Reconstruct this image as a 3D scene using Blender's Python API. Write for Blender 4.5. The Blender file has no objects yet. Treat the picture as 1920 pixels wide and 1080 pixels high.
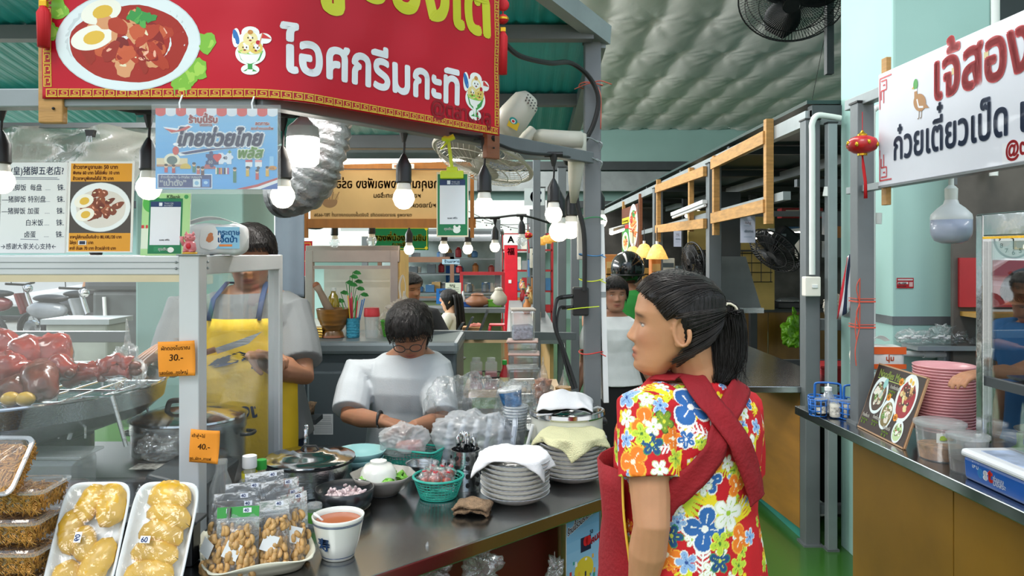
import bpy,math,random
import numpy as np
from mathutils import Vector,Matrix,Euler
from mathutils.bvhtree import BVHTree
random.seed(7)
R=math.radians
BM=bpy.data.materials
S=bpy.context.scene
COL=S.collection
# camera, world, light
CAMZ,FPX,HY=1.58,1400.0,475.0
cam=bpy.data.cameras.new('camera');camo=bpy.data.objects.new('camera',cam);COL.objects.link(camo)
camo.location=(0,0,CAMZ);camo.rotation_euler=(R(90),0,0)
cam.sensor_width=36;cam.lens=36*FPX/1920;cam.shift_y=-(540-HY)/1920;cam.clip_start=.05;cam.clip_end=200
S.camera=camo
S.view_settings.view_transform='Standard';S.view_settings.look='None';S.view_settings.gamma=1
S.view_settings.use_curve_mapping=False
S.view_settings.exposure=0.3
S.cycles.max_bounces=7;S.cycles.transparent_max_bounces=24;S.cycles.diffuse_bounces=3;S.cycles.glossy_bounces=3
S.cycles.caustics_reflective=False;S.cycles.caustics_refractive=False;S.cycles.sample_clamp_indirect=4
wd=bpy.data.worlds.new('sky');S.world=wd;wd.use_nodes=True
wn=wd.node_tree.nodes;wl=wd.node_tree.links
bg=wn['Background'];bg.inputs['Strength'].default_value=1.3
tc=wn.new('ShaderNodeTexCoord');sp=wn.new('ShaderNodeSeparateXYZ');rp=wn.new('ShaderNodeValToRGB')
wl.new(tc.outputs['Generated'],sp.inputs[0]);wl.new(sp.outputs['Z'],rp.inputs[0]);wl.new(rp.outputs[0],bg.inputs['Color'])
rp.color_ramp.elements[0].position=0.0;rp.color_ramp.elements[0].color=(.62,.62,.58,1)
rp.color_ramp.elements[1].position=0.45;rp.color_ramp.elements[1].color=(.66,.80,.95,1)
e=rp.color_ramp.elements.new(.06);e.color=(.95,.96,.94,1)
def area(loc,sx,sy,power,col=(1,.97,.92),rot=(0,0,0)):
 l=bpy.data.lights.new('area_fill','AREA');l.shape='RECTANGLE';l.size=sx;l.size_y=sy;l.energy=power;l.color=col  # shared by the unseen hall tube rows and the added fill lamps
 o=bpy.data.objects.new('area_fill_light',l);o.location=loc;o.rotation_euler=rot;COL.objects.link(o);return o
area((.4,5.5,4.3),.5,5.0,85)
area((-3.5,8.5,4.3),.5,6,110)
area((.3,13,4.3),.6,7,170)
area((4.0,9,4.3),.5,7,50)
area((-8.0,9,3.6),12,1.4,950,(.93,.98,1),(R(90),0,R(-90)))  # daylight fill added to brighten the ceiling from the left, no window modelled
area((-.5,9.6,1.82),1.6,.1,14)  # fill lamp added to lift the dark far stall
area((-.9,2.6,2.24),1.2,.06,22)  # fill lamp added under the stall roof to brighten the counter
area((2.6,2.2,2.4),.06,1.0,5)
sl=bpy.data.lights.new('sun','SUN');sl.energy=1.3;sl.angle=R(25);sl.color=(1,.97,.9)
so=bpy.data.objects.new('sun',sl);so.rotation_euler=(R(38),R(-22),0);COL.objects.link(so)
# helpers
def lin(h,a=1):
 if not isinstance(h,str):return tuple(h)[:3]+(a,)
 h=h.lstrip('#');c=[int(h[i:i+2],16)/255 for i in(0,2,4)]
 return tuple((x/12.92 if x<=.04045 else((x+.055)/1.055)**2.4)for x in c)+(a,)
def W(px,py,d):return Vector(((px-960)/FPX*d,d,CAMZ-(py-HY)/FPX*d))
def X(px,d):return(px-960)/FPX*d
def Z(py,d):return CAMZ-(py-HY)/FPX*d
def mat(name,col='#888888',rough=.5,metal=0,var=.08,scale=6,bump=0,bscale=60,alpha=1,trans=0,coat=0,emit=0,ecol=None,stretch=None,ior=1.5,sss=0,attr=None,spec=.5,wave=None):
 m=bpy.data.materials.new(name);m.use_nodes=True;nt=m.node_tree;b=nt.nodes['Principled BSDF']
 n=nt.nodes.new;L=nt.links.new
 t=n('ShaderNodeTexCoord');mp=n('ShaderNodeMapping');L(t.outputs['Object'],mp.inputs[0])
 if stretch:mp.inputs['Scale'].default_value=stretch
 ns=n('ShaderNodeTexNoise');ns.inputs['Scale'].default_value=scale;ns.inputs['Detail'].default_value=4
 L(mp.outputs[0],ns.inputs['Vector'])
 r=n('ShaderNodeMapRange');r.inputs['From Min'].default_value=.3;r.inputs['From Max'].default_value=.7
 r.inputs['To Min'].default_value=1-var*1.6;r.inputs['To Max'].default_value=1+var
 L(ns.outputs['Fac'],r.inputs['Value'])
 mx=n('ShaderNodeMix');mx.data_type='RGBA';mx.blend_type='MULTIPLY';mx.inputs[0].default_value=1
 if attr:
  at=n('ShaderNodeAttribute');at.attribute_name=attr;L(at.outputs['Color'],mx.inputs[6])
 else:mx.inputs[6].default_value=lin(col)
 L(r.outputs[0],mx.inputs[7]);L(mx.outputs[2],b.inputs['Base Color'])
 b.inputs['Roughness'].default_value=rough;b.inputs['Metallic'].default_value=metal
 b.inputs['Alpha'].default_value=alpha;b.inputs['Transmission Weight'].default_value=trans
 b.inputs['Coat Weight'].default_value=coat;b.inputs['IOR'].default_value=ior
 b.inputs['Specular IOR Level'].default_value=spec
 if sss:b.inputs['Subsurface Weight'].default_value=sss;b.inputs['Subsurface Scale'].default_value=.01
 if emit:
  b.inputs['Emission Strength'].default_value=emit;b.inputs['Emission Color'].default_value=lin(ecol or col)
 if bump:
  bp=n('ShaderNodeBump');bp.inputs['Strength'].default_value=bump;bp.inputs['Distance'].default_value=.01
  n2=n('ShaderNodeTexNoise');n2.inputs['Scale'].default_value=bscale;n2.inputs['Detail'].default_value=3
  L(mp.outputs[0],n2.inputs['Vector']);L(n2.outputs['Fac'],bp.inputs['Height']);L(bp.outputs[0],b.inputs['Normal'])
 if wave:
  wv=n('ShaderNodeTexWave');wv.bands_direction=wave[0];wv.inputs['Scale'].default_value=wave[1];wv.inputs['Distortion'].default_value=wave[2]
  L(t.outputs['Object'],wv.inputs['Vector']);bp=n('ShaderNodeBump');bp.inputs['Strength'].default_value=wave[3];bp.inputs['Distance'].default_value=.006
  L(wv.outputs['Fac'],bp.inputs['Height']);L(bp.outputs[0],b.inputs['Normal'])
 return m
def film(name,col='#ffffff',alpha=.12,gloss=.12,rough=.08,bump=.6,bscale=30,milky=0):
 """thin clear plastic or glass sheet: see-through body, fresnel reflections, crinkles by bump"""
 m=bpy.data.materials.new(name);m.use_nodes=True;nt=m.node_tree;nt.nodes.clear()
 n=nt.nodes.new;L=nt.links.new
 out=n('ShaderNodeOutputMaterial');tr=n('ShaderNodeBsdfTransparent');df=n('ShaderNodeBsdfDiffuse');gl=n('ShaderNodeBsdfGlossy')
 tr.inputs[0].default_value=(.97,.98,.98,1);df.inputs[0].default_value=lin(col);gl.inputs['Roughness'].default_value=rough
 m1=n('ShaderNodeMixShader');m2=n('ShaderNodeMixShader');lw=n('ShaderNodeLayerWeight');lw.inputs['Blend'].default_value=.35
 mr=n('ShaderNodeMapRange');mr.inputs['To Min'].default_value=gloss;mr.inputs['To Max'].default_value=min(1,gloss*3.2)
 L(lw.outputs['Fresnel'],mr.inputs['Value']);m1.inputs[0].default_value=alpha
 tl=n('ShaderNodeBsdfTranslucent');tl.inputs[0].default_value=lin(col);m0=n('ShaderNodeMixShader');m0.inputs[0].default_value=.45;L(df.outputs[0],m0.inputs[1]);L(tl.outputs[0],m0.inputs[2])
 L(tr.outputs[0],m1.inputs[1]);L(m0.outputs[0],m1.inputs[2]);L(mr.outputs[0],m2.inputs[0]);L(m1.outputs[0],m2.inputs[1]);L(gl.outputs[0],m2.inputs[2])
 if bump:
  t=n('ShaderNodeTexCoord');ns=n('ShaderNodeTexNoise');ns.inputs['Scale'].default_value=bscale;ns.inputs['Detail'].default_value=5;ns.inputs['Distortion'].default_value=1.2
  bp=n('ShaderNodeBump');bp.inputs['Strength'].default_value=bump;bp.inputs['Distance'].default_value=.02
  L(t.outputs['Object'],ns.inputs['Vector']);L(ns.outputs['Fac'],bp.inputs['Height']);L(bp.outputs[0],gl.inputs['Normal']);L(bp.outputs[0],lw.inputs['Normal'])
 L(m2.outputs[0],out.inputs[0]);return m
class G:
 """mesh collector"""
 def __init__(s):s.v=[];s.f=[];s.m=[];s.cm=0
 def add(s,vs,fs):
  o=len(s.v);s.v+=[tuple(p)for p in vs];s.f+=[tuple(i+o for i in f)for f in fs];s.m+=[s.cm]*len(fs);return s
 def box(s,c,sz,rz=0,rx=0,ry=0,taper=1):
  M=Euler((rx,ry,rz)).to_matrix();c=Vector(c);vs=[]
  for z in(-.5,.5):
   k=taper if z>0 else 1
   for x,y in((-.5,-.5),(.5,-.5),(.5,.5),(-.5,.5)):vs.append(c+M@Vector((x*sz[0]*k,y*sz[1]*k,z*sz[2])))
  return s.add(vs,[(3,2,1,0),(4,5,6,7),(0,1,5,4),(1,2,6,5),(2,3,7,6),(3,0,4,7)])
 def bar(s,a,b,w,h=None,up=(0,0,1)):
  a=Vector(a);b=Vector(b);d=(b-a).normalized();u=Vector(up)
  if abs(d.dot(u))>.98:u=Vector((0,1,0))
  x=d.cross(u).normalized();y=x.cross(d);h=h or w;vs=[]
  for p in(a,b):
   for i,j in((-1,-1),(1,-1),(1,1),(-1,1)):vs.append(p+x*i*w/2+y*j*h/2)
  return s.add(vs,[(0,1,2,3),(7,6,5,4),(0,4,5,1),(1,5,6,2),(2,6,7,3),(3,7,4,0)])
 def tube(s,pts,r,n=8,closed=False,flat=1,cap=True):
  pts=[Vector(p)for p in pts];N=len(pts);rs=r if hasattr(r,'__len__')else[r]*N
  vs=[];u=None
  for i,p in enumerate(pts):
   if closed:t=pts[(i+1)%N]-pts[i-1]
   else:t=pts[min(i+1,N-1)]-pts[max(i-1,0)]
   t=t.normalized()if t.length>1e-9 else Vector((0,0,1))
   if u is None:u=t.orthogonal().normalized()if abs(t.z)>.9 else t.cross(Vector((0,0,1))).normalized()
   u=(u-t*u.dot(t));u=u.normalized()if u.length>1e-6 else t.orthogonal().normalized()
   w=t.cross(u)
   for k in range(n):
    a=2*math.pi*k/n;vs.append(p+u*math.cos(a)*rs[i]+w*math.sin(a)*rs[i]*flat)
  fs=[]
  for i in range(N if closed else N-1):
   j=(i+1)%N
   for k in range(n):k2=(k+1)%n;fs.append((i*n+k,i*n+k2,j*n+k2,j*n+k))
  if not closed and cap:fs+=[tuple(range(n-1,-1,-1)),tuple((N-1)*n+k for k in range(n))]
  return s.add(vs,fs)
 def lathe(s,prof,n=32,c=(0,0,0),wob=None,M=None,sx=1,sy=1):
  c=Vector(c);vs=[]
  for i,(r,z)in enumerate(prof):
   for k in range(n):
    a=2*math.pi*k/n;q=r*(wob(a,i)if wob else 1);p=Vector((q*math.cos(a)*sx,q*math.sin(a)*sy,z))
    vs.append(c+(M@p if M else p))
  fs=[(i*n+k,i*n+(k+1)%n,(i+1)*n+(k+1)%n,(i+1)*n+k)for i in range(len(prof)-1)for k in range(n)]
  if prof[0][0]>1e-5 and prof[0][1]!=prof[1][1]:fs.append(tuple(range(n-1,-1,-1)))
  if prof[-1][0]>1e-5:fs.append(tuple((len(prof)-1)*n+k for k in range(n)))
  return s.add(vs,fs)
 def shell(s,prof,n=32,**k):
  o=len(s.f);s.lathe(prof,n,**k)
  m=(len(prof)-1)*n;s.f=s.f[:o+m];s.m=s.m[:o+m];return s
 def ball(s,c,r,n=12,m=8,rot=None):
  if not hasattr(r,'__len__'):r=(r,r,r)
  c=Vector(c);vs=[];M=Euler(rot).to_matrix()if rot else None
  for i in range(m+1):
   t=math.pi*i/m
   for k in range(n):
    a=2*math.pi*k/n;p=Vector((r[0]*math.sin(t)*math.cos(a),r[1]*math.sin(t)*math.sin(a),-r[2]*math.cos(t)));vs.append(c+(M@p if M else p))
  return s.add(vs,[(i*n+k,i*n+(k+1)%n,(i+1)*n+(k+1)%n,(i+1)*n+k)for i in range(m)for k in range(n)])
 def prism(s,poly,y0,y1,M=None):
  n=len(poly);vs=[(x,y0,z)for x,z in poly]+[(x,y1,z)for x,z in poly]
  if M:vs=[M@Vector(v)for v in vs]
  return s.add(vs,[tuple(range(n)),tuple(range(2*n-1,n-1,-1))]+[(i,i+n,(i+1)%n+n,(i+1)%n)for i in range(n)])
 def grid(s,nu,nv,fn,flip=False):
  vs=[fn(i/(nu-1),j/(nv-1))for j in range(nv)for i in range(nu)]
  fs=[(j*nu+i,j*nu+i+1,(j+1)*nu+i+1,(j+1)*nu+i)for j in range(nv-1)for i in range(nu-1)]
  return s.add(vs,[f[::-1]for f in fs]if flip else fs)
 def mesh(s,name='m'):
  me=bpy.data.meshes.new(name);me.from_pydata(s.v,[],s.f)
  if s.cm or any(s.m):me.polygons.foreach_set('material_index',s.m)
  return me
def ob(name,g,m,parent=None,loc=None,rot=None,smooth=False,bevel=0,solid=0,sub=0,kind=None,label=None):
 me=g.mesh(name)if isinstance(g,G)else g
 for x in(m if isinstance(m,(list,tuple))else[m]):me.materials.append(x)
 if smooth:
  me.polygons.foreach_set('use_smooth',[True]*len(me.polygons))
  if smooth!=2:
   try:me.set_sharp_from_angle(angle=R(38))
   except Exception:pass
 o=bpy.data.objects.new(name,me);COL.objects.link(o)
 if parent:o.parent=parent
 if loc is not None:o.location=loc
 if rot is not None:o.rotation_euler=rot
 if solid:q=o.modifiers.new('s','SOLIDIFY');q.thickness=solid;q.offset=0
 if bevel:q=o.modifiers.new('b','BEVEL');q.width=bevel;q.segments=2;q.limit_method='ANGLE'
 if sub:q=o.modifiers.new('u','SUBSURF');q.levels=q.render_levels=sub
 if kind:o['kind']=kind
 if label:o['label']=label
 return o
def tag(o,label,cat,group=None,kind=None):
 o['label']=label;o['category']=cat
 if group:o['group']=group
 if kind:o['kind']=kind
 return o
def thing(name,label,cat,loc=(0,0,0),rz=0,group=None):
 o=bpy.data.objects.new(name,None);COL.objects.link(o);o.location=loc;o.rotation_euler=(0,0,rz)
 return tag(o,label,cat,group)
def dup(root,loc,rz=None,label=None):
 def cp(o,par):
  c=o.copy();COL.objects.link(c)
  if par:c.parent=par
  for ch in list(o.children):cp(ch,c)
  return c
 kids=list(root.children);r=root.copy();COL.objects.link(r);r.location=loc
 if rz is not None:r.rotation_euler=(root.rotation_euler[0],root.rotation_euler[1],rz)
 if label:r['label']=label
 for ch in kids:cp(ch,r)
 return r
def struct(name,g,m,**k):return ob(name,g,m,kind='structure',**k)
def arc(p0,p1,sag,n=12):
 p0=Vector(p0);p1=Vector(p1);return[p0.lerp(p1,t/n)-Vector((0,0,sag*4*(t/n)*(1-t/n)))for t in range(n+1)]
def smoothpts(P,n=6):
 P=[Vector(p)for p in P];out=[]
 for i in range(len(P)-1):
  a=P[max(i-1,0)];b=P[i];c=P[i+1];d=P[min(i+2,len(P)-1)]
  for k in range(n):
   t=k/n;out.append(.5*((2*b)+(c-a)*t+(2*a-5*b+4*c-d)*t*t+(3*b-a-3*c+d)*t**3))
 return out+[P[-1]]
from mathutils import noise as MN
def nz(p,s=1,seed=0):return MN.noise(Vector((p[0]*s+seed,p[1]*s+seed*1.7,p[2]*s-seed)))
# flat print: coloured polygons on a sheet
GL={}
def _dim(s):
 f=bpy.data.curves.new('t','FONT');f.body=s;f.size=1;o=bpy.data.objects.new('t',f);COL.objects.link(o)
 dg=bpy.context.evaluated_depsgraph_get();me=bpy.data.meshes.new_from_object(o.evaluated_get(dg))
 co=np.zeros(len(me.vertices)*3);me.vertices.foreach_get('co',co);co=co.reshape(-1,3)[:,:2]
 ps=[tuple(p.vertices)for p in me.polygons]
 bpy.data.objects.remove(o);bpy.data.curves.remove(f);bpy.data.meshes.remove(me);return co,ps
def glyph(ch):
 if ch not in GL:
  if ch==' ':GL[ch]=(np.zeros((0,2)),[],.3)
  else:
   co,ps=_dim(ch);ref='ก';a,_=_dim(ref+ch+ref);b,_=_dim(ref+ref)
   f=bpy.context
   GL[ch]=(co,ps,float(a[:,0].max()-b[:,0].max()))
 return GL[ch]
TONE='่้๊๋์';UPV='ิีึืัํำ';COMB=TONE+'ิีึืัํฺุู็'
class Print:
 def __init__(s,w,h):s.w=w;s.h=h;s.P=[]
 def poly(s,pts,col,lay=1):s.P.append((np.array(pts,float),[tuple(range(len(pts)))],lin(col),lay));return s
 def rect(s,x0,y0,x1,y1,col,lay=1,sub=1):
  if sub>1:
   for i in range(sub):s.rect(x0+(x1-x0)*i/sub,y0,x0+(x1-x0)*(i+1)/sub,y1,col,lay)
   return s
  return s.poly([(x0,y0),(x0,y1),(x1,y1),(x1,y0)],col,lay)
 def ell(s,x,y,rx,ry,col,lay=1,n=28,rot=0,wob=0,seed=0):
  rr=random.Random(seed*31+n);ph=rr.random()*6;pts=[]
  if getattr(s,'sub',0)and max(rx,ry)>s.sub:
   m_=int(max(rx,ry)/s.sub)+1;V_=[];n=max(n,40)
   for j in range(m_+1):
    for k in range(n):
     a=-2*math.pi*k/n;q=(1+wob*(math.sin(3*a+ph)*.6+math.sin(5*a+ph*2)*.4+math.sin(9*a-ph)*.3))*max(j,.02)/m_;u=rx*q*math.cos(a);v=ry*q*math.sin(a)
     V_.append((x+u*math.cos(rot)-v*math.sin(rot),y+u*math.sin(rot)+v*math.cos(rot)))
   s.P.append((np.array(V_),[(j*n+k,j*n+(k+1)%n,(j+1)*n+(k+1)%n,(j+1)*n+k)for j in range(m_)for k in range(n)]+[tuple(range(n))],lin(col),lay));return s
  for k in range(n):
   a=-2*math.pi*k/n;q=1+wob*(math.sin(3*a+ph)*.6+math.sin(5*a+ph*2)*.4+math.sin(9*a-ph)*.3)
   u=rx*q*math.cos(a);v=ry*q*math.sin(a);pts.append((x+u*math.cos(rot)-v*math.sin(rot),y+u*math.sin(rot)+v*math.cos(rot)))
  return s.poly(pts,col,lay)
 def line(s,pts,w,col,lay=1):
  for(x0,y0),(x1,y1)in zip(pts[:-1],pts[1:]):
   l=math.hypot(x1-x0,y1-y0)or 1;nx=-(y1-y0)/l*w/2;ny=(x1-x0)/l*w/2
   s.poly([(x0-nx,y0-ny),(x0+nx,y0+ny),(x1+nx,y1+ny),(x1-nx,y1-ny)],col,lay)
  return s
 def text(s,t,x,y,size,col,bold=0,lay=2,anchor='l',slant=0,sx=1,rise=0,warp=None,mirror=False):
  pos=[];cx=0;prev=''
  for ch in t:
   co,ps,adv=glyph(ch)
   dy=.22 if(ch in TONE and prev in UPV and prev)else 0
   pos.append((co,ps,cx,dy))
   if ch not in COMB:cx+=adv
   prev=ch
  W0=cx*size*sx;x0=x-(W0/2 if anchor=='c' else W0 if anchor=='r' else 0)
  sh=[(0,0)]if not bold else[(math.cos(a)*bold*size,math.sin(a)*bold*size)for a in np.arange(8)*math.pi/4]+[(0,0)]
  for co,ps,ox,dy in pos:
   if not len(co):continue
   u=(co[:,0]+ox)*size*sx+(co[:,1]+dy)*size*slant;v=-(co[:,1]+dy)*size-rise*u
   if mirror:u=W0-u
   for a,b in sh:
    q=np.stack([x0+u+a,y+v+b],1)
    if warp:q=np.array([warp(*r)for r in q])
    s.P.append((q,ps,lin(col),lay))
  return W0
 def outlined(s,t,x,y,size,col,oc,bold,out,lay=2,**k):
  s.text(t,x,y,size,oc,bold+out,lay,**k);return s.text(t,x,y,size,col,bold,lay+1,**k)
 def build(s,name,mapf,m,parent=None,**k):
  V=[];F=[];C=[];o=0
  for q,ps,c,lay in s.P:
   V+=[mapf(a,b,lay)for a,b in q]
   for p in ps:F.append(tuple(i+o for i in p));C+=[c]*len(p)
   o+=len(q)
  me=bpy.data.meshes.new(name);me.from_pydata(V,[],F)
  at=me.color_attributes.new('pc','FLOAT_COLOR','CORNER');at.data.foreach_set('color',np.array(C,dtype=np.float32).ravel())
  return ob(name,me,m,parent,**k)
def food(P,x,y,rx,ry,soup,meats,egg=True,lay=2,seed=1,rim='#e8eef0',green=True,rot=0,n=26):
 rr=random.Random(seed)
 P.ell(x,y,rx,ry,'#c9d2d4',lay,40,rot);P.ell(x,y,rx*.985,ry*.98,rim,lay+.3,40,rot)
 P.ell(x+rx*.02,y+ry*.05,rx*.82,ry*.78,soup,lay+.6,36,rot,.03,seed)
 for i in range(n):
  a=rr.random()*6.28;q=rr.random()**.6*.58;c=rr.choice(meats)
  P.ell(x+rx*q*math.cos(a),y+ry*q*math.sin(a)-ry*.05,rx*rr.uniform(.1,.24),ry*rr.uniform(.08,.2),c,lay+.8+i*.05,14,rr.random()*3,.16,i+seed)
  P.ell(x+rx*q*math.cos(a)-rx*.02,y+ry*q*math.sin(a)-ry*.09,rx*.05,ry*.03,'#f0b49a' if rr.random()<.5 else '#e8dcb8',lay+.83+i*.05,8,rr.random()*3,.2,i)
 if egg:
  for ex,ey,er in((-.52,-.1,.24),(-.42,-.5,.22))if egg is True else egg:
   P.ell(x+rx*ex,y+ry*ey,rx*er*1.1,ry*er*.9,'#f2efe2',lay+2.4,20,-.3);P.ell(x+rx*(ex+.02),y+ry*ey,rx*er*.55,ry*er*.5,'#e2b845',lay+2.7,16,-.3)
 if green:
  for i in range(9):
   a=rr.random()*6.28;q=rr.random()*.2
   P.ell(x+rx*(.12+q*math.cos(a)),y+ry*(-.5+q*math.sin(a)),rx*.09,ry*.09,rr.choice(['#2f7d3a','#3c9447','#57a84e']),lay+3+i*.05,14,a,.3,i)
MP=mat('print_ink',rough=.6,var=.02,attr='pc',spec=.25)
MPG=mat('print_ink_gloss',rough=.38,var=.02,attr='pc',coat=.1,spec=.3)
def flatmap(s,eps=.00025):return lambda u,v,l:(u*s,-.0012-l*eps,-v*s)
def poster(name,label,cat,P,tl,w,rz=0,tilt=0,sheet=None,thick=.002,group=None,gloss=False,top=None,pm=None):
 """printed sheet; tl = world position of its top-left corner, w = width in metres"""
 s=w/P.w;h=P.h*s
 o=ob(name,G().box((w/2,thick/2-.0008,-h/2),(w,thick,h)),sheet or M_WHITE,loc=tl,rot=(tilt,0,rz));tag(o,label,cat,group)
 P.build('print',flatmap(s,.00025 if tl[1]<3.4 else.0012),pm or(MPG if gloss else MP),o);return o
# materials
M_WHITE=mat('white_plastic','#e6e8e8',.4,var=.03)
M_STEEL=mat('brushed_steel','#b9bcbe',.24,1,.06,3,.12,14,stretch=(1,14,14))
M_TOP=mat('worktop_steel','#aeb3b6',.2,1,.08,2.5,.10,7)
M_CHROME=mat('bright_steel','#c8cacc',.12,1,.05,5,.08,20)
M_GREY=mat('grey_paint','#6d7275',.45,.2,.08,5,.04)
M_GREYL=mat('light_grey_paint','#8f9698',.45,.3,.08,5,.04)
M_DGREY=mat('dark_grey_paint','#3e4346',.5,.1,.1,4)
M_ALU=mat('aluminium','#ccd0d2',.36,.25,.05,4,wave=None)
M_MINT=mat('mint_wall_paint','#a3c9c2',.6,0,.06,1.2,.05,30)
M_MINTD=mat('mint_stucco','#9cc0b8',.7,0,.05,.8,.05,12)
M_FLOOR=mat('green_floor_paint','#356226',.22,0,.14,1.5,.05,4,coat=.2)
M_PLY=mat('varnished_plywood','#a8752f',.45,0,.12,3,.05,20,stretch=(1,1,4))
M_PLYD=mat('brown_plywood','#84601f',.45,0,.16,2.2,.05,20,stretch=(3,1,1))
M_WOOD=mat('pine_batten','#b98a4e',.6,0,.16,9,.1,40,stretch=(1,1,6))
M_WOODR=mat('red_brown_batten','#8a5436',.55,0,.15,9,.1,40,stretch=(1,1,5))
M_TEAL=mat('teal_roof_sheet','#35b3b8',.35,0,.08,1.5,wave=('X',30,0,.08))
M_DROOF=mat('dark_roof_sheet','#1d3634',.3,0,.15,1.2,.06,6)
M_CEIL=mat('quilted_foil','#efeae2',.55,0,.05,1.0,.25,5,stretch=(2.2,1.2,1))
M_BLACK=mat('black_plastic','#141517',.42,0,.1,8)
M_RUBBER=mat('black_cable','#0d0d0e',.5,0,.05,8)
M_ASPH=mat('pale_concrete','#b9b7ae',.8,0,.1,1.2,.1,20)
M_PVC=mat('white_pvc','#d8dcd8',.4,0,.04)
M_RED=mat('red_plastic','#c9182c',.4,0,.06)
M_GLASS=film('cabinet_glass','#dfeae8',.02,.055,.01,0)
M_BAG=film('clear_bag','#f4f7f8',.09,.10,.1,.7,22)
M_BAGM=film('milky_bag','#f2f4f6',.40,.08,.14,.8,16)
M_CLEARP=film('clear_tub','#eef2f4',.28,.09,.12,.15,8)
M_BULB=mat('lit_bulb','#fff4de',.3,emit=3.5,ecol='#fff3da')
M_BULBW=mat('bulb_collar','#e9e4da',.4,var=.02)
M_TUBE=mat('lit_tube','#ffffff',.3,emit=7,ecol='#fff2e0')
cols=['#b02a30','#8a8f92','#c8a468','#5a6468','#d8d2c4','#3f6f9a','#9a3a34','#c07a3c','#e0dccf']
bmat=[mat('background_paint',c,.5)for c in cols]
# setting
struct('floor',G().box((0,8,-.03),(26,30,.06)),M_FLOOR)
struct('ground_outside',G().box((-12.6,12,.004),(17.5,24,.02)),M_ASPH)
def ceil_f(u,v):
 x=-6+u*14;y=2.5+v*15.5;a=(x-1.85)/.68;b=(y-12.96)/1.62
 s=abs(math.sin(math.pi*(a+.05*math.sin(b*6.28))));q=abs(math.sin(math.pi*b))
 da=a-round(a);db=b-round(b);tuft=math.exp(-((da*.68)**2+(db*1.1)**2)/.02)
 rid=.014*math.exp(-((da*.68)**2+(db*1.2)**2)/.12)*math.sin(9*math.atan2(db*1.4,da*.68+1e-6)+a)
 return(x,y,4.60-.04*(s**.8)*(.7+.3*q**.6)-.025*q**.5+.035*tuft+rid+.018*nz((x*1.2,y*.35,0),1.6))
struct('ceiling',G().grid(330,200,ceil_f,flip=True),M_CEIL,smooth=2)
struct('roof_deck',G().box((1,10.2,4.75),(15,16,.06)),M_GREYL)
struct('wall_back',G().box((0,18.1,2.3),(26,.12,4.62)),M_MINTD)
struct('wall_right',G().box((8.6,9,2.3),(.12,18,4.6)),M_MINTD)
g=G()
for z,w in((3.62,.2),(3.38,.12),(3.1,.1),(2.72,.16)):g.box((0,17.5,z),(26,.25,w))
struct('trim_1',g,M_DGREY)
g=G().box((0,17.35,3.25),(26,.1,.45));struct('trim_2',g,M_GREYL)
struct('wall_pillar',G().box((2.01,3.77,2.3),(.46,.56,4.62)),M_MINT,bevel=.012)
struct('trim_3',G().box((2.01,3.77,1.265),(.468,.568,.04)),M_GREY)
struct('wall_pillar',G().box((-1.56,3.85,2.0),(.52,.49,4.0)),M_MINT,bevel=.012)
struct('wall_pillar',G().box((2.62,3.9,2.3),(.6,.1,4.6)),M_DGREY)
struct('wall_side',G().box((3.3,3.2,2.3),(.1,2.6,4.6)),M_MINTD)
def roofz(y):return 2.40-.185*(y-2.75)
t=thing('stall_roof','teal corrugated roof sheet over the pork leg stall','roof',(0,0,0))
g=G();n=90
def rf(u,v):
 x=-3.2+u*3.53;yf=1.55 if x<-.55 else 1.55+(x+.55)*1.364
 y=yf+(4.02-yf)*v;return(x,y,roofz(y)+.006*math.sin(x*120))
g.grid(180,14,rf);ob('roof_sheet',g,M_TEAL,t,smooth=2,solid=.004)
for y in(2.1,2.7,3.32):ob('purlin',G().bar((-3.2,y,roofz(y)-.035),(min(.3,-.55+(y-1.55)/1.364),y,roofz(y)-.035),.05),M_GREY,t)
ob('edge_beam',G().bar((.32,2.75,2.36),(.30,4.02,roofz(4.02)-.04),.05),M_GREYL,t)
ob('edge_beam',G().bar((.345,2.77,2.385),(-.55,1.55,2.60),.05,.07),M_GREYL,t)
ob('edge_beam',G().bar((-3.2,4.0,roofz(4.0)-.05),(.32,4.0,roofz(4)-.05),.05,.07),M_GREYL,t)
ob('knuckle',G().ball((.30,3.9,2.07),.035),M_BLACK,t,smooth=2)
def post(x,y,h,w,label,m=None,z0=0,tagit=True):
 t=thing('steel_post',label,'post',(x,y,z0))
 ob('shaft',G().box((0,0,(h-z0)/2),(w,w,h-z0)),m or M_GREY,t,bevel=.004)
 ob('base_plate',G().box((0,0,.006),(w*1.3,w*1.3,.012)),M_GREY,t)
 ob('top_cap',G().box((0,0,h-z0+.004),(w*1.1,w*1.1,.008)),M_BLACK,t);return t
post(.297,2.77,2.36,.06,'grey steel post with cable beside the steamer pot')
post(.40,4.75,2.0,.052,'slim grey post behind the black power box')
post(.165,5.0,2.3,.05,'slim grey pipe post left of the warm bulbs')
def rail(a,b,w,label,h=None,m=None,name='steel_rail'):
 return tag(ob(name,G().bar(a,b,w,h),m or M_GREY,bevel=.003),label,'rail')
rail((-.545,1.59,1.912),(.28,2.70,1.924),.04,'grey steel rail running under the red banner to the post')
rail((-1.9,1.60,1.905),(-.545,1.60,1.912),.04,'grey steel rail behind the left end of the banner',m=M_GREYL)
rail((-.99,3.6,2.115),(.0,3.6,2.115),.065,'grey square rail above the fluorescent tube')
rail((-.42,3.62,1.185),(.38,4.6,1.07),.045,'grey rail behind the woman in glasses')
rail((-2.9,3.5,1.19),(-1.8,3.5,1.19),.05,'grey rail in front of the parked motorbikes')
ctop=[(-2.3,1.49),(-.52,1.50),(-.40,1.61),(.285,2.245),(.37,2.9),(-.06,2.86),(-.78,2.66),(-2.3,2.66)]
t=thing('serving_counter','stainless steel serving counter of the pork leg stall','counter',(0,0,0))
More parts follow.
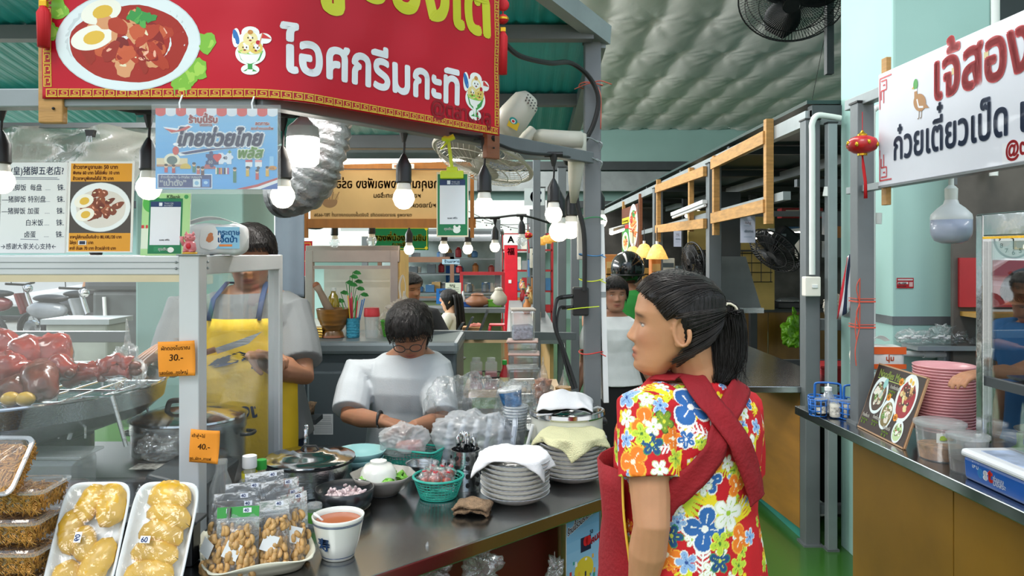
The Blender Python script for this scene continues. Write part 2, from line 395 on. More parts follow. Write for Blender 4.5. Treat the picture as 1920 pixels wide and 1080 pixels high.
g=G();n=len(ctop);vs=[(x,y,z)for z in(.81,.85)for x,y in ctop]
g.add(vs,[tuple(range(n-1,-1,-1)),tuple(range(n,2*n))]+[(i,(i+1)%n,(i+1)%n+n,i+n)for i in range(n)])
ob('steel_top',g,M_TOP,t,bevel=.004)
inn=[(-2.2,1.62),(-.56,1.63),(-.46,1.72),(.14,2.28),(.2,2.6),(-.1,2.7),(-2.2,2.6)]
M_CRED=mat('maroon_panel','#5a1d18',.4,var=.1)
for i,(a,b)in enumerate(zip(inn[:-3],inn[1:-2])):
 L_=math.hypot(b[0]-a[0],b[1]-a[1]);k=max(1,int(L_/.55))
 for j in range(k):
  p=Vector((a[0]+(b[0]-a[0])*j/k,a[1]+(b[1]-a[1])*j/k,.405));q=Vector((a[0]+(b[0]-a[0])*(j+.985)/k,a[1]+(b[1]-a[1])*(j+.985)/k,.405))
  ob('front_panel',G().bar(p,q,.02,.81),M_PLYD if not(i==2 and j==k-1)else M_CRED,t)
ob('back_panel',G().bar((-2.2,2.55,.4),(-.2,2.55,.4),.02,.8),M_DGREY,t)
ob('seam',G().bar((-.53,1.503,.8506),(-.60,2.2,.8506),.003,.001),M_BLACK,t)
for(y,l)in((4.06,'near corner steel post of the middle stall with white switch box'),(6.0,'second grey post of the middle stall between wooden frames'),(8.3,'third grey post of the middle stall by the hanging lamps')):
 post(1.62,y,2.30,.08 if y<5 else.1,l)
post(1.70,3.98,2.27,.05,'thin grey post tight against the corner post',m=M_GREYL)
t=thing('stall_roof','dark green flat roof over the middle stall','roof',(0,0,0))
ob('roof_sheet',G().box((4.0,8.6,2.40),(4.8,9.1,.02)),M_DROOF,t)
for y in(4.06,5.6,7.2,9,11):ob('purlin',G().bar((1.62,y,2.35),(6.2,y,2.35),.06),M_DGREY,t)
for x in(2.6,3.8,5.2):ob('purlin',G().bar((x,4.1,2.32),(x,12.5,2.32),.06,.08),M_GREYL if x<3 else M_DGREY,t)
ob('edge_beam',G().bar((1.62,4.06,2.315),(1.62,13,2.30),.05,.08),mat('galvanised','#aab0b2',.4,.5),t)
ob('edge_beam',G().bar((1.62,4.06,2.315),(3.0,4.06,2.315),.05,.08),M_GREYL,t)
ob('inner_beam',G().bar((1.62,4.4,1.92),(1.62,9.5,1.83),.045,.05),M_GREYL,t)
ob('inner_beam',G().bar((1.9,5.0,2.05),(4.4,5.0,2.05),.05,.05),M_GREY,t)
ob('inner_beam',G().bar((2.0,7.0,1.95),(5.5,7.0,1.95),.05,.05),M_GREY,t)
for x,y in((2.75,7.0),(3.6,7.6),(3.0,9.3),(4.3,9.3),(2.3,9.9),(4.9,8.2)):
 post(x,y,2.3,.085,{2.75:'dark steel post behind the hanging papers',3.6:'dark steel post left of the pillar inside the stall',3.0:'far dark post behind the smoothie worker',4.3:'far dark post near the string lights',2.3:'far dark post by the lamps',4.9:'dark post at the right back of the middle stall'}[x],m=M_DGREY)
t=thing('sign_support','nearer empty pine sign frame on the middle stall','frame',(1.57,0,0))
ob('upright',G().bar((0,4.57,1.76),(0,4.57,2.40),.045,.05),M_WOOD,t);ob('upright',G().bar((0,5.75,1.72),(0,5.75,2.33),.045,.05),M_WOOD,t)
ob('crosspiece',G().bar((-.02,4.57,2.29),(-.02,5.78,2.27),.03,.08),M_WOOD,t);ob('crosspiece',G().bar((-.02,4.57,1.87),(-.02,5.78,1.85),.03,.08),M_WOOD,t)
t=thing('sign_support','farther empty pine sign frame beyond the second post','frame',(1.57,0,0))
for y,a,b in((8.0,1.70,2.37),(6.55,1.77,2.33)):ob('upright',G().bar((0,y,a),(0,y,b),.04,.05),M_WOOD,t)
ob('crosspiece',G().bar((-.02,6.0,2.24),(-.02,8.02,2.27),.03,.08),M_WOOD,t);ob('crosspiece',G().bar((-.02,6.0,1.82),(-.02,8.02,1.84),.03,.08),M_WOOD,t)
t=thing('side_counter','stainless steel worktop with plywood sides right of the woman','counter',(0,0,0))
ob('steel_top',G().box((1.55,5.5,.835),(.62,2.84,.035)),M_TOP,t,bevel=.003)
ob('side_panel',G().bar((1.60,4.13,.44),(1.52,5.0,.44),.02,.76),M_PLY,t)
ob('side_panel',G().bar((1.52,5.01,.44),(1.52,6.8,.44),.02,.76),M_PLY,t)
ob('plinth',G().bar((1.61,4.15,.03),(1.53,6.8,.03),.02,.06),mat('teal_tape','#3f9a8c',.5),t)
t=thing('back_counter','brown plywood counter with dark top at the back of the middle stall','counter',(0,0,0))
ob('dark_top',G().box((3.3,9.9,.86),(3.4,.7,.04)),M_DGREY,t)
for i in range(4):ob('front_panel',G().box((2.0+i*.86,9.6,.42),(.85,.02,.8)),M_PLYD,t)
t=thing('noodle_counter','long steel ledge with brown plywood front of the noodle stall','counter',(0,0,0))
g=G();pl=[(1.355,3.58),(1.50,1.2),(2.3,1.2),(2.3,2.62),(1.93,2.62),(1.93,3.42),(1.77,3.42),(1.66,3.58)];n=8
g.add([(x,y,z)for z in(.81,.85)for x,y in pl],[tuple(range(n)),tuple(range(2*n-1,n-1,-1))]+[((i+1)%n,i,i+n,(i+1)%n+n)for i in range(n)])
ob('steel_top',g,M_TOP,t,bevel=.003)
for k in range(3):
 a=Vector((1.425,3.1,.405)).lerp(Vector((1.56,1.2,.405)),k/3);b=Vector((1.425,3.1,.405)).lerp(Vector((1.56,1.2,.405)),(k+.99)/3)
 ob('front_panel',G().bar(a,b,.02,.81),M_PLYD,t)
ob('end_panel',G().bar((1.43,3.1,.4),(1.8,3.12,.4),.02,.8),M_PLYD,t)
post(1.50,3.2,2.22,.072,'grey steel post tied with red string at the noodle stall',z0=.85)
rail((1.50,3.32,2.235),(1.575,1.5,2.235),.045,'upper grey rail holding the duck noodle sign',m=M_GREYL)
rail((1.49,3.30,1.855),(1.565,1.5,1.855),.03,'lower grey rail behind the duck noodle sign',m=M_GREYL)
rail((1.5,3.25,.9-.03),(1.5,3.25,.9),.06,'small foot bracket of the string-tied post')
rail((1.66,4.1,1.19),(2.0,4.1,1.19),.08,'short grey crossbar between corner post and pillar',h=.06)
rail((1.66,4.1,.18),(1.95,4.1,.18),.05,'low grey crossbar near the floor by the pillar')
struct('wall_dark_niche',G().box((2.4,5.2,.42),(1.4,.04,.84)),M_DGREY)
t=thing('far_counter','pale olive counter where the long-haired woman eats','counter',(0,0,0))
M_OLIVE=mat('olive_panel','#7d8c68',.5)
for i in range(3):ob('front_panel',G().box((-1.45+.53*i,8.9,.45),(.52,.04,.9)),M_OLIVE,t)
ob('top',G().box((-.91,8.7,.93),(1.66,.5,.05)),M_GREY,t)
# people
HZ=[-.112,-.108,-.098,-.085,-.07,-.05,-.03,0,.03,.06,.085,.102,.110]
HF=[.020,.060,.073,.078,.077,.078,.080,.077,.082,.076,.058,.034,0]
HB=[.010,.012,.008,-.004,-.022,-.052,-.074,-.092,-.101,-.095,-.073,-.042,0]
HW=[.018,.034,.045,.052,.057,.062,.067,.073,.0755,.0715,.056,.033,0]
def head_pt(a,z,grow=0):
 yf=np.interp(z,HZ,HF);yb=np.interp(z,HZ,HB);w=np.interp(z,HZ,HW)
 yc=(yf+yb)/2;ry=(yf-yb)/2;c,s=math.cos(a),math.sin(a)
 e=2.35 if c>0 else 2.0
 r=(abs(c)**e+abs(s)**e)**(-1/e)
 x=w*r*s*(1 if c>0 else 1);y=yc+ry*r*c
 if grow:d=Vector((x,y-.0,z*.9)).normalized();x+=d.x*grow;y+=d.y*grow;z+=d.z*grow
 return[x,y,z]
def head_geo(nose=1,na=88,nz_=84):
 g=G()
 def fn(u,v):
  z=-.112+.222*(1-math.cos(math.pi*v))/2;a=2*math.pi*u;x,y,z=head_pt(a,z)
  if math.cos(a)>0:
   q=lambda x0,z0,sx,sz:math.exp(-((abs(x)-x0)/sx)**2-((z-z0)/sz)**2)
   A=0
   if-.045<z<.02:A=np.interp(z,[-.045,-.040,-.034,-.026,-.01,.006,.02],[0,.006,.021,.024,.014,.006,0])*nose
   sg=np.interp(z,[-.045,-.034,-.02,.01],[.012,.0135,.010,.007])
   dy=A*math.exp(-(x/sg)**2)+.008*nose*q(.0125,-.034,.007,.007)
   dy+=-.0115*q(.031,.002,.017,.012)+.0085*q(.031,-.001,.0115,.0085)+.003*q(.028,.021,.02,.008)
   dy+=.0085*math.exp(-(x/.020)**2-((z+.0575)/.0058)**2)+.0080*math.exp(-(x/.018)**2-((z+.0705)/.0062)**2)-.003*math.exp(-(x/.026)**2-((z+.0635)/.0022)**2)
   dy+=.006*math.exp(-(x/.020)**2-((z+.094)/.012)**2)-.002*math.exp(-(x/.02)**2-((z+.081)/.006)**2)+.004*q(.043,-.022,.02,.02)
   y+=dy
  return(x,y,z)
 o=len(g.v);g.grid(na,nz_,lambda u,v:fn(u*(na-1)/na,v))
 g.f+=[(j*na+na-1,j*na,(j+1)*na,(j+1)*na+na-1)for j in range(nz_-1)];g.f.append(tuple(range(na))[::-1]);g.m=[0]*len(g.f);return g
def ear_geo(side):
 g=G();M=Euler((R(-8),0,side*R(18))).to_matrix();P=[]
 for i in range(15):
  t=i/14;a=R(130)-t*R(330);rr=.030 if t<.55 else.030-.012*(t-.55)/.45
  P.append(M@Vector((side*.006*math.sin(t*3),-.003+rr*.62*math.cos(a),rr*math.sin(a))))
 g.tube(P,[.0045]*11+[.0055]*4,6);g.ball((side*-.003,0,0),(.0035,.017,.026),12,8);g.ball((0,.008,-.024),(.004,.008,.009),8,6)
 o=Vector((side*.0765,-.012,-.006));g.v=[tuple(Vector(p)+o)for p in g.v];return g
def xf(g,M):
 g.v=[tuple(M@Vector(p))for p in g.v];return g
def join(*gs):
 o=G()
 for g in gs:o.add(g.v,g.f)
 return o
def remesh(g,vox,smooth=4,fac=.5,sub=0):
 me=g.mesh();o=bpy.data.objects.new('tmp',me);COL.objects.link(o)
 m=o.modifiers.new('r','REMESH');m.mode='VOXEL';m.voxel_size=vox
 m=o.modifiers.new('s','SMOOTH');m.iterations=smooth;m.factor=fac
 if sub:m=o.modifiers.new('u','SUBSURF');m.levels=sub;m.render_levels=sub;m.subdivision_type='SIMPLE'
 dg=bpy.context.evaluated_depsgraph_get();r=bpy.data.meshes.new_from_object(o.evaluated_get(dg))
 bpy.data.objects.remove(o);bpy.data.meshes.remove(me);return r
def getco(me):
 a=np.empty(len(me.vertices)*3);me.vertices.foreach_get('co',a);return a.reshape(-1,3)
def setco(me,a):me.vertices.foreach_set('co',a.ravel());me.update()
def getn(me):
 a=np.empty(len(me.vertices)*3);me.vertex_normals.foreach_get('vector',a)if False else me.vertices.foreach_get('normal',a);return a.reshape(-1,3)
def vcol(me,C):
 at=me.color_attributes.new('pc','FLOAT_COLOR','POINT');c=np.ones((len(C),4),dtype=np.float32);c[:,:3]=C;at.data.foreach_set('color',c.ravel())
def wrinkle(me,amp,s=(9,9,4),seed=0):
 co=getco(me);n=getn(me);d=np.zeros(len(co))
 rs=np.random.RandomState(seed+3)
 for k in range(7):
  w=rs.randn(3)*np.array(s)*(1+.5*k);ph=rs.rand()*6;d+=np.sin(co@w+ph+1.6*np.sin(co@(w[::-1]*.37)+ph))/(1+.5*k)
 setco(me,co+n*(d*amp*.4)[:,None])
def hand_geo(wrist,d,nrm,side=1,curl=.5,k=1):
 """palm + four unequal fingers with two bends + thumb from the side of the palm"""
 d=Vector(d).normalized();nrm=Vector(nrm);nrm=(nrm-d*nrm.dot(d)).normalized();s=d.cross(nrm)*side;w=Vector(wrist);g=G()
 P=lambda a,b,c:w+(d*a+s*b+nrm*c)*k
 for b in(-.027,-.009,.009,.027):g.tube([P(-.01,b*.5,0),P(.035,b*.9,0),P(.082,b,0)],[.017*k,.014*k,.011*k],8)
 for b,L_ in((-.029,.058),(-.010,.072),(.010,.077),(.029,.070)):
  p=[P(.078,b,0)];an=0;q=(.078,0)
  for f,c in((.45,.55),(.30,1),(.25,.9)):
   an+=c*curl*1.2;q=(q[0]+L_*f*math.cos(an),q[1]+L_*f*math.sin(an));p.append(P(q[0],b*1.05,q[1]))
  g.tube(p,[.0092*k,.0086*k,.0078*k,.0062*k],8)
 g.tube([P(.012,.022,.004),P(.038,.045,.016),P(.062,.052,.030+curl*.01),P(.082,.046,.040+curl*.02)],[.015*k,.0115*k,.0095*k,.007*k],8)
 return g
def rings(rs,n=28,p=2.3):
 """closed loft of horizontal ellipses (z, cx, cy, rx, ry)"""
 g=G();vs=[]
 for z,cx,cy,rx,ry in rs:
  for k in range(n):
   a=2*math.pi*k/n;c,s=math.cos(a),math.sin(a);r=(abs(c)**p+abs(s)**p)**(-1/p);vs.append((cx+rx*r*c,cy+ry*r*s,z))
 fs=[(i*n+k,i*n+(k+1)%n,(i+1)*n+(k+1)%n,(i+1)*n+k)for i in range(len(rs)-1)for k in range(n)]
 fs+=[tuple(range(n-1,-1,-1)),tuple((len(rs)-1)*n+k for k in range(n))]
 return g.add(vs,fs)
SKINS={}
def skin_mat():
 if 'm' not in SKINS:SKINS['m']=mat('skin',rough=.48,var=.05,scale=25,attr='pc',sss=.12,bump=.03,bscale=300,spec=.35)
 return SKINS['m']
M_HAIR=mat('black_hair','#120d0b',.5,var=.35,scale=26,bump=.8,bscale=120,stretch=(1,1,.12),spec=.35)
M_EYE=mat('eye_white','#a59c94',.3,var=.02);M_IRIS=mat('dark_iris','#1c120c',.15)
M_SHOE=mat('dark_shoe','#22201f',.5)
def person(label,x,y,rz,h=1.58,skin='#b98562',vox=.005,head=None,hrot=(0,0,0),neck=None,arms=None,torso=None,lean=0,shirt='#dfe0de',sleeve=.5,lower='#1d1d20',skirt=False,hair='short',group=None,build=1.0,hands=True,legs=True,shirt_mat=None,pants_top=.86,eyes=True,z0=0,nose=1,shirt_only=False,hem=None,loose=1.0,neckz=1.325):
 k=h/1.55;root=thing('person',label,'person',(x,y,z0),rz,group)
 Tz=lambda z:math.tan(lean)*max(0,z-.85)
 tr=torso or[(.74,0,0,.14,.10),(.84,0,0,.165,.118),(.93,0,0,.15,.105),(1.02,0,.005,.132,.097),(1.12,0,.01,.145,.105),(1.20,0,.01,.155,.105),(1.265,0,0,.150,.085),(1.30,0,-.005,.10,.065),(1.325,0,-.008,.06,.055)]
 T=[(z,cx,cy+Tz(z),rx*build,ry*build)for z,cx,cy,rx,ry in tr]
 hc=Vector(head or(0,.02+Tz(1.43),1.434));HM=Matrix.Translation(hc)@Euler((R(hrot[0]),R(hrot[1]),R(hrot[2])),'ZXY').to_matrix().to_4x4()
 nb=Vector(neck or(0,-.01+Tz(1.3),1.30))
 g=join(rings(T))
 g.tube([nb,nb.lerp(hc,.45)+Vector((0,-.008,0)),HM@Vector((0,-.030,-.045))],[.060*build**.5,.050*build**.5,.050],16)
 hg=xf(head_geo(nose),HM);g.add(hg.v,hg.f)
 for s in(-1,1):e_=xf(ear_geo(s),HM);g.add(e_.v,e_.f)
 A=arms or{}
 sw=.155*build
 for s,key in((1,'R'),(-1,'L')):
  sh,el,wr,hd,hn,cu=A.get(key,((s*sw,Tz(1.25),1.25),(s*(sw+.05),Tz(1.1)-.02,1.01),(s*(sw+.05),.05+Tz(.9),.80),(0,.1,-1),(-s,0,0),.4))
  sh,el,wr=Vector(sh),Vector(el),Vector(wr)
  g.tube([sh.lerp(Vector((0,sh.y,sh.z+.01)),.3),sh,sh.lerp(el,.5),el,el.lerp(wr,.35),wr],[.05*build,.052*build,.044*build,.036*build,.038*build,.0245*build**.5],14)
  if hands:hg=hand_geo(wr,hd,hn,s if hn is not None else s,cu,k*1.0);g.add(hg.v,hg.f)
  A[key]=(sh,el,wr)
 me=remesh(xf(g,Matrix.Scale(k,4)),vox,3,.45)
 co=getco(me)/k;HI=np.array(HM.inverted());L_=co@HI[:3,:3].T+HI[:3,3]
 C=np.tile(np.array(lin(skin)[:3]),(len(co),1));lx,ly,lz=L_[:,0],L_[:,1],L_[:,2]
 front=(ly>.03)&(np.abs(lx)<.075)
 def blend(m_,c):C[:]=C*(1-m_[:,None])+np.array(lin(c)[:3])*m_[:,None]
 lip=front*np.exp(-(lx/.024)**4-((lz+.064)/.011)**4);blend(lip*.65,'#9c4a42')
 blend(front*np.exp(-(lx/.020)**4-((lz+.0637)/.0022)**4)*.7,'#5a2a22')
 brow=front*np.exp(-((np.abs(lx)-.033)/.017)**4-((lz-.0215+.12*(np.abs(lx)-.033))/.0042)**2);blend(brow*.85,'#2a1c15')
 lash=front*np.exp(-((np.abs(lx)-.0315)/.0145)**4-((lz-.0035)/.0028)**2);blend(lash*.9,'#1c120e')
 blend(front*np.exp(-((np.abs(lx)-.045)/.02)**2-((lz+.03)/.02)**2)*.25,'#b5604c')
 vcol(me,C);ob('body',me,skin_mat(),root,smooth=2)
 if eyes:
  for s in(-1,1):
   p=HM@Vector((s*.0315,.0635,-.0008));q_=HM.to_3x3().to_euler();ey_=ob('eye',G().ball((p*k),(.0118*k,.0060*k,.0052*k),14,8,rot=q_),M_EYE,root,smooth=2)
   q=HM@Vector((s*.0315,.0673,-.0008));ob('iris',G().ball(q*k,(.0044*k,.0026*k,.0046*k),12,6,rot=q_),M_IRIS,ey_,smooth=2)
 hair_build(hair,HM,k,root,vox)
 hz=hem or.80;TS=[]
 for z,cx,cy,rx,ry in T:
  if z>=hz-.001 and z<neckz-.005:TS.append((z,cx,cy,rx+.014*loose,ry+.016*loose))
 z0_,cx,cy,rx,ry=TS[0];TS=[(hz,cx,cy,rx+.012*loose,ry+.012*loose)]+TS
 gs=rings(TS)
 for s,key in((1,'R'),(-1,'L')):
  sh,el,wr=A[key];e2=sh.lerp(el,min(1,sleeve*1.6))if sleeve<.62 else el
  r0,r1=.066*build*(.7+.3*loose),(.066 if sleeve<.7 else.05)*build*(.7+.3*min(loose,1.3))
  pts=[sh.lerp(Vector((0,sh.y,sh.z)),.35),sh,sh.lerp(e2,.5),e2];rr=[.064*build,.068*build,(r0+r1)/2,r1]
  if sleeve>.7:pts+=[el.lerp(wr,.8)];rr+=[.038]
  gs.tube(pts,rr,16)
 ms=remesh(xf(gs,Matrix.Scale(k,4)),.0042 if vox<.0035 else max(vox,.005),5,.5);wrinkle(ms,.006*k,seed=int(abs(x)*10))
 so_=ob('shirt',ms,shirt_mat or mat('shirt_cloth',shirt,.85,var=.05,scale=9,bump=.1,bscale=200),root,smooth=2)
 if legs:
  gl=G()
  if skirt:gl=rings([(.40,0,0,.20*build,.16*build),(.6,0,0,.18*build,.145*build),(pants_top-.04,0,0,.172*build,.125*build),(pants_top,0,0,.16*build,.115*build)])
  else:
   gl=rings([(.72,0,0,.15*build,.115*build),(pants_top-.05,0,0,.172*build,.124*build),(pants_top+.03,0,0,.155*build,.112*build)])
   for s in(-1,1):gl.tube([(s*.08,0,.80),(s*.085,.0,.72),(s*.09,.015,.45),(s*.09,-.01,.08)],[.09*build,.088*build,.062*build,.052*build],16)
  ml=remesh(xf(gl,Matrix.Scale(k,4)),.008,4,.5)
  ob('skirt' if skirt else 'trousers',ml,mat('lower_cloth',lower,.8,var=.1),root,smooth=2)
  for s in(-1,1):
   if skirt:ob('shin',G().tube([(s*.08*k,0,.5*k),(s*.08*k,-.01,.3*k),(s*.08*k,-.01,.06*k)],[.055,.05,.035],12),mat('shin_skin',skin,.5),root,smooth=2)
   ob('shoe',G().ball((s*.09*k,.04,.04),(.042,.125,.045),14,8),M_SHOE,root,smooth=2)
 return root,HM,k,so_,A
def hair_build(style,HM,k,root,vox):
 if style is None:return
 long_=style in('long',);thick={'short':.020,'bob':.024,'pony':.010,'long':.016,'thin':.010,'back':.019}[style]
 def line(a):
  c=abs(((a+math.pi)%(2*math.pi))-math.pi)
  if style=='pony':return np.interp(c,[0,.55,.95,1.25,1.5,1.75,2.1,3.15],[.062,.058,.042,.010,.022,-.030,-.060,-.078])
  if style=='bob':return np.interp(c,[0,.5,.9,1.15,1.4,1.75,2.1,3.15],[.036,.030,.025,-.01,-.02,-.035,-.075,-.095])
  if style=='long':return np.interp(c,[0,.4,.8,1.1,1.5,2,3.15],[.066,.055,.03,-.03,-.08,-.10,-.11])
  if style=='back':return np.interp(c,[0,.5,.9,1.2,1.5,1.75,2.1,3.15],[.048,.046,.036,.0,-.01,-.04,-.065,-.080])
  return np.interp(c,[0,.5,.9,1.2,1.45,1.75,2.1,3.15],[.055,.050,.044,.010,-.006,-.03,-.060,-.075])
 def fn(u,v):
  z=-.112+.224*(1-math.cos(math.pi*v))/2;z=min(z,.1099);a=2*math.pi*u;L0=line(a);t=max(0,min(1,(z-L0)/.010))
  t=t*t*(3-2*t);p=head_pt(a,z)
  rough=(.0035 if style in('bob','short')else.0012)*nz((p[0],p[1],p[2]*.3),60)+.002*nz(p,22,4)
  gr=-.012+t*(.012+thick*(1 if z>0 else.8)+rough);q=head_pt(a,z,gr);return HM@Vector(q)*k
 ho=ob('hair',G().grid(121,90,fn),M_HAIR,root,smooth=2)
 if vox<.006 and style!='pony':
  rq=random.Random(5);ps=[]
  for i in range(520):
   a=rq.random()*6.283;z1=rq.uniform(line(a)+.01,.106);L_=rq.uniform(.03,.07);da=rq.uniform(-.35,.35);pa=[]
   for j in range(6):
    t=j/5;z=max(line(a+da*t)-.012,z1-L_*t);pa.append(HM@Vector(head_pt(a+da*t,min(z,.1095),thick*.86+.004*math.sin(math.pi*min(1,t*1.3))*rq.random()+.001))*k)
   ps.append(pa)
  strands(ho,ps,.0012)
def strands(root,paths,r,m=None,name='hair_strands'):
 g=G()
 for P in paths:g.tube(P,[r*(1-.6*i/(len(P)-1))for i in range(len(P))],4)
 return ob(name,g,m or M_HAIR,root,smooth=2,kind='stuff')
# the customer in the foreground, seen from behind
rnd=random.Random(3)
hx,hy,hrz=.382,1.62,R(33)
Ri=Matrix.Rotation(-hrz,3,'Z')
def hl(px,py,d):v=W(px,py,d)-Vector((hx,hy,0));return Ri@v
M_DRESS=mat('floral_cotton',rough=.8,var=.03,scale=30,attr='pc',bump=.08,bscale=260)
hc=hl(1262,608,1.60)
arms={'L':(hl(1212,775,1.53),hl(1222,985,1.46),hl(1200,1120,1.50),(.1,.1,-1),(1,0,0),.4),'R':(hl(1378,770,1.72),hl(1386,960,1.78),hl(1380,1060,1.80),(0,.2,-1),(-1,0,0),.4)}
tor=[(.60,0,0,.15,.12),(.74,0,0,.172,.13),(.84,0,0,.175,.135),(.95,0,0,.155,.125),(1.03,0,.0,.145,.115),(1.12,0,.0,.152,.118),(1.20,0,-.005,.158,.112),(1.255,0,-.01,.150,.088),(1.285,0,-.01,.115,.068),(1.31,0,-.005,.07,.058)]
neckp=hl(1318,735,1.63)
hero,HM,hk,shirt,_=person('woman in a red floral shirt seen from behind, crossed red apron straps, black ponytail',hx,hy,hrz,1.55,'#bb8763',.0030,head=hc,hrot=(3,0,50),neck=neckp,arms=arms,torso=tor,sleeve=.37,lower='#25262c',hair='pony',hem=.66,loose=1.0,shirt_mat=M_DRESS,pants_top=.8,nose=.78)
me=shirt.data
def densify(o,lv=1):
 q=o.modifiers.new('u','SUBSURF');q.levels=lv;q.render_levels=lv;q.subdivision_type='SIMPLE'
 dg=bpy.context.evaluated_depsgraph_get();r=bpy.data.meshes.new_from_object(o.evaluated_get(dg));o.modifiers.clear();o.data=r;r.polygons.foreach_set('use_smooth',[True]*len(r.polygons));return r
me=densify(shirt,1)
bpy.context.view_layer.update()
MW=shirt.matrix_world.copy()if False else(Matrix.Translation((hx,hy,0))@Matrix.Rotation(hrz,4,'Z'))
dg=bpy.context.evaluated_depsgraph_get()
co=getco(me);nn=getn(me);Rn=np.array(MW)[:3,:3];cw=co@Rn.T+np.array((hx,hy,0));nw=nn@Rn.T
tri=BVHTree.FromPolygons([tuple(v)for v in cw],[tuple(p.vertices)for p in me.polygons])
tg=rings([(z,cx,cy,rx+.016,ry+.018)for z,cx,cy,rx,ry in tor]);tg.v=[tuple(MW@Vector(v))for v in tg.v];trt=BVHTree.FromPolygons(tg.v,tg.f)
def hit(px,py,tri=tri):
 d=Vector(((px-960)/FPX,1,-(py-HY)/FPX)).normalized();r=tri.ray_cast(Vector((0,0,CAMZ)),d);return(r[0],r[1])if r[0]else(None,None)
C=np.tile(np.array(lin('#c4101c')[:3]),(len(cw),1))
def stamp(c,n,rad,kind,rot,cols):
 dv=cw-np.array(c);near=(np.abs(dv).max(1)<rad*1.3)&(nw@np.array(n)>.1)
 idx=np.nonzero(near)[0]
 if not len(idx):return
 n=Vector(n);u=n.cross(Vector((0,0,1)));u=u.normalized()if u.length>.1 else Vector((1,0,0));v=n.cross(u)
 a=dv[idx]@np.array(u);b=dv[idx]@np.array(v);r=np.hypot(a,b)/rad;th=np.arctan2(b,a)+rot
 if kind=='leaf':
  uu=(a*math.cos(rot)+b*math.sin(rot))/rad;vv=(-a*math.sin(rot)+b*math.cos(rot))/rad
  for off in(-.5,-.25,0,.25,.5):
   v2=vv-off*(uu+.9)*.8;m_=(np.abs(uu)<.9-abs(off)*.5)&(np.abs(v2)<.085*np.sqrt(np.clip(1-uu**2,0,1)))
   C[idx[m_]]=lin(cols[0])[:3]
  return
 if kind=='fern':
  uu=(a*math.cos(rot)+b*math.sin(rot))/rad;vv=np.abs(-a*math.sin(rot)+b*math.cos(rot))/rad
  m_=(np.abs(uu)<.95)&(vv<.5*np.sqrt(np.clip(1-uu**2,0,1)))&(np.sin((uu+vv*.7)*20)>-.1)|((vv<.05)&(np.abs(uu)<.95));C[idx[m_]]=lin(cols[0])[:3];return
 np_=4 if kind=='big4' else 5 if kind!='big3' else 3
 pet=np.abs(np.cos(th*np_/2));
 R_=.30+.70*pet**.55;R_=np.where(kind[:3]=='big',.22+.78*pet**.42,R_)
 e_=cols[2]if len(cols)>2 else None
 out=r<R_;C[idx[out]]=lin(e_ or '#f4f1ea')[:3]
 inn_=r<R_-.10;C[idx[inn_]]=lin(cols[0])[:3]
 mid=(np.abs(np.sin(th*np_/2))<.10)&(r<R_*.62);C[idx[mid]]=lin(cols[1])[:3]
 C[idx[r<.15]]=lin(cols[1])[:3]
BL,OR,WH,LI,NB,YE=('#2f66a8','#f4f1ea','#f4f1ea'),('#e87a1c','#f6e9c8','#f6b03a'),('#f3f1ea','#a7c934','#cfd6a0'),('#b9cf3a','#4a7a2c','#e6e84f'),('#1f4d7c','#cfd84a','#3d8a56'),('#f0d21c','#f5f0c0','#f0d21c')
LB=('#8fb2dc','#2a4e90','#f4f1ea')
idxs=rnd.sample(range(len(cw)),560)
for j,i in enumerate(idxs):
 q=j/560
 if q<.33:stamp(cw[i],nw[i],rnd.uniform(.016,.027),rnd.choice(['leaf','leaf','leaf','fern']),rnd.random()*6.3,(rnd.choice(['#e9d21f','#d9dd2c','#8fae2a','#f2e13a','#f4f1ea']),))
 else:stamp(cw[i],nw[i],rnd.uniform(.010,.018),'fl',rnd.random()*6.3,rnd.choice([LI,WH,LB,OR,LI,WH,YE]))
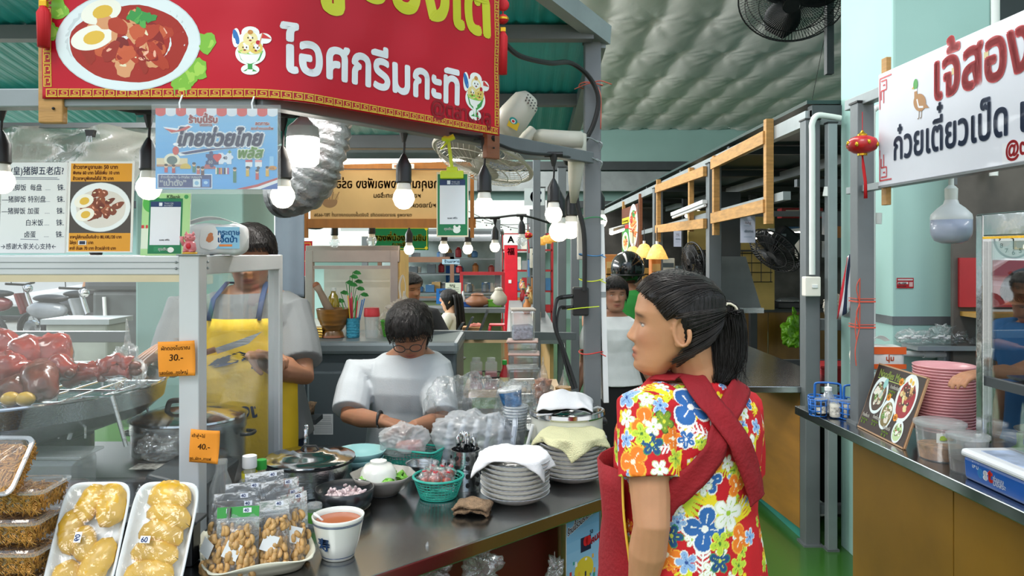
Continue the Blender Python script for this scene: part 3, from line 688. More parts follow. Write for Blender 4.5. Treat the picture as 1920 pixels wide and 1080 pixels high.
for px,py,rr,kind,cols in[(1230,728,34,'leaf',('#e4dc2a',)),(1215,742,26,'leaf',('#c9d436',)),(1300,806,30,'fern',('#f4f1ea',)),(1240,838,24,'fern',('#f4f1ea',)),(1318,1045,30,'fern',('#f4f1ea',)),(1298,945,40,'leaf',('#c9d436',)),(1330,935,34,'leaf',('#efd524',)),(1385,905,34,'leaf',('#efe04a',)),(1390,960,34,'leaf',('#efd524',)),(1270,870,30,'leaf',('#efd524',)),(1345,830,30,'leaf',('#efd524',)),(1295,763,42,'big3',BL),(1322,992,44,'big4',BL),(1366,962,36,'big',('#f6f4ec','#a7c934','#dfe3c4')),(1334,902,26,'big4',BL),(1175,745,22,'big4',LB),(1209,791,28,'big3',OR),(1187,866,32,'big3',OR),(1262,822,24,'big4',OR),(1342,858,26,'big3',OR),(1375,777,26,'big3',OR),(1250,1040,30,'big3',OR),(1389,1010,28,'big3',OR),(1380,910,22,'big3',OR),(1175,785,18,'fl',WH),(1238,760,17,'fl',LB),(1174,823,17,'fl',LB),(1287,824,18,'fl',BL),(1271,979,17,'fl',LB),(1287,1055,22,'fl',LB),(1334,1068,18,'fl',WH),(1364,869,16,'fl',WH),(1406,1006,16,'fl',LB),(1223,833,22,'fl',NB),(1350,1052,24,'fl',NB),(1259,1005,22,'fl',NB),(1203,813,20,'fl',LI),(1246,790,22,'fl',('#7d9a2a','#e8e040','#39601e')),(1156,847,20,'fl',LI),(1267,860,18,'fl',LI),(1350,1019,22,'fl',LI),(1392,813,20,'fl',LI),(1264,897,24,'big4',WH),(1317,912,20,'fl',WH),(1406,835,22,'big4',WH),(1225,800,17,'fl',WH),(1212,745,16,'fl',WH),(1240,725,14,'fl',WH),(1398,750,20,'big4',BL),(1418,800,16,'fl',LB),(1395,775,14,'fl',WH),(1385,1060,20,'fl',LI),(1405,950,18,'leaf',('#e9d21f',)),(1237,880,18,'fl',WH)]:
 p,n_=hit(px,py)
 if p:stamp(p,n_,rr/FPX*p.y*1.05,kind,rnd.random()*6.3,cols)
vcol(me,C)
M_APRON=mat('red_apron_cloth','#8e0716',.8,var=.08,scale=14,bump=.25,bscale=120)
MI=MW.inverted()
def strap(name,pts,w,off=.009,steps=16):
 P=[]
 for p in pts:
  if len(p)==2:
   h_,n_=hit(*p,trt)
   if not h_:continue
   P.append((h_,n_))
  else:P.append((Vector(p[:3]),Vector(p[3:])))
 g=G();cs=smoothpts([p for p,_ in P],8);vs=[];prev=None
 for i,c in enumerate(cs):
  q=trt.find_nearest(c);n_=q[1];c=q[0]if(q[0]-c).length<.05 else c
  t=(cs[min(i+1,len(cs)-1)]-cs[max(i-1,0)]).normalized();s_=t.cross(n_).normalized()
  if prev and s_.dot(prev)<0:s_=-s_
  prev=s_
  for k in range(7):
   u=(k/6-.5)*w;b=c+s_*u;q2=trt.find_nearest(b+n_*.01);
   if q2[0]and(q2[0]-b).length<.04:b2=q2[0]+q2[1]*(off+.0015*math.sin(k*1.3+i*.25))
   else:b2=b+n_*off
   vs.append(MI@b2)
 n=len(cs);fs=[(i*7+k,i*7+k+1,(i+1)*7+k+1,(i+1)*7+k)for i in range(n-1)for k in range(6)]
 g.add(vs,fs);return ob(name,g,M_APRON,hero,smooth=2,solid=.003,label='red cloth apron strap')
strap('apron_strap',[(1384,722),(1368,760),(1352,800),(1330,855),(1290,900),(1252,935),(1238,960)],.052)
strap('apron_strap',[(1245,722),(1275,712),(1315,745),(1350,790),(1382,840),(1404,900),(1409,935)],.056,.014)
g=G();pan=[]
for v in range(13):
 z=1.135-v*.045;row=[]
 for u in range(9):
  a=R(182-u*16);wv=.0+.006*math.sin(v*.9+u);x_=(.183+wv)*math.cos(a);y_=.03+(.150+wv)*math.sin(a)
  if u==0:y_-=.02+.02*math.sin(v*.28)
  row.append((x_,y_,z))
 pan+=row
g.add(pan,[(j*9+i,j*9+i+1,(j+1)*9+i+1,(j+1)*9+i)for j in range(12)for i in range(8)])
ob('apron_panel',g,M_APRON,hero,smooth=2,solid=.004)
ob('apron_piping',G().tube(smoothpts([pan[j*9]for j in range(13)],3),.0028,6),mat('yellow_piping','#e0b53a',.6),hero,smooth=2)
HMW=HM;tie=HMW@Vector((.0,-.114,.030));w=MW.inverted()
def q(px,py,d):return w@W(px,py,d)
pt=[tie+Vector((0,0,0))]+[q(1358,590,1.60),q(1362,640,1.60),q(1358,690,1.59),q(1346,722,1.57)]
pt=smoothpts(pt,6)
g=G();rr=np.interp(np.linspace(0,1,len(pt)),[0,.1,.35,.65,.9,1],[.018,.034,.043,.038,.022,.006]);g.tube(pt,list(rr),20,flat=.75);pt_=ob('ponytail',g,M_HAIR,hero,smooth=2)
paths=[]
for i in range(260):
 a=rnd.random()*6.28;b=rnd.uniform(.75,1.12);pa=[]
 ph=rnd.uniform(-.006,.006);ext=rnd.uniform(.8,1.0);tw=rnd.uniform(-.5,.5)
 for j,p in enumerate(pt[:int(len(pt)*ext)]):
  r_=rr[j]*b;pa.append(p+Vector((math.cos(a+tw*j/20)*r_,math.sin(a+tw*j/20)*r_*.9,ph)))
 paths.append(pa)
for i in range(26):
 a=rnd.uniform(-.01,.03);paths.append(smoothpts([pt[3]+Vector((0,0,.01)),q(1385+rnd.uniform(-6,12),590,1.60),q(1398+rnd.uniform(-14,6),660+rnd.uniform(-10,20),1.59),q(1392+rnd.uniform(-24,14),715+rnd.uniform(-20,15),1.58)],5))
strands(pt_,paths,.0011)
paths=[]
for i in range(420):
 a=rnd.uniform(.0,6.28);c=abs(((a+math.pi)%(2*math.pi))-math.pi);z=np.interp(c,[0,.55,.95,1.25,1.5,1.75,2.1,3.15],[.066,.062,.046,.016,.026,-.026,-.056,-.074])+rnd.uniform(-.003,.006)
 s0=Vector(head_pt(a,z,.004));e0=Vector((0,-.112,.03));pa=[]
 for j in range(9):
  t=j/8;p=s0.lerp(e0,t);r_=Vector((p.x,p.y,p.z*.9)).length
  d=(p-Vector((0,-.01,0)));aa=math.atan2(p.x,p.y);zz=max(-.1,min(.105,p.z+.045*math.sin(math.pi*t)*(1 if c<1.3 else.2)))
  hp=Vector(head_pt(aa,zz,.0108+.0015*math.sin(math.pi*t)+rnd.uniform(0,.0008)));pa.append((HM@hp.lerp(e0,max(0,(t-.85)/.15)))*hk)
 paths.append(pa)
M_HAIR2=mat('hair_lock','#241b16',.34,var=.3,scale=40)
strands(hero,paths,.0009,M_HAIR2)
g=G();
for j in range(5):
 c=tie+Vector((0,0,.0));ax=(pt[1]-pt[0]).normalized();u=ax.orthogonal().normalized();v=ax.cross(u)
 g.tube([c+ax*(j*.003-.004)+(u*math.cos(t)+v*math.sin(t))*(.019+.001*math.sin(t*5+j))for t in np.linspace(0,6.28,20)[:-1]],.0026,6,closed=True)
ob('hair_tie',g,mat('cream_elastic','#e2d8bf',.8),pt_,smooth=2)
# the other people
def LF(x,y,rz,k):
 M=Matrix.Rotation(-rz,3,'Z');return lambda px,py,d:(M@(W(px,py,d)-Vector((x,y,0))))/k
x,y,rz=-1.05,3.0,R(180);k=1.70/1.55;f=LF(x,y,rz,k)
man,MHM,mk,ms_,_=person('large man in grey shirt and yellow apron behind the glass cabinet',x,y,rz,1.70,'#94694f',.0045,hrot=(-16,0,8),build=1.22,head=(-.01,.03,1.425),arms={'L':(f(545,590,3.0),f(566,705,2.86),f(478,668,2.73),(-1,.5,.1),(0,.2,-1),.9),'R':(f(345,590,3.0),f(318,690,2.82),f(300,655,2.73),(.35,.8,-.4),(0,.2,-1),.9)},sleeve=.5,eyes=False,shirt='#6d7172',lower='#2a3350',hair='short',pants_top=.9,hem=.78)
M_YEL=mat('yellow_apron','#d9b51c',.7,var=.06,bump=.15,bscale=60)
def apron(root,k,m,top,bot,hw,ry,cy=.0,zs=14,bib=None):
 g=G();nu=15
 for j in range(zs):
  z=top+(bot-top)*j/(zs-1);w_=hw*(1 if not bib or z<bib else.72)
  for i in range(nu):
   a=(i/(nu-1)-.5)*2;g.v.append((a*w_*k,(cy+ry*(1-.42*a*a*abs(a)**.5)+.004*math.sin(a*9+j*.8))*k,z*k))
 g.f=[(j*nu+i,j*nu+i+1,(j+1)*nu+i+1,(j+1)*nu+i)for j in range(zs-1)for i in range(nu-1)];g.m=[0]*len(g.f)
 return ob('apron',g,m,root,smooth=2,solid=.004)
ap=apron(man,mk,M_YEL,1.215,.66,.205,.172,.012,bib=1.10)
P=Print(1,1);NV='#1b2a4a'
P.text('นายเอง',0,.19,.066,NV,.03,2,'c',slant=.12,sx=1.0)
for a in range(5):P.poly([(-.11+.01*a,.03-.008*a),(-.05+.02*a,-.012-.006*a),(.03+.012*a,-.006-.004*a),(-.02+.02*a,.012-.005*a)],NV,2+a*.1)
P.poly([(.05,-.02),(.10,-.035),(.125,-.01),(.12,.02),(.11,.01),(.105,-.005),(.08,.0)],NV,3);P.line([(.07,.02),(.12,.02)],.008,NV,3)
P.build('apron_print',lambda u,v,l:(-u*mk*.95,(.012+.172*(1-.42*(abs(u)/.205)**2.5)+.0045+l*.0004)*mk,(1.07-v)*mk),MP,ap)
for s in(-1,1):ob('apron_strap',G().tube([(s*.085*mk,.17*mk,1.21*mk),(s*.085*mk,.13*mk,1.28*mk),(s*.07*mk,.04*mk,1.335*mk),(s*.05*mk,-.05*mk,1.33*mk)],.011,8,flat=.4),mat('navy_strap','#2b3f66',.7),man,smooth=2)
tongs=thing('tongs','wooden-handled cleaver held over the pot by the man','utensil',W(455,645,2.68))
ob('blade',G().prism([(-.10,-.015),(-.02,.012),(.07,.045),(.02,.0),(-.09,-.035)],-.002,.002),M_STEEL,tongs);ob('handle',G().tube([(-.1,0,-.02),(-.19,0,-.05)],.011,10),mat('handle_wood','#4a2c1c',.5),tongs,smooth=2)
t=thing('wooden_stick','pale wooden stick in the left hand of the man','utensil',W(262,690,2.66))
ob('stick',G().tube([(-.07,0,-.06),(.07,.02,.06)],.012,10),mat('stick_wood','#b08a55',.6),t,smooth=2);ob('tip',G().ball((-.075,0,-.064),.013),M_WOOD,t,smooth=2)
x,y,rz=-.40,3.02,R(172);k=1.46/1.55;f=LF(x,y,rz,k)
gw,GHM,gk,gs_,_=person('woman in white tee and black glasses looking down at plastic bags',x,y,rz,1.46,'#9a6c52',.0042,hrot=(-34,0,6),build=1.02,head=(-.02,.115,1.355),neck=(0,.02,1.255),lean=.10,torso=[(.74,0,0,.15,.11),(.84,0,0,.18,.128),(.93,0,.0,.165,.125),(1.02,0,.0,.155,.12),(1.10,0,.01,.158,.12),(1.17,0,.01,.162,.11),(1.22,0,0,.150,.088),(1.255,0,-.005,.10,.07),(1.285,0,-.008,.06,.055)],arms={'R':(f(672,698,2.98),f(655,780,2.84),f(722,790,2.68),(-1,.4,-.1),(0,0,-1),.6),'L':(f(818,695,2.96),f(828,790,2.8),f(775,800,2.66),(1,.5,-.1),(0,0,-1),.6)},sleeve=.56,shirt='#b6bcc0',lower='#20242c',eyes=False,hair='bob',hem=.70,loose=1.5,neckz=1.275)
g=G()
for s in(-1,1):
 g.tube([tuple(GHM@Vector((s*.033+.023*math.cos(t),.102-.25*abs(s*.033+.023*math.cos(t))**2*10,-.008+.018*math.sin(t)))*gk)for t in np.linspace(0,6.28,22)[:-1]],.0018,6,closed=True)
 g.tube([tuple(GHM@Vector(p)*gk)for p in((s*.056,.095,-.004),(s*.070,.05,0),(s*.080,-.005,.004))],.0016,6)
g.tube([tuple(GHM@Vector(p)*gk)for p in((-.011,.106,-.006),(0,.109,-.003),(.011,.106,-.006))],.0016,6)
ob('glasses',g,M_BLACK,gw,smooth=2)
P=Print(1,1);P.text('รักดี',-.03,.0,.03,'#c96a52',.03,2);
for i in range(6):P.rect(-.04+.013*i,.012,-.032+.013*i,.045,'#d98c74',2)
P.line([(-.045,.05),(.045,.05)],.003,'#c96a52',2);P.line([(-.045,.0),(-.045,.05)],.002,'#d98c74',2)
P.build('chest_print',lambda u,v,l:(-u-.075,.148+l*.0006-abs(u+.075)*.25+.05*(v-.0),1.075-v),MP,gs_)
ob('wristband',G().tube([tuple(Vector(f(712,786,2.70))*gk+Vector((0,.028*math.cos(t),.028*math.sin(t))))for t in np.linspace(0,6.28,16)[:-1]],.006,6,closed=True),M_BLACK,gw,smooth=2)
ob('necklace',G().tube([tuple(Vector(p)*gk)for p in((-.05,.05,1.27),(-.02,.10,1.235),(.02,.10,1.235),(.05,.05,1.27))],.0012,6),mat('gold_chain','#c9a24a',.3,1),gw,smooth=2)
x,y,rz=.645,4.72,R(183);k=1.47/1.55;f=LF(x,y,rz,k)
girl=person('girl in plain white tee standing in the aisle beyond the post',x,y,rz,1.47,'#a87a62',.005,hrot=(-2,0,3),build=1.0,head=(0,.02,1.392),neck=(0,-.01,1.25),hair='back',torso=[(.74,0,0,.14,.10),(.84,0,0,.165,.118),(.93,0,0,.14,.105),(1.02,0,.005,.125,.095),(1.10,0,.01,.135,.10),(1.17,0,.01,.145,.095),(1.22,0,0,.138,.075),(1.25,0,-.005,.09,.06),(1.28,0,-.008,.055,.05)],arms={'R':(f(1108,618,4.72),f(1096,680,4.80),f(1080,735,4.78),(.1,.1,-1),(1,0,0),.5),'L':(f(1190,618,4.72),f(1208,680,4.80),f(1228,730,4.76),(-.1,.1,-1),(-1,0,0),.5)},sleeve=.33,shirt='#dcdedf',lower='#131316',skirt=True,hem=.80,neckz=1.27,pants_top=.84)
def helmet(root,c,k,m=None,s=1.0):
 hm_=ob('helmet',G().ball(c,(.125*k*s,.145*k*s,.13*k*s),24,14),m or mat('helmet_gloss','#0e0f11',.15,var=.03,coat=.5),root,smooth=2)
 ob('helmet_rim',G().tube([(c[0]+.12*k*math.cos(t),c[1]+.14*k*math.sin(t),c[2]-.05*k)for t in np.linspace(0,6.28,26)[:-1]],.008,6,closed=True),M_BLACK,hm_,smooth=2)
rd,RHM,rk,_,_=person('delivery rider in green jacket and glossy black helmet behind the girl',.865,5.6,R(-20),1.56,'#8a5f45',.008,hair=None,sleeve=.75,shirt='#1f7a2c',lower='#1d1d20',eyes=False,build=1.12,hands=False)
helmet(rd,tuple((RHM@Vector((0,-.005,.025)))*rk),rk)
P=Print(1,1);P.line([(.025*math.cos(t)-0,.025*math.sin(t))for t in np.linspace(0,6.28,18)],.010,'#dfe8e0',2)
P.build('jacket_mark',lambda u,v,l:(u-.07,-.132,1.20-v),MP,rd)
P=Print(1,1);P.text('MOTO',0,0,.03,'#d8dadc',.02,2,'c');P.build('helmet_mark',lambda u,v,l:(u-.01,-.155+u*u*3,1.50-v),MP,rd)if False else None
def seated(label,x,y,rz,h,shirt,lower,hair,skin='#c69a7a',arms=None,vox=.009,shoulder=None,**kw):
 k=h/1.55;sz=.40
 r=person(label,x,y,rz,h,skin,vox,hair=hair,shirt=shirt,legs=False,arms=arms,z0=-.36,sleeve=.36,eyes=False,hem=.86,**kw)
 g=G()
 for s in(-1,1):g.tube([(s*.08,-.02,.84),(s*.09,.2,.84),(s*.09,.40,.83),(s*.09,.42,.60),(s*.09,.42,.40)],[.09,.08,.065,.055,.042],12)
 ob('trousers',xf(g,Matrix.Scale(k,4)),mat('denim',lower,.8),r[0],smooth=2);return r
t=thing('stool','pale stool under the long-haired woman','stool',(-.66,8.05,0))
ob('seat',G().lathe([(.001,.44),(.16,.44),(.165,.455),(.001,.46)],20),M_GREYL,t,smooth=True)
for a in range(4):ob('leg',G().tube([(.12*math.cos(a*1.57+.8),.12*math.sin(a*1.57+.8),.44),(.17*math.cos(a*1.57+.8),.17*math.sin(a*1.57+.8),0)],.012,6),M_GREYL,t)
lw=seated('woman with long black hair in cropped white tee eating at the far counter',-.66,8.05,R(82),1.55,'#d8d2c4','#5f7686','long',hrot=(-12,0,0),arms={'R':((.15,0,1.25),(.19,.10,1.04),(.1,.32,1.08),(-.3,1,.2),(0,0,-1),.7),'L':((-.15,0,1.25),(-.19,.10,1.04),(-.06,.32,1.08),(.3,1,.2),(0,0,-1),.7)})
g=G()
def lh(u,v):a=(u-.5)*2.6;z=1.50-.48*v;r_=.092+.01*math.sin(u*40)+.01*v;return(r_*math.sin(a),-.03-r_*.75*math.cos(a)-.045*v**.6,z)
ob('long_hair',g.grid(24,12,lh),M_HAIR,lw[0],smooth=2,solid=.03)
bp=person('person in black tee seated behind the woman in glasses, partly hidden by a bag',-.727,5.3,R(200),1.44,'#9c6a4c',.008,hair='back',shirt='#17181b',lower='#25262a',sleeve=.55,build=1.2,hrot=(-12,0,25),arms={'L':((-.17,0,1.22),(-.26,.08,1.0),(-.12,.26,.99),(.6,.6,0),(0,0,-1),.6)},eyes=False)
person('dark-capped person half hidden between the man and the freezer',-1.52,5.3,R(120),1.42,'#a87a5c',.009,hair='short',shirt='#2a2a2e',lower='#26272b',eyes=False,hands=False)
sw_,SHM,sk,_,_=person('smoothie worker in teal shirt and black helmet behind the back counter',3.12,10.85,R(120),1.52,'#a87a5c',.012,hair=None,shirt='#3f9a90',sleeve=.45,lower='#222222',eyes=False,hands=False,arms={'L':((-.155,0,1.25),(-.2,.2,1.1),(-.05,.42,1.25),(0,1,0),(0,0,-1),.5)})
helmet(sw_,tuple((SHM@Vector((0,0,.02)))*sk),sk)
x,y,rz=2.16,2.98,R(100);k=1.0;f=LF(x,y,rz,k)
vn=person('noodle vendor in blue top behind the steel cabinet at the right edge',x,y,rz,1.55,'#b07d5e',.005,hrot=(-28,0,-12),hair='back',build=1.05,head=(.0,.09,1.40),shirt='#2a6da8',lower='#23262c',sleeve=.30,lean=.12,arms={'L':((-.16,.05,1.20),f(1900,705,2.72),f(1850,700,2.66),(0,1,-.1),(0,0,-1),.4)})
person('person in dark clothes walking past the motorbikes outside',-7.35,13.2,R(70),1.68,'#b98a6c',.014,hair='short',shirt='#2b2b2e',lower='#2a2a2c',eyes=False,hands=False)
for px,py,d,sh,lb,rz in((883,525,12.5,'#c0242e','smiling woman with red apron behind the far food case',175),(776,520,12.8,'#5a86c0','blue-shirted person seen through the far wooden hatch',120),(746,520,13.2,'#6a7f94','grey-shirted person at the far left hatch',200),(1128,500,8.2,'#a02a2a','person with dark hair by the hanging lamps',150),(1190,520,9.5,'#6e5a4a','bystander half hidden behind the rider',200)):
 person(lb,X(px,d),d,R(rz),1.58 if d>12 else 1.48,'#b98768',.016,hair='back',shirt=sh,lower='#2a2a2c',eyes=False,hands=False)
# red banner
us=np.linspace(-.1,1.6,400);an=R(48.3)*np.clip((us-.42)/.16,0,1)**1.0;an=np.where(us<.42,0,an)
xs=-.987+np.concatenate([[0],np.cumsum(np.cos(an)[:-1]*np.diff(us))])-.1;ys=1.57+np.concatenate([[0],np.cumsum(np.sin(an)[:-1]*np.diff(us))])
def BP(u,z,off=0):
 a=R(48.3)*min(1,max(0,(u-.42)/.16));x=np.interp(u,us,xs);y=np.interp(u,us,ys)
 w=.0035*math.sin(u*17+z*9)+.0025*math.sin(u*31-z*14)+.0015*math.sin(z*40+u*5);w*=.6*min(1,max(0,(z-1.91)/.12));o=-off+w
 return(x-math.sin(a)*o,y+math.cos(a)*o,z)
def bu(px,py):
 k=(px-960)/FPX;xx=xs-k*ys;i=int(np.argmin(np.abs(xx)));return us[i],CAMZ-(py-HY)/FPX*ys[i]
ban=G().grid(150,60,lambda a,b:BP(a*bu(936,100)[0],1.905+b*.60))
M_BAN=mat('red_vinyl','#bd0322',.42,var=.06,scale=2,bump=.2,bscale=7,coat=.05,spec=.3)
t=ob('banner',ban,M_BAN,smooth=2,solid=.0016);tag(t,'large red banner with food photo and Thai lettering over the pork leg stall','banner')
UE=bu(936,100)[0];P=Print(1,1);P.sub=.03;V=lambda z:2.6-z
def bt(s,px,py,size,col,bold=.03,lay=3,**k):
 u,z=bu(px,py);return P.text(s,u,V(z),size,col,bold,lay,**k)
Y1,Y2='#d9b63a','#a30c1e'
n=int((UE-.012)/.0245)
for i in range(n):
 u=.008+i*.0245;v=V(1.908);P.rect(u,v-.018,u+.0235,v-.0005,Y1,1);P.rect(u+.002,v-.0158,u+.0235,v-.0028,Y2,1.5)
 P.line([(u+.0045,v-.0045),(u+.020,v-.0045),(u+.020,v-.013),(u+.009,v-.013),(u+.009,v-.0085),(u+.014,v-.0085)],.0019,Y1,2)
for i in range(24):
 z=1.93+i*.0245
 for u in(.003,UE-.020):
  v=V(z);P.rect(u,v-.0235,u+.017,v,Y1,1);P.rect(u+.002,v-.0225,u+.015,v-.002,Y2,1.5);P.line([(u+.004,v-.004),(u+.004,v-.018),(u+.013,v-.018),(u+.013,v-.009),(u+.008,v-.009)],.0019,Y1,2)
u,z=bu(240,78);
for i,(ex,ey)in enumerate([(95,60),(110,18),(350,145),(372,130),(385,80),(340,160)]):
 a,b=bu(ex,ey);P.ell(a,V(b),.022,.022,'#7fb83c',1.2+i*.03,18,0,.2,i);P.ell(a+.004,V(b),.012,.014,'#a5cf55',1.4+i*.03,14,0,.25,i)
food(P,u,V(z),.152,.104,'#a5281a',['#7c1d12','#9a2a18','#b33c22','#c75a34','#8a1c14','#d99a6c'],egg=[(-.50,-.08,.27),(-.38,-.60,.26)],lay=2,seed=5,rim='#dfe8ea',n=34)
def sundae(px,py,s,lay=3):
 u,z=bu(px,py);v=V(z);E=lambda x,y,rx,ry,c,l,**k:P.ell(u+x*s,v+y*s,rx*s,ry*s,c,lay+l,20,**k)
 for x,y,rx,ry in((0,.05,.33,.27),(0,-.2,.28,.28),(0,.42,.2,.12),(-.32,-.3,.09,.22),(0,-.42,.2,.14),(.3,-.3,.16,.12),(0,.3,.08,.2)):E(x,y,rx,ry,'#f4f4f0',.1)
 P.poly([(u+a*s,v+b*s)for a,b in((-.28,-.02),(-.2,.2),(-.05,.3),(-.05,.4),(-.15,.46),(.15,.46),(.05,.4),(.05,.3),(.2,.2),(.28,-.02))],'#3f9a48',lay+.6)
 E(0,.02,.27,.06,'#8cc84a',.7);E(-.12,-.08,.15,.14,'#ead58a',.8);E(.12,-.08,.15,.14,'#e6c765',.9);E(0,-.28,.16,.16,'#f0dea0',1.0);E(0,-.43,.06,.05,'#c9843a',1.1)
 E(-.32,-.32,.06,.18,'#2a6fb4',.8,rot=-.3);E(.17,-.2,.05,.05,'#c3222e',1.2);P.line([(u+.18*s,v-.1*s),(u+.26*s,v-.4*s)],.02*s,'#e08a5a',lay+1);P.poly([(u+.26*s,v-.42*s),(u+.46*s,v-.3*s),(u+.24*s,v-.3*s)],'#d23a3a',lay+1.1)
 for x,y in((-.16,-.08),(-.08,-.08),(.08,-.08),(.16,-.08),(-.05,-.3),(.05,-.3)):E(x,y,.016,.02,'#3a241a',1.4)
 for x,y in((-.12,-.02),(.12,-.01),(0,-.24)):E(x,y,.03,.018,'#8a2a22',1.4)
sundae(468,96,.093);sundae(889,182,.115)
bt('ไอศกรีมกะทิ',527,132,.122,'#e4e6ea',.03,3,sx=.885,rise=0)
P.text('ขาหมู',bu(652,0)[0],V(2.165),.185,'#c9c92a',.042,3,anchor='r')
u1,z1=bu(664,-6);P.text('บองโต้',u1,V(2.172),.19,'#c9c92a',.040,3,sx=.91)
bt('@ตลาดพลู',806,213,.052,'#8a0b1a',.03,3,sx=.95)
P.build('banner_print',lambda a,v,l:BP(a,2.6-v,.0014+l*.00022),MPG,t)
for(px,d,z0,z1,lb,m)in((95,1.575,1.855,2.6,'pale wooden batten at the left end of the red banner',M_WOOD),(921,2.128,1.85,2.6,'red-brown wooden batten at the right end of the red banner',M_WOODR)):
 tb=thing('wooden_batten',lb,'batten',(X(px,d),d+.008,z0));ob('stick',G().box((0,0,(z1-z0)/2),(.052,.02,z1-z0),rz=0 if px<500 else R(48)),m,tb,bevel=.003)
 ob('nail',G().ball((.008,-.012,.03),.003),M_BLACK,tb)
M_TASS=mat('red_tassel','#c3101c',.7,bump=.5,bscale=90,stretch=(1,1,.05));M_GOLD=mat('gold_bead','#d6a72c',.25,.8)
def tassel(label,p,l,bead=True,lantern=False,group=None):
 t=thing('lantern' if lantern else 'tassel_charm',label,'lantern' if lantern else 'ornament',p,group=group)
 if lantern:
  ob('string',G().tube([(0,0,.13),(0,0,.04)],.0015,5),M_TASS,t)
  q=G().lathe([(.006,.045),(.016,.035),(.03,.032),(.05,.022),(.060,0),(.05,-.022),(.03,-.034),(.016,-.037),(.006,-.045)],24,wob=lambda a,i:1+.02*math.cos(12*a));ob('lantern_body',q,M_TASS_L,t,smooth=2)
  for z in(.036,-.040):ob('gold_cap',G().lathe([(.019,-.004),(.019,.004),(.008,.012),(.004,.02)],16,c=(0,0,z)),M_GOLD,t,smooth=True)
  for i in range(8):a=i*.785;ob('gold_leaf',G().ball((.056*math.cos(a),.056*math.sin(a),.004*(-1)**i),(.008,.008,.010),8,5),M_GOLD,t,smooth=2)
  ob('tassel',G().tube([(0,0,-.045),(.004,0,-.09),(.012,0,-.15),(.013,0,-.215)],[.003,.006,.006,.007],10),M_TASS,t,smooth=2)
 else:
  ob('bead',G().ball((0,0,0),(.016,.016,.014)),M_TASS,t,smooth=2);ob('gold_band',G().lathe([(.017,-.003),(.017,.003)],16),M_GOLD,t)
  ob('knot',G().box((0,0,-.03),(.016,.01,.014)),M_GOLD,t,bevel=.002)
  ob('tassel',G().tube([(0,0,-.035),(0,0,-.05),(0,0,-l)],[.006,.014,.012],12),M_TASS,t,smooth=2)
  ob('string',G().tube([(0,0,.01),(0,0,.09)],.002,5),M_TASS,t);ob('pendant',G().ball((0,0,.04),(.018,.006,.018)),M_TASS,t,smooth=2)
M_TASS_L=mat('lantern_silk','#c8141e',.35,var=.25,scale=30,coat=.3)
tassel('red tassel with gold bead at the right end of the banner',W(943,36,2.10),.155)
tassel('red tassel hanging at the left top corner of the banner',W(82,-20,1.55),.12)
# bulbs on cords
def bulb(px,py,d,top,label,name='hanging_bulb',lit=True,r=.029,group=None,cord=True,warm=False,conn=True):
 p=W(px,py,d);t=thing(name,label,'light bulb',p,group=group);k=r/.029
 ob('globe',G().lathe([(.001,-.029*k),(.012*k,-.027*k),(.022*k,-.019*k),(.029*k,-.002*k),(.027*k,.010*k),(.0205*k,.022*k)],24),(M_BULB if lit else M_CLEARP),t,smooth=2)
 ob('collar',G().lathe([(.0205*k,.020*k),(.0185*k,.034*k),(.015*k,.044*k)],20),M_BULBW,t,smooth=True)
 ob('socket',G().lathe([(.0185*k,.040*k),(.0215*k,.044*k),(.0205*k,.052*k),(.0205*k,.086*k),(.010*k,.108*k),(.004*k,.118*k)],20),M_BLACK,t,smooth=True)
 if cord:
  h=(py-top)/FPX*d;ob('cord',G().tube([(0,0,.11*k),(.002,0,(h+.1)/2),(0,0,h)],.0032 if d<3 else.005,6),M_RUBBER,t)
  if conn:ob('connector',G().tube([(0,0,h-.035),(0,0,h-.01),(0,0,h+.006)],[.005,.012,.012],8).tube([(-.03,0,h+.004),(.03,0,h+.004)],.009,8),M_RUBBER,t,smooth=True)
 return t
GB='warm bulbs on black cords along the front of the stall'
bulb(757,372,1.97,242,'lit bulb hanging below the middle of the red banner',group=GB)
bulb(530,368,1.78,218,'lit bulb hanging at the right edge of the blue poster',group=GB)
bulb(279,352,1.76,212,'lit bulb hanging at the left edge of the blue poster',group=GB)
bulb(2,340,1.72,198,'lit bulb behind the handwritten menu at the left edge',group=GB)
bulb(908,387,2.13,262,'lit bulb hanging right of the green clipboard',group=GB)
bulb(1038,402,2.45,292,'lit bulb hanging left of the corner post below the wall fan',group=GB)
cb=[]
for i,(px,py,d)in enumerate([(-60,205,1.62),(2,198,1.72),(150,194,1.66),(279,211,1.74),(400,206,1.70),(530,217,1.77),(650,214,1.86),(757,241,1.97),(840,250,2.06),(908,261,2.14),(975,285,2.28),(1038,291,2.46),(1108,300,2.72)]):cb.append(W(px,py,d))
tag(ob('light_cable',G().tube(smoothpts(cb,6),.0052,8),M_RUBBER,smooth=True),'black cable linking the hanging bulbs under the banner','cable')
t=thing('big_lamp','large bright white LED lamp hanging beside the blue poster','lamp',W(568,282,1.80))
ob('diffuser',G().lathe([(.001,-.040),(.028,-.038),(.037,-.030),(.039,0),(.039,.028),(.036,.032)],32),mat('bright_diffuser','#fffdf8',.3,emit=9,ecol='#fff6ea'),t,smooth=2)
ob('housing',G().lathe([(.038,.030),(.039,.036),(.036,.056),(.022,.068),(.013,.078),(.012,.084)],32,wob=lambda a,i:1+(.015*math.cos(40*a)if 0<i<3 else 0)),mat('grey_housing','#b9bdc2',.5),t,smooth=True)
ob('socket',G().lathe([(.012,.080),(.016,.086),(.015,.10),(.008,.112),(.004,.118)],16),M_BLACK,t,smooth=True)
GS='bulbs on the second string behind the banner'
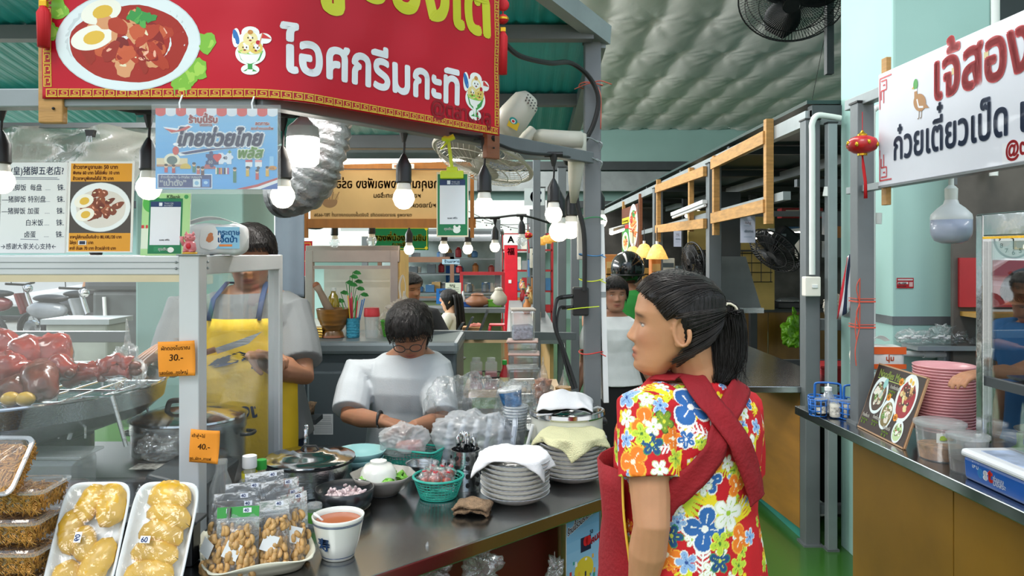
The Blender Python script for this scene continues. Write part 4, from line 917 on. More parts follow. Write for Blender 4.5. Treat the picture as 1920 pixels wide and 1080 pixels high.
for px,py,top,lit,lb in((767,468,418,1,'small lit bulb in front of the green sign'),(832,465,420,1,'small lit bulb under the green clipboard'),(877,467,412,1,'small lit bulb second right of the green sign'),(928,463,410,1,'small lit bulb left of the red banner pole'),(627,455,414,0,'unlit socket left of the green sign'),(697,452,416,0,'unlit socket at the left corner of the green sign'),(978,452,405,0,'unlit clear bulb right of the red pole')):
 bulb(px,py,4.45,top,lb,lit=lit,group=GS,r=.031)
cc=smoothpts([W(*p)for p in((560,425,4.4),(600,428,4.4),(627,413,4.4),(697,416,4.4),(767,418,4.42),(832,424,4.42),(877,410,4.42),(928,408,4.42),(978,404,4.44),(1030,418,4.5))],5)
tag(ob('light_cable',G().tube(cc,.007,6),M_RUBBER,smooth=True),'black cable of the second bulb string behind the stall','cable')
# blue poster, papers and cards
P=Print(228,152);
for i in range(12):P.rect(0,i*12.7,228,(i+1)*12.7,['#7db9e2','#79b8e3','#74b6e4','#6fb4e4','#69b1e4','#63aee4','#5cabe3','#58a9e3','#57aae6','#56aae8','#54a9e8','#4fa6e6'][i],0)
for i in range(12):P.rect(i*19,0,i*19+19,9,'#d8463f' if i%2==0 else '#e6e8ee',.5);P.ell(i*19+9.5,9,9.5,6,'#d8463f' if i%2==0 else '#dfe2ea',.55)
P.outlined('ร้านนี้รับ',62,27,17,'#c8433c','#eef2f8',.05,.08,2);P.outlined('โครงการ',82,33.5,7,'#c8433c','#eef2f8',.04,.06,2)
P.outlined('ลดภาระ',186,31,9,'#d0453c','#eef2f8',.04,.06,2);P.outlined('ลดค่าครองชีพ',178,40,7.5,'#d0453c','#eef2f8',.03,.06,2)
P.poly([(14,35),(40,38),(60,30),(70,34),(56,44),(30,48)],'#f2f4fa',1);P.poly([(17,38),(40,42),(62,33),(66,35),(54,42),(30,46)],'#cf463e',4)
P.outlined('ไทยช่วยไทย',38,70,40,'#1f2f66','#f2f4fa',.045,.075,2,slant=.25,sx=.86)
P.poly([(40,84),(80,77),(180,70),(120,78),(60,88),(46,90)],'#f2f4fa',1.6);P.poly([(46,84),(90,76.5),(170,72),(110,78),(56,87)],'#1f2f66',4);P.ell(38,80,6,8,'#cf463e',3.5);P.ell(38,68,5,3,'#f2f4fa',3.6)
P.outlined('พลัส',152,93,26,'#7dbb3c','#f2f6ec',.04,.08,4,slant=.2);P.text('+',135,86,12,'#a7d06a',.04,4)
P.rect(94,86,118,106,'#24386e',3);P.rect(118,84,142,105,'#dfe6f2',3)
for x,y,c in((104,84,'#24386e'),(105,108,'#24386e'),(94,96,'#5aaae6'),(142,92,'#dfe6f2'),(130,84,'#5aaae6'),(130,105,'#5aaae6')):P.ell(x,y,3.6,3.6,c,3.2)
P.ell(112,91,4.6,4.6,'#d8302e',4);P.ell(119,90,4.6,4.6,'#d8302e',4);P.poly([(107.6,93),(115.6,102),(123.6,92.4),(115,88)],'#d8302e',4.1);P.text('40',126,96,8,'#24386e',.03,4);P.text('60',99,104,8,'#e8eef8',.03,4)
P.rect(2,94,60,108,'#e2cfa8',1.5);P.ell(31,97,15,12,'#efe6cc',1.7);P.ell(31,98,10,8,'#4b6a68',1.9);P.rect(2,106,60,110,'#b88a70',2)
P.rect(46,108,66,114,'#d6b43a',2.5);P.ell(56,108,8,4,'#d6b43a',2.4);P.rect(88,109,112,114,'#b55a5a',2);P.ell(100,108,8,5,'#b55a5a',2.1)
for i,(x,y,h,c)in enumerate(((20,112,9,'#c8424a'),(34,113,9,'#b9434a'),(72,109,12,'#2f7d6a'),(80,116,8,'#c25a5a'),(88,117,9,'#5a3a3a'),(148,118,22,'#2d7a5e'),(172,116,12,'#d9b23a'),(190,122,12,'#c84a4a'),(209,116,12,'#e0ad3a'))):
 P.rect(x-3,y,x+3,y+h,c,3);P.ell(x,y-3,3.2,3.6,'#e8b894',3.2);P.ell(x,y-5,3.4,2.4,'#22222a',3.3)
for i,c in enumerate(('#f0e2c8','#1f7a4a','#c83a3a','#e8a03a','#3a5aa8','#1a1a22','#e8e2da','#c04a7a')):P.rect(112+i*3.2,112,114.6+i*3.2,124,c,3)
for x,c in((168,'#c8424a'),(186,'#e8a0a0')):P.rect(x,98,x+13,110,'#e8ecf2',2);P.rect(x,97,x+13,101,c,2.2);P.ell(x+6,112,3,3,'#333a4a',2.4)
P.rect(213,90,221,112,'#8dc6ee',1.4);P.ell(219,112,8,4,'#d9953a',3.4);P.text('60%',213,114.5,5.4,'#5a3a1a',0,4)
P.poly([(150,152),(190,143),(228,130),(228,134),(190,148),(170,152)],'#c0423e',1.5);P.poly([(170,152),(190,148),(228,134),(228,140),(196,152)],'#eef0f4',1.6);P.poly([(196,152),(228,140),(228,152)],'#2d62b0',1.7)
P.rect(4,124,106,151,'#e8eef6',2);P.rect(5.5,125.5,104.5,149.5,'#1d3a78',2.3);P.text('ชำระเงินผ่าน G-Wallet บนแอปฯ',10,132,7,'#f2f5fa',.02,3,sx=.86);P.text('“เป๋าตัง”',8,146,15,'#f2f5fa',.03,3)
P.rect(70,133.5,84,148,'#dfe9ee',3);P.rect(87,133.5,101,148,'#3f86d0',3);P.ell(77,141,4,4,'#7fb6d8',3.3);P.ell(94,140,4,3,'#a9d2f2',3.3)
bp_=poster('poster','blue laminated poster hanging under the banner','poster',P,(X(292,1.555),1.555,Z(203,1.555)),.252,rz=R(1.5),gloss=True)
ob('laminate',G().box((.127,-.006,-.086),(.266,.0006,.186)),film('laminate_film','#ffffff',.04,.05,.03,.1,3),bp_)
for x in(.05,.20):ob('white_tie',G().tube([(x,0,-.004),(x-.003,.004,.012),(x,.012,.03)],.0018,6),M_WHITE,bp_,smooth=True)
P=Print(124,170);P.rect(0,0,124,170,'#dde0e0',0);BI='#3a4668'
P.text('(皇)猪脚五老店?',16,22,17,BI,.01,1,sx=.86)
for y,x in((28,14),(31,18)):P.line([(x,y),(x+92,y+1)],.9,BI,1)
for i,(a,x)in enumerate((('—猪脚饭  每盘',2),('—猪脚饭 特别盘',2),('—猪脚饭 加蛋',2),('白米饭',48),('卤蛋',46))):
 y=52+i*22;P.text(a,x,y,13,BI,.006,1,sx=.88);P.text('.....',84,y,9,BI,0,1);P.text('铢.',106,y,13,BI,.006,1)
P.line([(40,144),(74,145)],.9,BI,1);P.text('→感谢大家关心支持←',2,162,12,BI,.006,1,sx=.9)
poster('menu_card','white handwritten Chinese menu card on top of the glass cabinet','menu',P,(X(5,1.99),1.99,Z(305,1.99)),.176,rz=R(-1.5),tilt=R(-3),thick=.006)
P=Print(122,170);P.rect(0,0,122,170,'#e3e3df',-.5);P.rect(4,4,118,38,'#dd9a2c',0);P.rect(4,38,118,134,'#4a4440',0);P.rect(4,134,118,168,'#dd9a2c',0)
for i,s_ in enumerate(('ข้าวขาหมูจานละ 50 บาท','พิเศษ 60 บาท ใส่ไข่เพิ่ม 10 บาท','ข้าวขาหมูพิเศษใส่ไข่ 70 บาท')):P.text(s_,8,14+i*10.5,9.6 if i==0 else 8.4,'#6b2418',.025,2,sx=.94 if i==0 else.84)
food(P,61,86,56,46,'#d9d4cc',['#7a3a26','#8a4a30','#6a2c1c','#a3583a','#945034'],egg=[(-.55,-.25,.3),(-.5,.3,.29)],lay=1,seed=9,green=False,n=30)
for i,s_ in enumerate(('ขาหมูใส่จานเป็นกับข้าว 80,100,120 บาท','ใส่ถุง 50-100 บาท','คากิ อันละ 70 บาท ข้าวเปล่า10 บาท')):P.text(s_,6,144+i*10.5,8,'#6b2418',.022,2,sx=.78)
P.rect(22,148,37,156,'#eceae6',3);P.rect(24,149,35,155,'#24304a',3.2)
poster('price_sheet','laminated orange price sheet with a photo of pork and eggs','menu',P,(X(132,1.99),1.985,Z(303,1.99)),.174,rz=0,tilt=R(-3),gloss=True)
P=Print(88,118);P.rect(0,0,88,118,'#a9d695',-.6);P.ell(18,20,17,17,'#4fae4a',-.3);P.text('KBank',44,10,9.5,'#5d7a58',.03,1);P.ell(80,7,4,4,'#3f9a58',.5)
P.rect(0,66,16,104,'#d9e6d2',-.2);P.rect(0,60,5,66,'#c83a3a',0);P.rect(8,60,12,66,'#c83a3a',0)
P.rect(13,10,74,113,'#17784c',1);P.rect(16,16,71,97,'#dfe4ec',2);P.rect(16,16,71,26,'#1c3766',3);P.text('THAI QR',40,21,4.4,'#dfe6f2',.03,4);P.text('PAYMENT',40,25,3.8,'#dfe6f2',.03,4);P.rect(31,18,37,24.4,'#dfe6f2',4)
P.text('ธนพร ฟรีโด',43,89,4,'#2a3350',.02,4,'c');P.text('ถุงเงิน',32,107,7,'#f2f5f2',.03,4);P.ell(55,106,6,5,'#e8eee8',4);P.rect(24,100,42,109,'#2a8a5a',3)
poster('payment_card','green bank payment card standing on the glass cabinet','card',P,(X(268,2.0),2.0,Z(362,2.0)),.127,rz=R(2),tilt=R(-5),thick=.004,gloss=True)
t=thing('cat_figurine','small pink beckoning cat figurine on the cabinet corner','figurine',(X(362,1.97),1.95,1.578));MC=mat('pink_ceramic','#d98088',.35,var=.05,coat=.2)
ob('plinth',G().lathe([(.018,0),(.019,.002),(.018,.005)],24),mat('yellow_base','#d9a72c',.5),t,smooth=True)
ob('body',G().lathe([(.013,.005),(.0165,.014),(.0145,.027),(.010,.034)],24),MC,t,smooth=2)
ob('head',G().ball((0,-.001,.042),(.0145,.0115,.0115),20,12),MC,t,smooth=2)
for s in(-1,1):ob('ear',G().lathe([(.0055,0),(.003,.005),(.0004,.010)],10,c=(s*.009,0,.050)),MC,t,smooth=2);ob('foot',G().ball((s*.008,-.014,.008),(.005,.005,.004)),MC,t,smooth=2);ob('eye',G().ball((s*.0055,-.0118,.044),.0012),M_BLACK,t)
ob('raised_paw',G().tube([(-.013,-.004,.022),(-.018,-.006,.034),(-.018,-.008,.046)],[.005,.0045,.0052],10),MC,t,smooth=2);ob('gold_coin',G().ball((.003,-.016,.021),(.007,.002,.008)),M_RED,t,smooth=2);ob('nose',G().ball((0,-.0128,.0405),.0012),M_RED,t)
def tissue(name,label,loc,rz,w,d,h,col,bands,mname):
 t=thing(name,label,'tissue pack',loc,rz);g=G()
 ob('wrapper',G().grid(36,18,lambda u,v:pillow(u,v,w,d,h)),mat(mname,col,.35,var=.04,bump=.25,bscale=25,coat=.3),t,smooth=2)
 ob('tissue_end',G().grid(10,8,lambda u,v:(-w/2-.002+.003*math.sin(v*9),(u-.5)*d*.8,h*(.12+.72*v))),mat('tissue_paper','#dcd8cc',.9,bump=.3,bscale=50),t,smooth=2,solid=.002)
 for b in bands:ob(*b(t))
 return t
def pillow(u,v,w,d,h):
 a=2*math.pi*v;e=.35;c,s=math.cos(a),math.sin(a);q=(2*u-1);k=(1-abs(q)**7)**.35 if abs(q)<1 else 0
 return(q*w/2,np.sign(c)*abs(c)**e*d/2*k*.98+.002*math.sin(u*19),h/2+np.sign(s)*abs(s)**e*h/2*k+.002*math.sin(u*13+v*9))
t=tissue('tissue_pack','white and light blue tissue pack on the cabinet in front of the man',(X(405,2.12),2.12,1.575),R(4),.175,.10,.088,'#dfe6ea',[],'tissue_wrap')
P=Print(1,1);P.rect(-.01,.0,.08,.06,'#8cc6e6',1);P.ell(.0,.03,.03,.035,'#e4ebee',1.5,wob=.1);P.text('กระดาษ',.02,.022,.02,'#2a7ac0',.03,3);P.text('เอ็ดบ้า',.02,.042,.022,'#2a7ac0',.04,3);P.ell(-.0,.03,.009,.014,'#c07a50',3,rot=.3,wob=.15);P.rect(.025,.048,.06,.054,'#e08a4a',3)
P.build('pack_print',lambda u,v,l:(u,-.0505-l*.0003,.078-v),MPG,t)
ob('folded_flap',G().grid(14,8,lambda u,v:((u-.55)*.15,-.03+.05*v,.086+.022*math.sin(u*3.1)*(1-.3*v))),M_WHITE,t,smooth=2,solid=.0015)
P=Print(60,122);P.rect(0,0,60,122,'#e3d6bc',-.6);P.rect(2,4,58,119,'#17784c',0);P.rect(6,22,54,98,'#dfe4ec',1);P.rect(6,14,54,25,'#1c3766',2);P.text('THAI QR',28,20,4,'#dfe6f2',.03,3);P.text('PAYMENT',28,23.6,3.6,'#dfe6f2',.03,3);P.rect(20,16,26,23,'#dfe6f2',3)
P.text('ธนพร ฟรีโด',30,88,4,'#2a3350',.02,3,'c');P.text('ถุงเงิน',14,109,6.5,'#f2f5f2',.03,3);P.ell(38,109,7,6,'#e8eee8',2.5);P.ell(34,103,2.4,3,'#e8eee8',2.6);P.ell(43,103,2.4,3,'#e8eee8',2.6)
t=poster('clipboard','green clipboard with payment card hung by a yellow tie','clipboard',P,(X(818,2.05),2.06,Z(322,2.05)),.088,rz=R(-2),thick=.005,gloss=True)
ML=mat('lime_plastic','#c9de2a',.45);ob('clip',G().box((.043,-.006,-.008),(.064,.012,.022)).box((.043,-.004,.004),(.03,.010,.02)),ML,t,bevel=.003)
ob('yellow_tie',G().tube([(.043,-.002,.008),(.038,-.004,.05),(.034,-.01,.085)],.006,8,flat=.5).tube([(.034,-.012,.085),(.022,-.016,.07),(.014,-.014,.062)],.006,8,flat=.5).tube([(.018,-.014,.092),(.034,-.016,.088),(.05,-.014,.096)],.008,8),ML,t,smooth=True)
# aluminium and glass cabinet
t=thing('glass_cabinet','aluminium framed glass food cabinet with orange price notes','cabinet',(-.833,1.95,.85));H_=.725
cd=.68;cl=1.35
def alu(a,b,w,h=None,nm='frame_post'):
 ob(nm,G().bar(a,b,w,h),M_ALU,t,bevel=.003)
alu((0,0,0),(0,0,H_),.052);alu((0,cd,0),(0,cd,H_-.0),.04);alu((-cl,cd,0),(-cl,cd,H_),.04);alu((-cl,0,0),(-cl,0,H_),.05)
alu((-cl,0,H_-.026),(-.026,0,H_-.026),.04,.05,'frame_rail');alu((0,.026,H_-.026),(0,cd-.02,H_-.026),.05,.05,'frame_rail');alu((-cl,cd,H_-.026),(0,cd,H_-.026),.04,.05,'frame_rail')
for z in(H_-.018,H_-.034):ob('groove_line',G().box((-cl/2,-.0205,z),(cl-.05,.0015,.002)),M_GREYL,t)
ob('top_lip',G().box((-cl/2,-.018,H_-.060),(cl-.05,.006,.018)),mat('amber_edge','#d8c9a8',.4),t)
ob('post_cap',G().box((0,0,H_+.001),(.062,.062,.004)),M_GREYL,t,bevel=.001)
for z in(H_-.018,H_-.034):
 for x in(-.035,.032):ob('rivet',G().ball((x if x<0 else.0265,-.0215 if x<0 else.03,z),.0035),M_GREYL,t)
ob('front_glass',G().box((-cl/2,.0,(H_-.05)/2+.005),(cl-.05,.004,H_-.06)),M_GLASS,t)
ob('side_glass',G().box((0,cd/2,(H_-.05)/2+.005),(.004,cd-.045,H_-.06)),M_GLASS,t)
M_ORG=mat('orange_card','#ec9428',.75,var=.05,bump=.1,bscale=8);INK='#3a2210'
P=Print(68,66);P.text('ผักดองโบราณ',6,16,10,INK,.01,1,sx=.95);P.text('30.-',20,36,17,INK,.008,1,slant=.15);P.text('รสอร่อย...ถุงใหญ่',1,62,9,INK,.01,1,sx=.86)
def note(name,label,P,tl,w,rz,ry):
 s=w/P.w;h=P.h*s;cf=lambda u,v:.004*math.sin(u*3.2+v*2)+.010*(v**2)*(u-.3)
 o=ob(name,G().grid(10,10,lambda u,v:(u*w,-cf(u,v),-v*h)),M_ORG,loc=tl,rot=(0,ry,rz),smooth=2,solid=.0008);tag(o,label,'note')
 P.build('writing',lambda u,v,l:(u*s,-cf(u/P.w,v/P.h)-.001-l*.0003,-v*s),MP,o)
note('price_note','larger orange handwritten price note reading 30',P,W(296,641,1.905),.092,R(2),R(-2))
P=Print(56,62);P.text('เต้าหู้+ไข่',3,14,8,INK,.01,1);P.text('40.-',16,36,15,INK,.008,1,slant=.1);P.text('ชุด..ผัก+..กาแฟ',1,57,8,INK,.01,1,sx=.84)
note('price_note','smaller orange handwritten price note reading 40',P,W(358,804,1.90),.076,R(-4),R(3))
# goods on the front counter
ZC=.85
def C(px,py,d=None):
 d=FPX*(CAMZ-ZC)/(py-HY)if d is None else d;return Vector((X(px,d),d,ZC))
rg=random.Random(11)
def wire(g,pts,r,n=6):g.tube(pts,r,n);return g
def crumple(g,amp,s,seed=0):
 for i,p in enumerate(g.v):
  v=Vector(p);q=Vector((abs(nz(v,s,seed)),abs(nz(v,s,seed+5)),abs(nz(v,s,seed+9))))*2-Vector((.5,.5,.5));g.v[i]=tuple(v+q*amp+Vector((nz(v,s*3,2),nz(v,s*3,7),nz(v,s*3,3)))*amp*.35)
 return g
def bagmesh(rx,ry,rz,seed,amp=.016,s=16,knot=0,n=90,m=60):
 g=G();vs=[]
 for i in range(m+1):
  t=math.pi*i/m
  for k in range(n):
   a=2*math.pi*k/n;zz=-math.cos(t);r=math.sin(t)**.6
   if knot and zz>.45:r*=max(.17,1-(zz-.45)*1.9)
   vs.append((rx*r*math.cos(a),ry*r*math.sin(a),rz*(1+zz)*(1 if not knot or zz<.45 else 1+(zz-.45)*knot*.5)))
 g.add(vs,[(i*n+k,i*n+(k+1)%n,(i+1)*n+(k+1)%n,(i+1)*n+k)for i in range(m)for k in range(n)])
 for i,p in enumerate(g.v):
  v=Vector(p)*s;f=abs(MN.noise(v+Vector((seed,0,0))))*1.2+.6*abs(MN.noise(v*2.3+Vector((0,seed,0))))+.4*abs(MN.noise(v*5+Vector((0,0,seed))));d=Vector((p[0],p[1],(p[2]-rz)*.8));l=d.length or 1
  q=Vector(p)+d/l*amp*(1.1-f*3)*(1 if p[2]>.01 else.2);g.v[i]=(q.x,q.y,max(.0005,q.z))
 return g
def bag(label,loc,rx,ry,rz,seed,m=None,knot=0,amp=.016,s=16,group=None,rzt=0):
 t=thing('plastic_bag',label,'bag',loc,rzt,group);ob('film',bagmesh(rx,ry,rz,seed,amp,s,knot),m or M_BAG,t,smooth=2);return t
M_TUB=film('clear_box','#f2efe8',.10,.14,.06,.0);M_LIDC=film('clear_lid','#ffffff',.05,.09,.08,.25,10)
def shred(n,w,d,h,seed,z0=.004):
 r=random.Random(seed);g=G()
 for i in range(n):
  x,y,z=r.uniform(-w,w)/2,r.uniform(-d,d)/2,z0+r.random()*h;a=r.random()*6.3;b=r.uniform(-.5,.5);L=r.uniform(.012,.026);k=r.uniform(-1,1)*.35
  P_=[]
  for j in range(4):t=j/3-.5;P_.append((max(-w/2,min(w/2,x+L*t*math.cos(a)-k*L*t*t*2*math.sin(a))),max(-d/2,min(d/2,y+L*t*math.sin(a)+k*L*t*t*2*math.cos(a))),max(z0,z+L*t*b)))
  g.tube(P_,.0013,3)
 return g
M_SHR=mat('golden_shreds','#dba050',.6,var=.3,scale=90);M_SHRB=mat('golden_shred_mass','#c98e42',.8,var=.3,scale=120,bump=.6,bscale=150)
def snackbox(label,loc,rx=0,rz=0):
 t=thing('snack_box',label,'food box',loc,rz,'clear boxes of golden shredded snack in a stack');t.rotation_euler[0]=rx
 w,d,h=.165,.115,.042
 def rr(w,d,z,r=.018,n=6):
  o=[]
  for cx,cy,a0 in((w/2-r,d/2-r,0),(-w/2+r,d/2-r,90),(-w/2+r,-d/2+r,180),(w/2-r,-d/2+r,270)):
   for k in range(n):a=R(a0+90*k/(n-1));o.append((cx+r*math.cos(a),cy+r*math.sin(a),z))
  return o
 def loft(rs,cap0=True,cap1=True):
  g=G();n=len(rs[0]);g.add([p for r_ in rs for p in r_],[(i*n+k,i*n+(k+1)%n,(i+1)*n+(k+1)%n,(i+1)*n+k)for i in range(len(rs)-1)for k in range(n)])
  if cap0:g.f.append(tuple(range(n))[::-1]);g.m.append(0)
  if cap1:g.f.append(tuple((len(rs)-1)*n+k for k in range(n)));g.m.append(0)
  return g
 ob('tub',loft([rr(w*.86,d*.84,0),rr(w*.98,d*.97,h)],True,False),M_TUB,t,smooth=True)
 ob('rim',loft([rr(w,d,h-.002),rr(w+.014,d+.014,h-.001),rr(w+.014,d+.014,h+.004),rr(w,d,h+.005)],False,False),M_CLEARP,t,smooth=True)
 ob('lid',loft([rr(w-.006,d-.006,h+.003),rr(w-.012,d-.012,h+.008)],False,True),M_LIDC,t,smooth=True)
 ob('snack_mass',loft([rr(w*.82,d*.80,.003),rr(w*.90,d*.88,h*.80)]),M_SHRB,t,smooth=True);g=shred(420,w*.90,d*.88,h*.22,int(loc[2]*999),h*.70)
 r=random.Random(4)
 for i in range(360):
  u=r.uniform(-.5,.5);v=r.random();sd=r.choice([0,0,1]);sc=.86+.10*v
  p=Vector((u*w*sc,-d/2*(sc+.0),v*h*.9))if sd==0 else Vector((w/2*(sc+.0),u*d*sc,v*h*.9));a=r.random()*3;L=.010;dx=Vector((math.cos(a),0,math.sin(a)))*L if sd==0 else Vector((0,math.cos(a),math.sin(a)))*L
  g.tube([p-dx,p+Vector((0,-.0008,.002)),p+dx],.0012,3)
 ob('shredded_snack',g,M_SHR,t,smooth=2,kind='stuff');return t
s0=C(30,1048,1.50);prev=None
lbs=['lowest clear box of golden shredded snack in the stack','second clear snack box from the bottom of the stack','third clear snack box from the bottom of the stack','clear snack box just under the tilted one']
for i in range(4):snackbox(lbs[i],(X(8,1.58)+.004*(i%2),1.60+.004*i,ZC+.062*i+.0),rz=R(-3+2*i))
tp=snackbox('tilted snack box on top with a white sticker reading 30',(X(20,1.62)-.01,1.615,ZC+.272),rx=R(52),rz=R(-2))
tp.location=(X(20,1.62)-.015,1.59,ZC+.262)
P=Print(1,1);P.rect(-.012,-.006,.012,.012,'#e8e8ea',1);P.text('30',-.008,.009,.013,'#24408a',.01,2);P.line([(.022*math.cos(a)+.002,-.012+.010*math.sin(a))for a in np.linspace(0,6.28,22)],.004,'#eceaea',.8)
P.build('price_sticker',lambda u,v,l:(u,-v,.0505+l*.0004),MP,tp)
M_FOAM=mat('white_foam','#eceeee',.6,var=.02,bump=.05,bscale=300);M_JACK=mat('jackfruit_flesh','#d9a510',.36,var=.2,scale=22,bump=.3,bscale=26,coat=.4,sss=.05)
M_WRAP=film('cling_wrap','#ffffff',.02,.05,.05,.6,14)
def fruittray(label,loc,rx,rz,lobes,st):
 t=thing('fruit_tray',label,'food tray',loc,rz,'foam trays of yellow jackfruit leaning side by side');t.rotation_euler=(rx,0,rz);w,h=.118,.195
 def fr(u,v):
  x=(u-.5)*2;y=(v-.5)*2;e=6;q=max(abs(x),abs(y));r=(abs(x)**e+abs(y)**e)**(1/e)or 1;k=q/r;x*=k;y*=k;d=q
  z=.020*(max(0,(d-.74)/.26))**1.5;return(x*w/2,y*h/2,z)
 ob('foam_tray',G().grid(29,37,fr),M_FOAM,t,smooth=2,solid=.004)
 t.scale=(1.2,1.2,1.2)
 for(x,y,a,L,wd,cv)in lobes:
  L*=1.12;wd*=1.2
  g=G();n=20;m=14
  for i in range(m+1):
   s_=i/m*2-1;r=(1-abs(s_)**2.6)**.5 if abs(s_)<1 else 0
   for k in range(n):
    b=2*math.pi*k/n;lx=s_*L/2;ly=math.cos(b)*wd/2*r+cv*(1-s_*s_);lz=math.sin(b)*.016*r*(1+.12*math.sin(9*b+s_*2))
    ly+=.0012*math.sin(s_*14+b*4);g.v.append((x+lx*math.cos(a)-ly*math.sin(a),y+lx*math.sin(a)+ly*math.cos(a),.016+lz))
  g.f=[(i*n+k,i*n+(k+1)%n,(i+1)*n+(k+1)%n,(i+1)*n+k)for i in range(m)for k in range(n)];g.m=[0]*len(g.f)
  ob('fruit_piece',crumple(g,.002,40),M_JACK,t,smooth=2)
 ob('cling_film',G().grid(26,36,lambda u,v:((u-.5)*w*.95,(v-.5)*h*.95,.025+.012*math.sin(math.pi*u)**.4*math.sin(math.pi*v)**.4+.003*nz((u*9,v*14,0),1)+.0012*math.sin((u*.6+v)*50))),M_WRAP,t,smooth=2)
 P=Print(1,1);P.rect(-.009,-.006,.009,.006,'#e8e9ec',1);P.text('60',-.007,.0045,.012,'#24408a',.02,2)
 P.build('price_sticker',st,MP,t);return t
lob=[(-.012,.062,1.2,.066,.036,0),(.024,.058,-1.35,.075,.044,.004),(-.030,.012,-1.4,.072,.036,-.004),(-.004,-.008,-1.2,.060,.034,0),(-.022,-.060,2.0,.048,.040,0),(.026,-.045,1.25,.090,.042,.004)]
a=C(183,1075,1.66);fruittray('left foam tray of jackfruit with its 60 sticker turned sideways',(X(178,1.63),1.62,ZC+.108),R(62),R(3),lob,lambda u,v,l:(-.008-v,.000+u,.0385+l*.0004))
lob=[(.004,.068,-.10,.076,.044,.008),(.010,.034,-.3,.078,.036,.010),(.004,.004,-.12,.076,.036,.010),(.0,-.028,-.1,.078,.036,.008),(-.002,-.062,.06,.082,.044,.006)]
fruittray('right foam tray of jackfruit with a 60 sticker in the middle',(X(308,1.63),1.62,ZC+.108),R(62),R(-2),lob,lambda u,v,l:(-.012+u,-.004-v,.0385+l*.0004))
t=thing('tray_support','dark box that the jackfruit trays lean against','box',(X(250,1.74),1.76,ZC));ob('body',G().box((0,0,.05),(.28,.05,.10)),M_BLACK,t,bevel=.006);ob('lid',G().box((0,0,.104),(.304,.064,.008)),M_DGREY,t,bevel=.002)
M_CASH=mat('roasted_cashew','#c79c62',.45,var=.22,scale=60,bump=.1,bscale=120);M_FOIL=mat('silver_foil','#c5c8ca',.22,.8,.1,20,.5,30);M_TRAY=mat('cream_tray','#dcd9c4',.4)
def cashew_geo():
 g=G();P_=[(.0098*math.cos(a),.0098*math.sin(a),0)for a in np.linspace(.3,2.9,7)];g.tube(P_,[.003,.0055,.0062,.006,.006,.0052,.003],8);return g.mesh('cashew')
CM=cashew_geo();CM.materials.append(M_CASH);CM.polygons.foreach_set('use_smooth',[True]*len(CM.polygons))
tc0=(X(478,1.78),1.79,ZC)
t=thing('nut_tray','cream plastic tray with scalloped rim holding the cashew bags','tray',(tc0[0],tc0[1],ZC),R(24))
def trf(u,v):
 x=(u-.5)*2;y=(v-.5)*2;e=5;q=max(abs(x),abs(y));r=(abs(x)**e+abs(y)**e)**(1/e)or 1;k=q/r;d=max(0,(q-.80)/.20);return(x*k*.125,y*k*.155,.003+.035*d**.7+(.006*math.cos(x*3.14)if d>.8 and abs(y)>.9 else 0))
ob('tray_body',G().grid(31,41,trf),M_TRAY,t,smooth=2,solid=.003)
def nutbag(label,x,y,rz,w=.094,h=.155,price='40',head=True,detail=True,tilt=-8,z=.006,foil=False,loc=None):
 p=Vector(tc0)+Matrix.Rotation(R(24),3,'Z')@Vector((x,y,0));b=thing('cashew_bag',label,'snack bag',(p.x,p.y,ZC+z),R(rz),'zip bags of roasted cashews in the cream tray');b.rotation_euler=(R(tilt),0,R(rz))
 th=lambda u,v:.021*math.sin(math.pi*min(1,u))**.6*max(0,1-v*1.15)**.42 if 0<u<1 else 0
 g=G().grid(16,16,lambda u,v:((u-.5)*w*(1-.04*math.sin(v*6)),-th(u,v)-.0008+.0012*math.sin(u*13+v*7),v*h));ob('clear_front',g,M_BAG,b,smooth=2)
 ob('foil_back',G().grid(12,12,lambda u,v:((u-.5)*w*1.01,th(u,v)*.5+.0008+.001*math.sin(v*17+u*5),v*h)),M_FOIL,b,smooth=2)
 ob('zip_strip',G().box((0,-.001,h*.80),(w*.98,.003,.0035)).box((0,-.001,h*.84),(w*.98,.003,.0025)),M_CLEARP,b)
 if head:ob('foil_header',G().box((0,-.0016,h*.925),(w,.002,h*.15)),head if not isinstance(head,bool)else M_FOIL,b)
 ob('paper_packet',G().box((-.008,-.0225,h*.42),(.034,.001,.036),ry=R(24)),M_WHITE,b)
 P=Print(1,1);P.rect(-.009,-.005,.009,.0055,'#e3e6ee',1);P.text(price,-.007,.004,.0105,'#24408a',.02,2);P.build('price_sticker',lambda u,v,l:(w*.22+u,-.0034-l*.0003,h*.95-v),MP,b)
 if detail:
  r=random.Random(hash(label)%999);k=0
  while k<detail:
   u=r.random();v=r.random()*.74;y_=-th(u,v)*r.choice([.9,.8,.4])
   if th(u,v)<.006:continue
   c=bpy.data.objects.new('cashew',CM);COL.objects.link(c);c.parent=b;c.location=((u-.5)*w*.86,y_,.006+v*h*.92);c.rotation_euler=(r.random()*6,r.uniform(-.6,.6)+1.2,r.random()*6);k+=1
 return b
M_GREENH=mat('green_header','#3f9a48',.4)
nutbag('front cashew bag with a bright green header',-.052,-.118,10,detail=110,head=M_GREENH,w=.09)
nutbag('front left cashew bag half behind the green-headed one',-.098,-.088,-30,detail=44,w=.06)
nutbag('front right cashew bag with clear silver header',.026,-.104,22,detail=85,w=.075)
nutbag('cashew bag at the right front corner of the tray',.080,-.072,40,detail=60,w=.075)
nutbag('cashew bag in the middle with price 80',.07,-.022,38,detail=36,price='80',h=.15)
nutbag('cashew bag behind the green header, price 40',-.045,-.055,14,detail=14,h=.15)
nutbag('cashew bag standing at the left middle of the tray',-.05,-.010,16,detail=8,h=.155)
nutbag('cashew bag at the right rear of the tray',.065,.035,36,detail=18,h=.16)
nutbag('cashew bag in the rear row, price 40',-.02,.045,20,detail=6,h=.16)
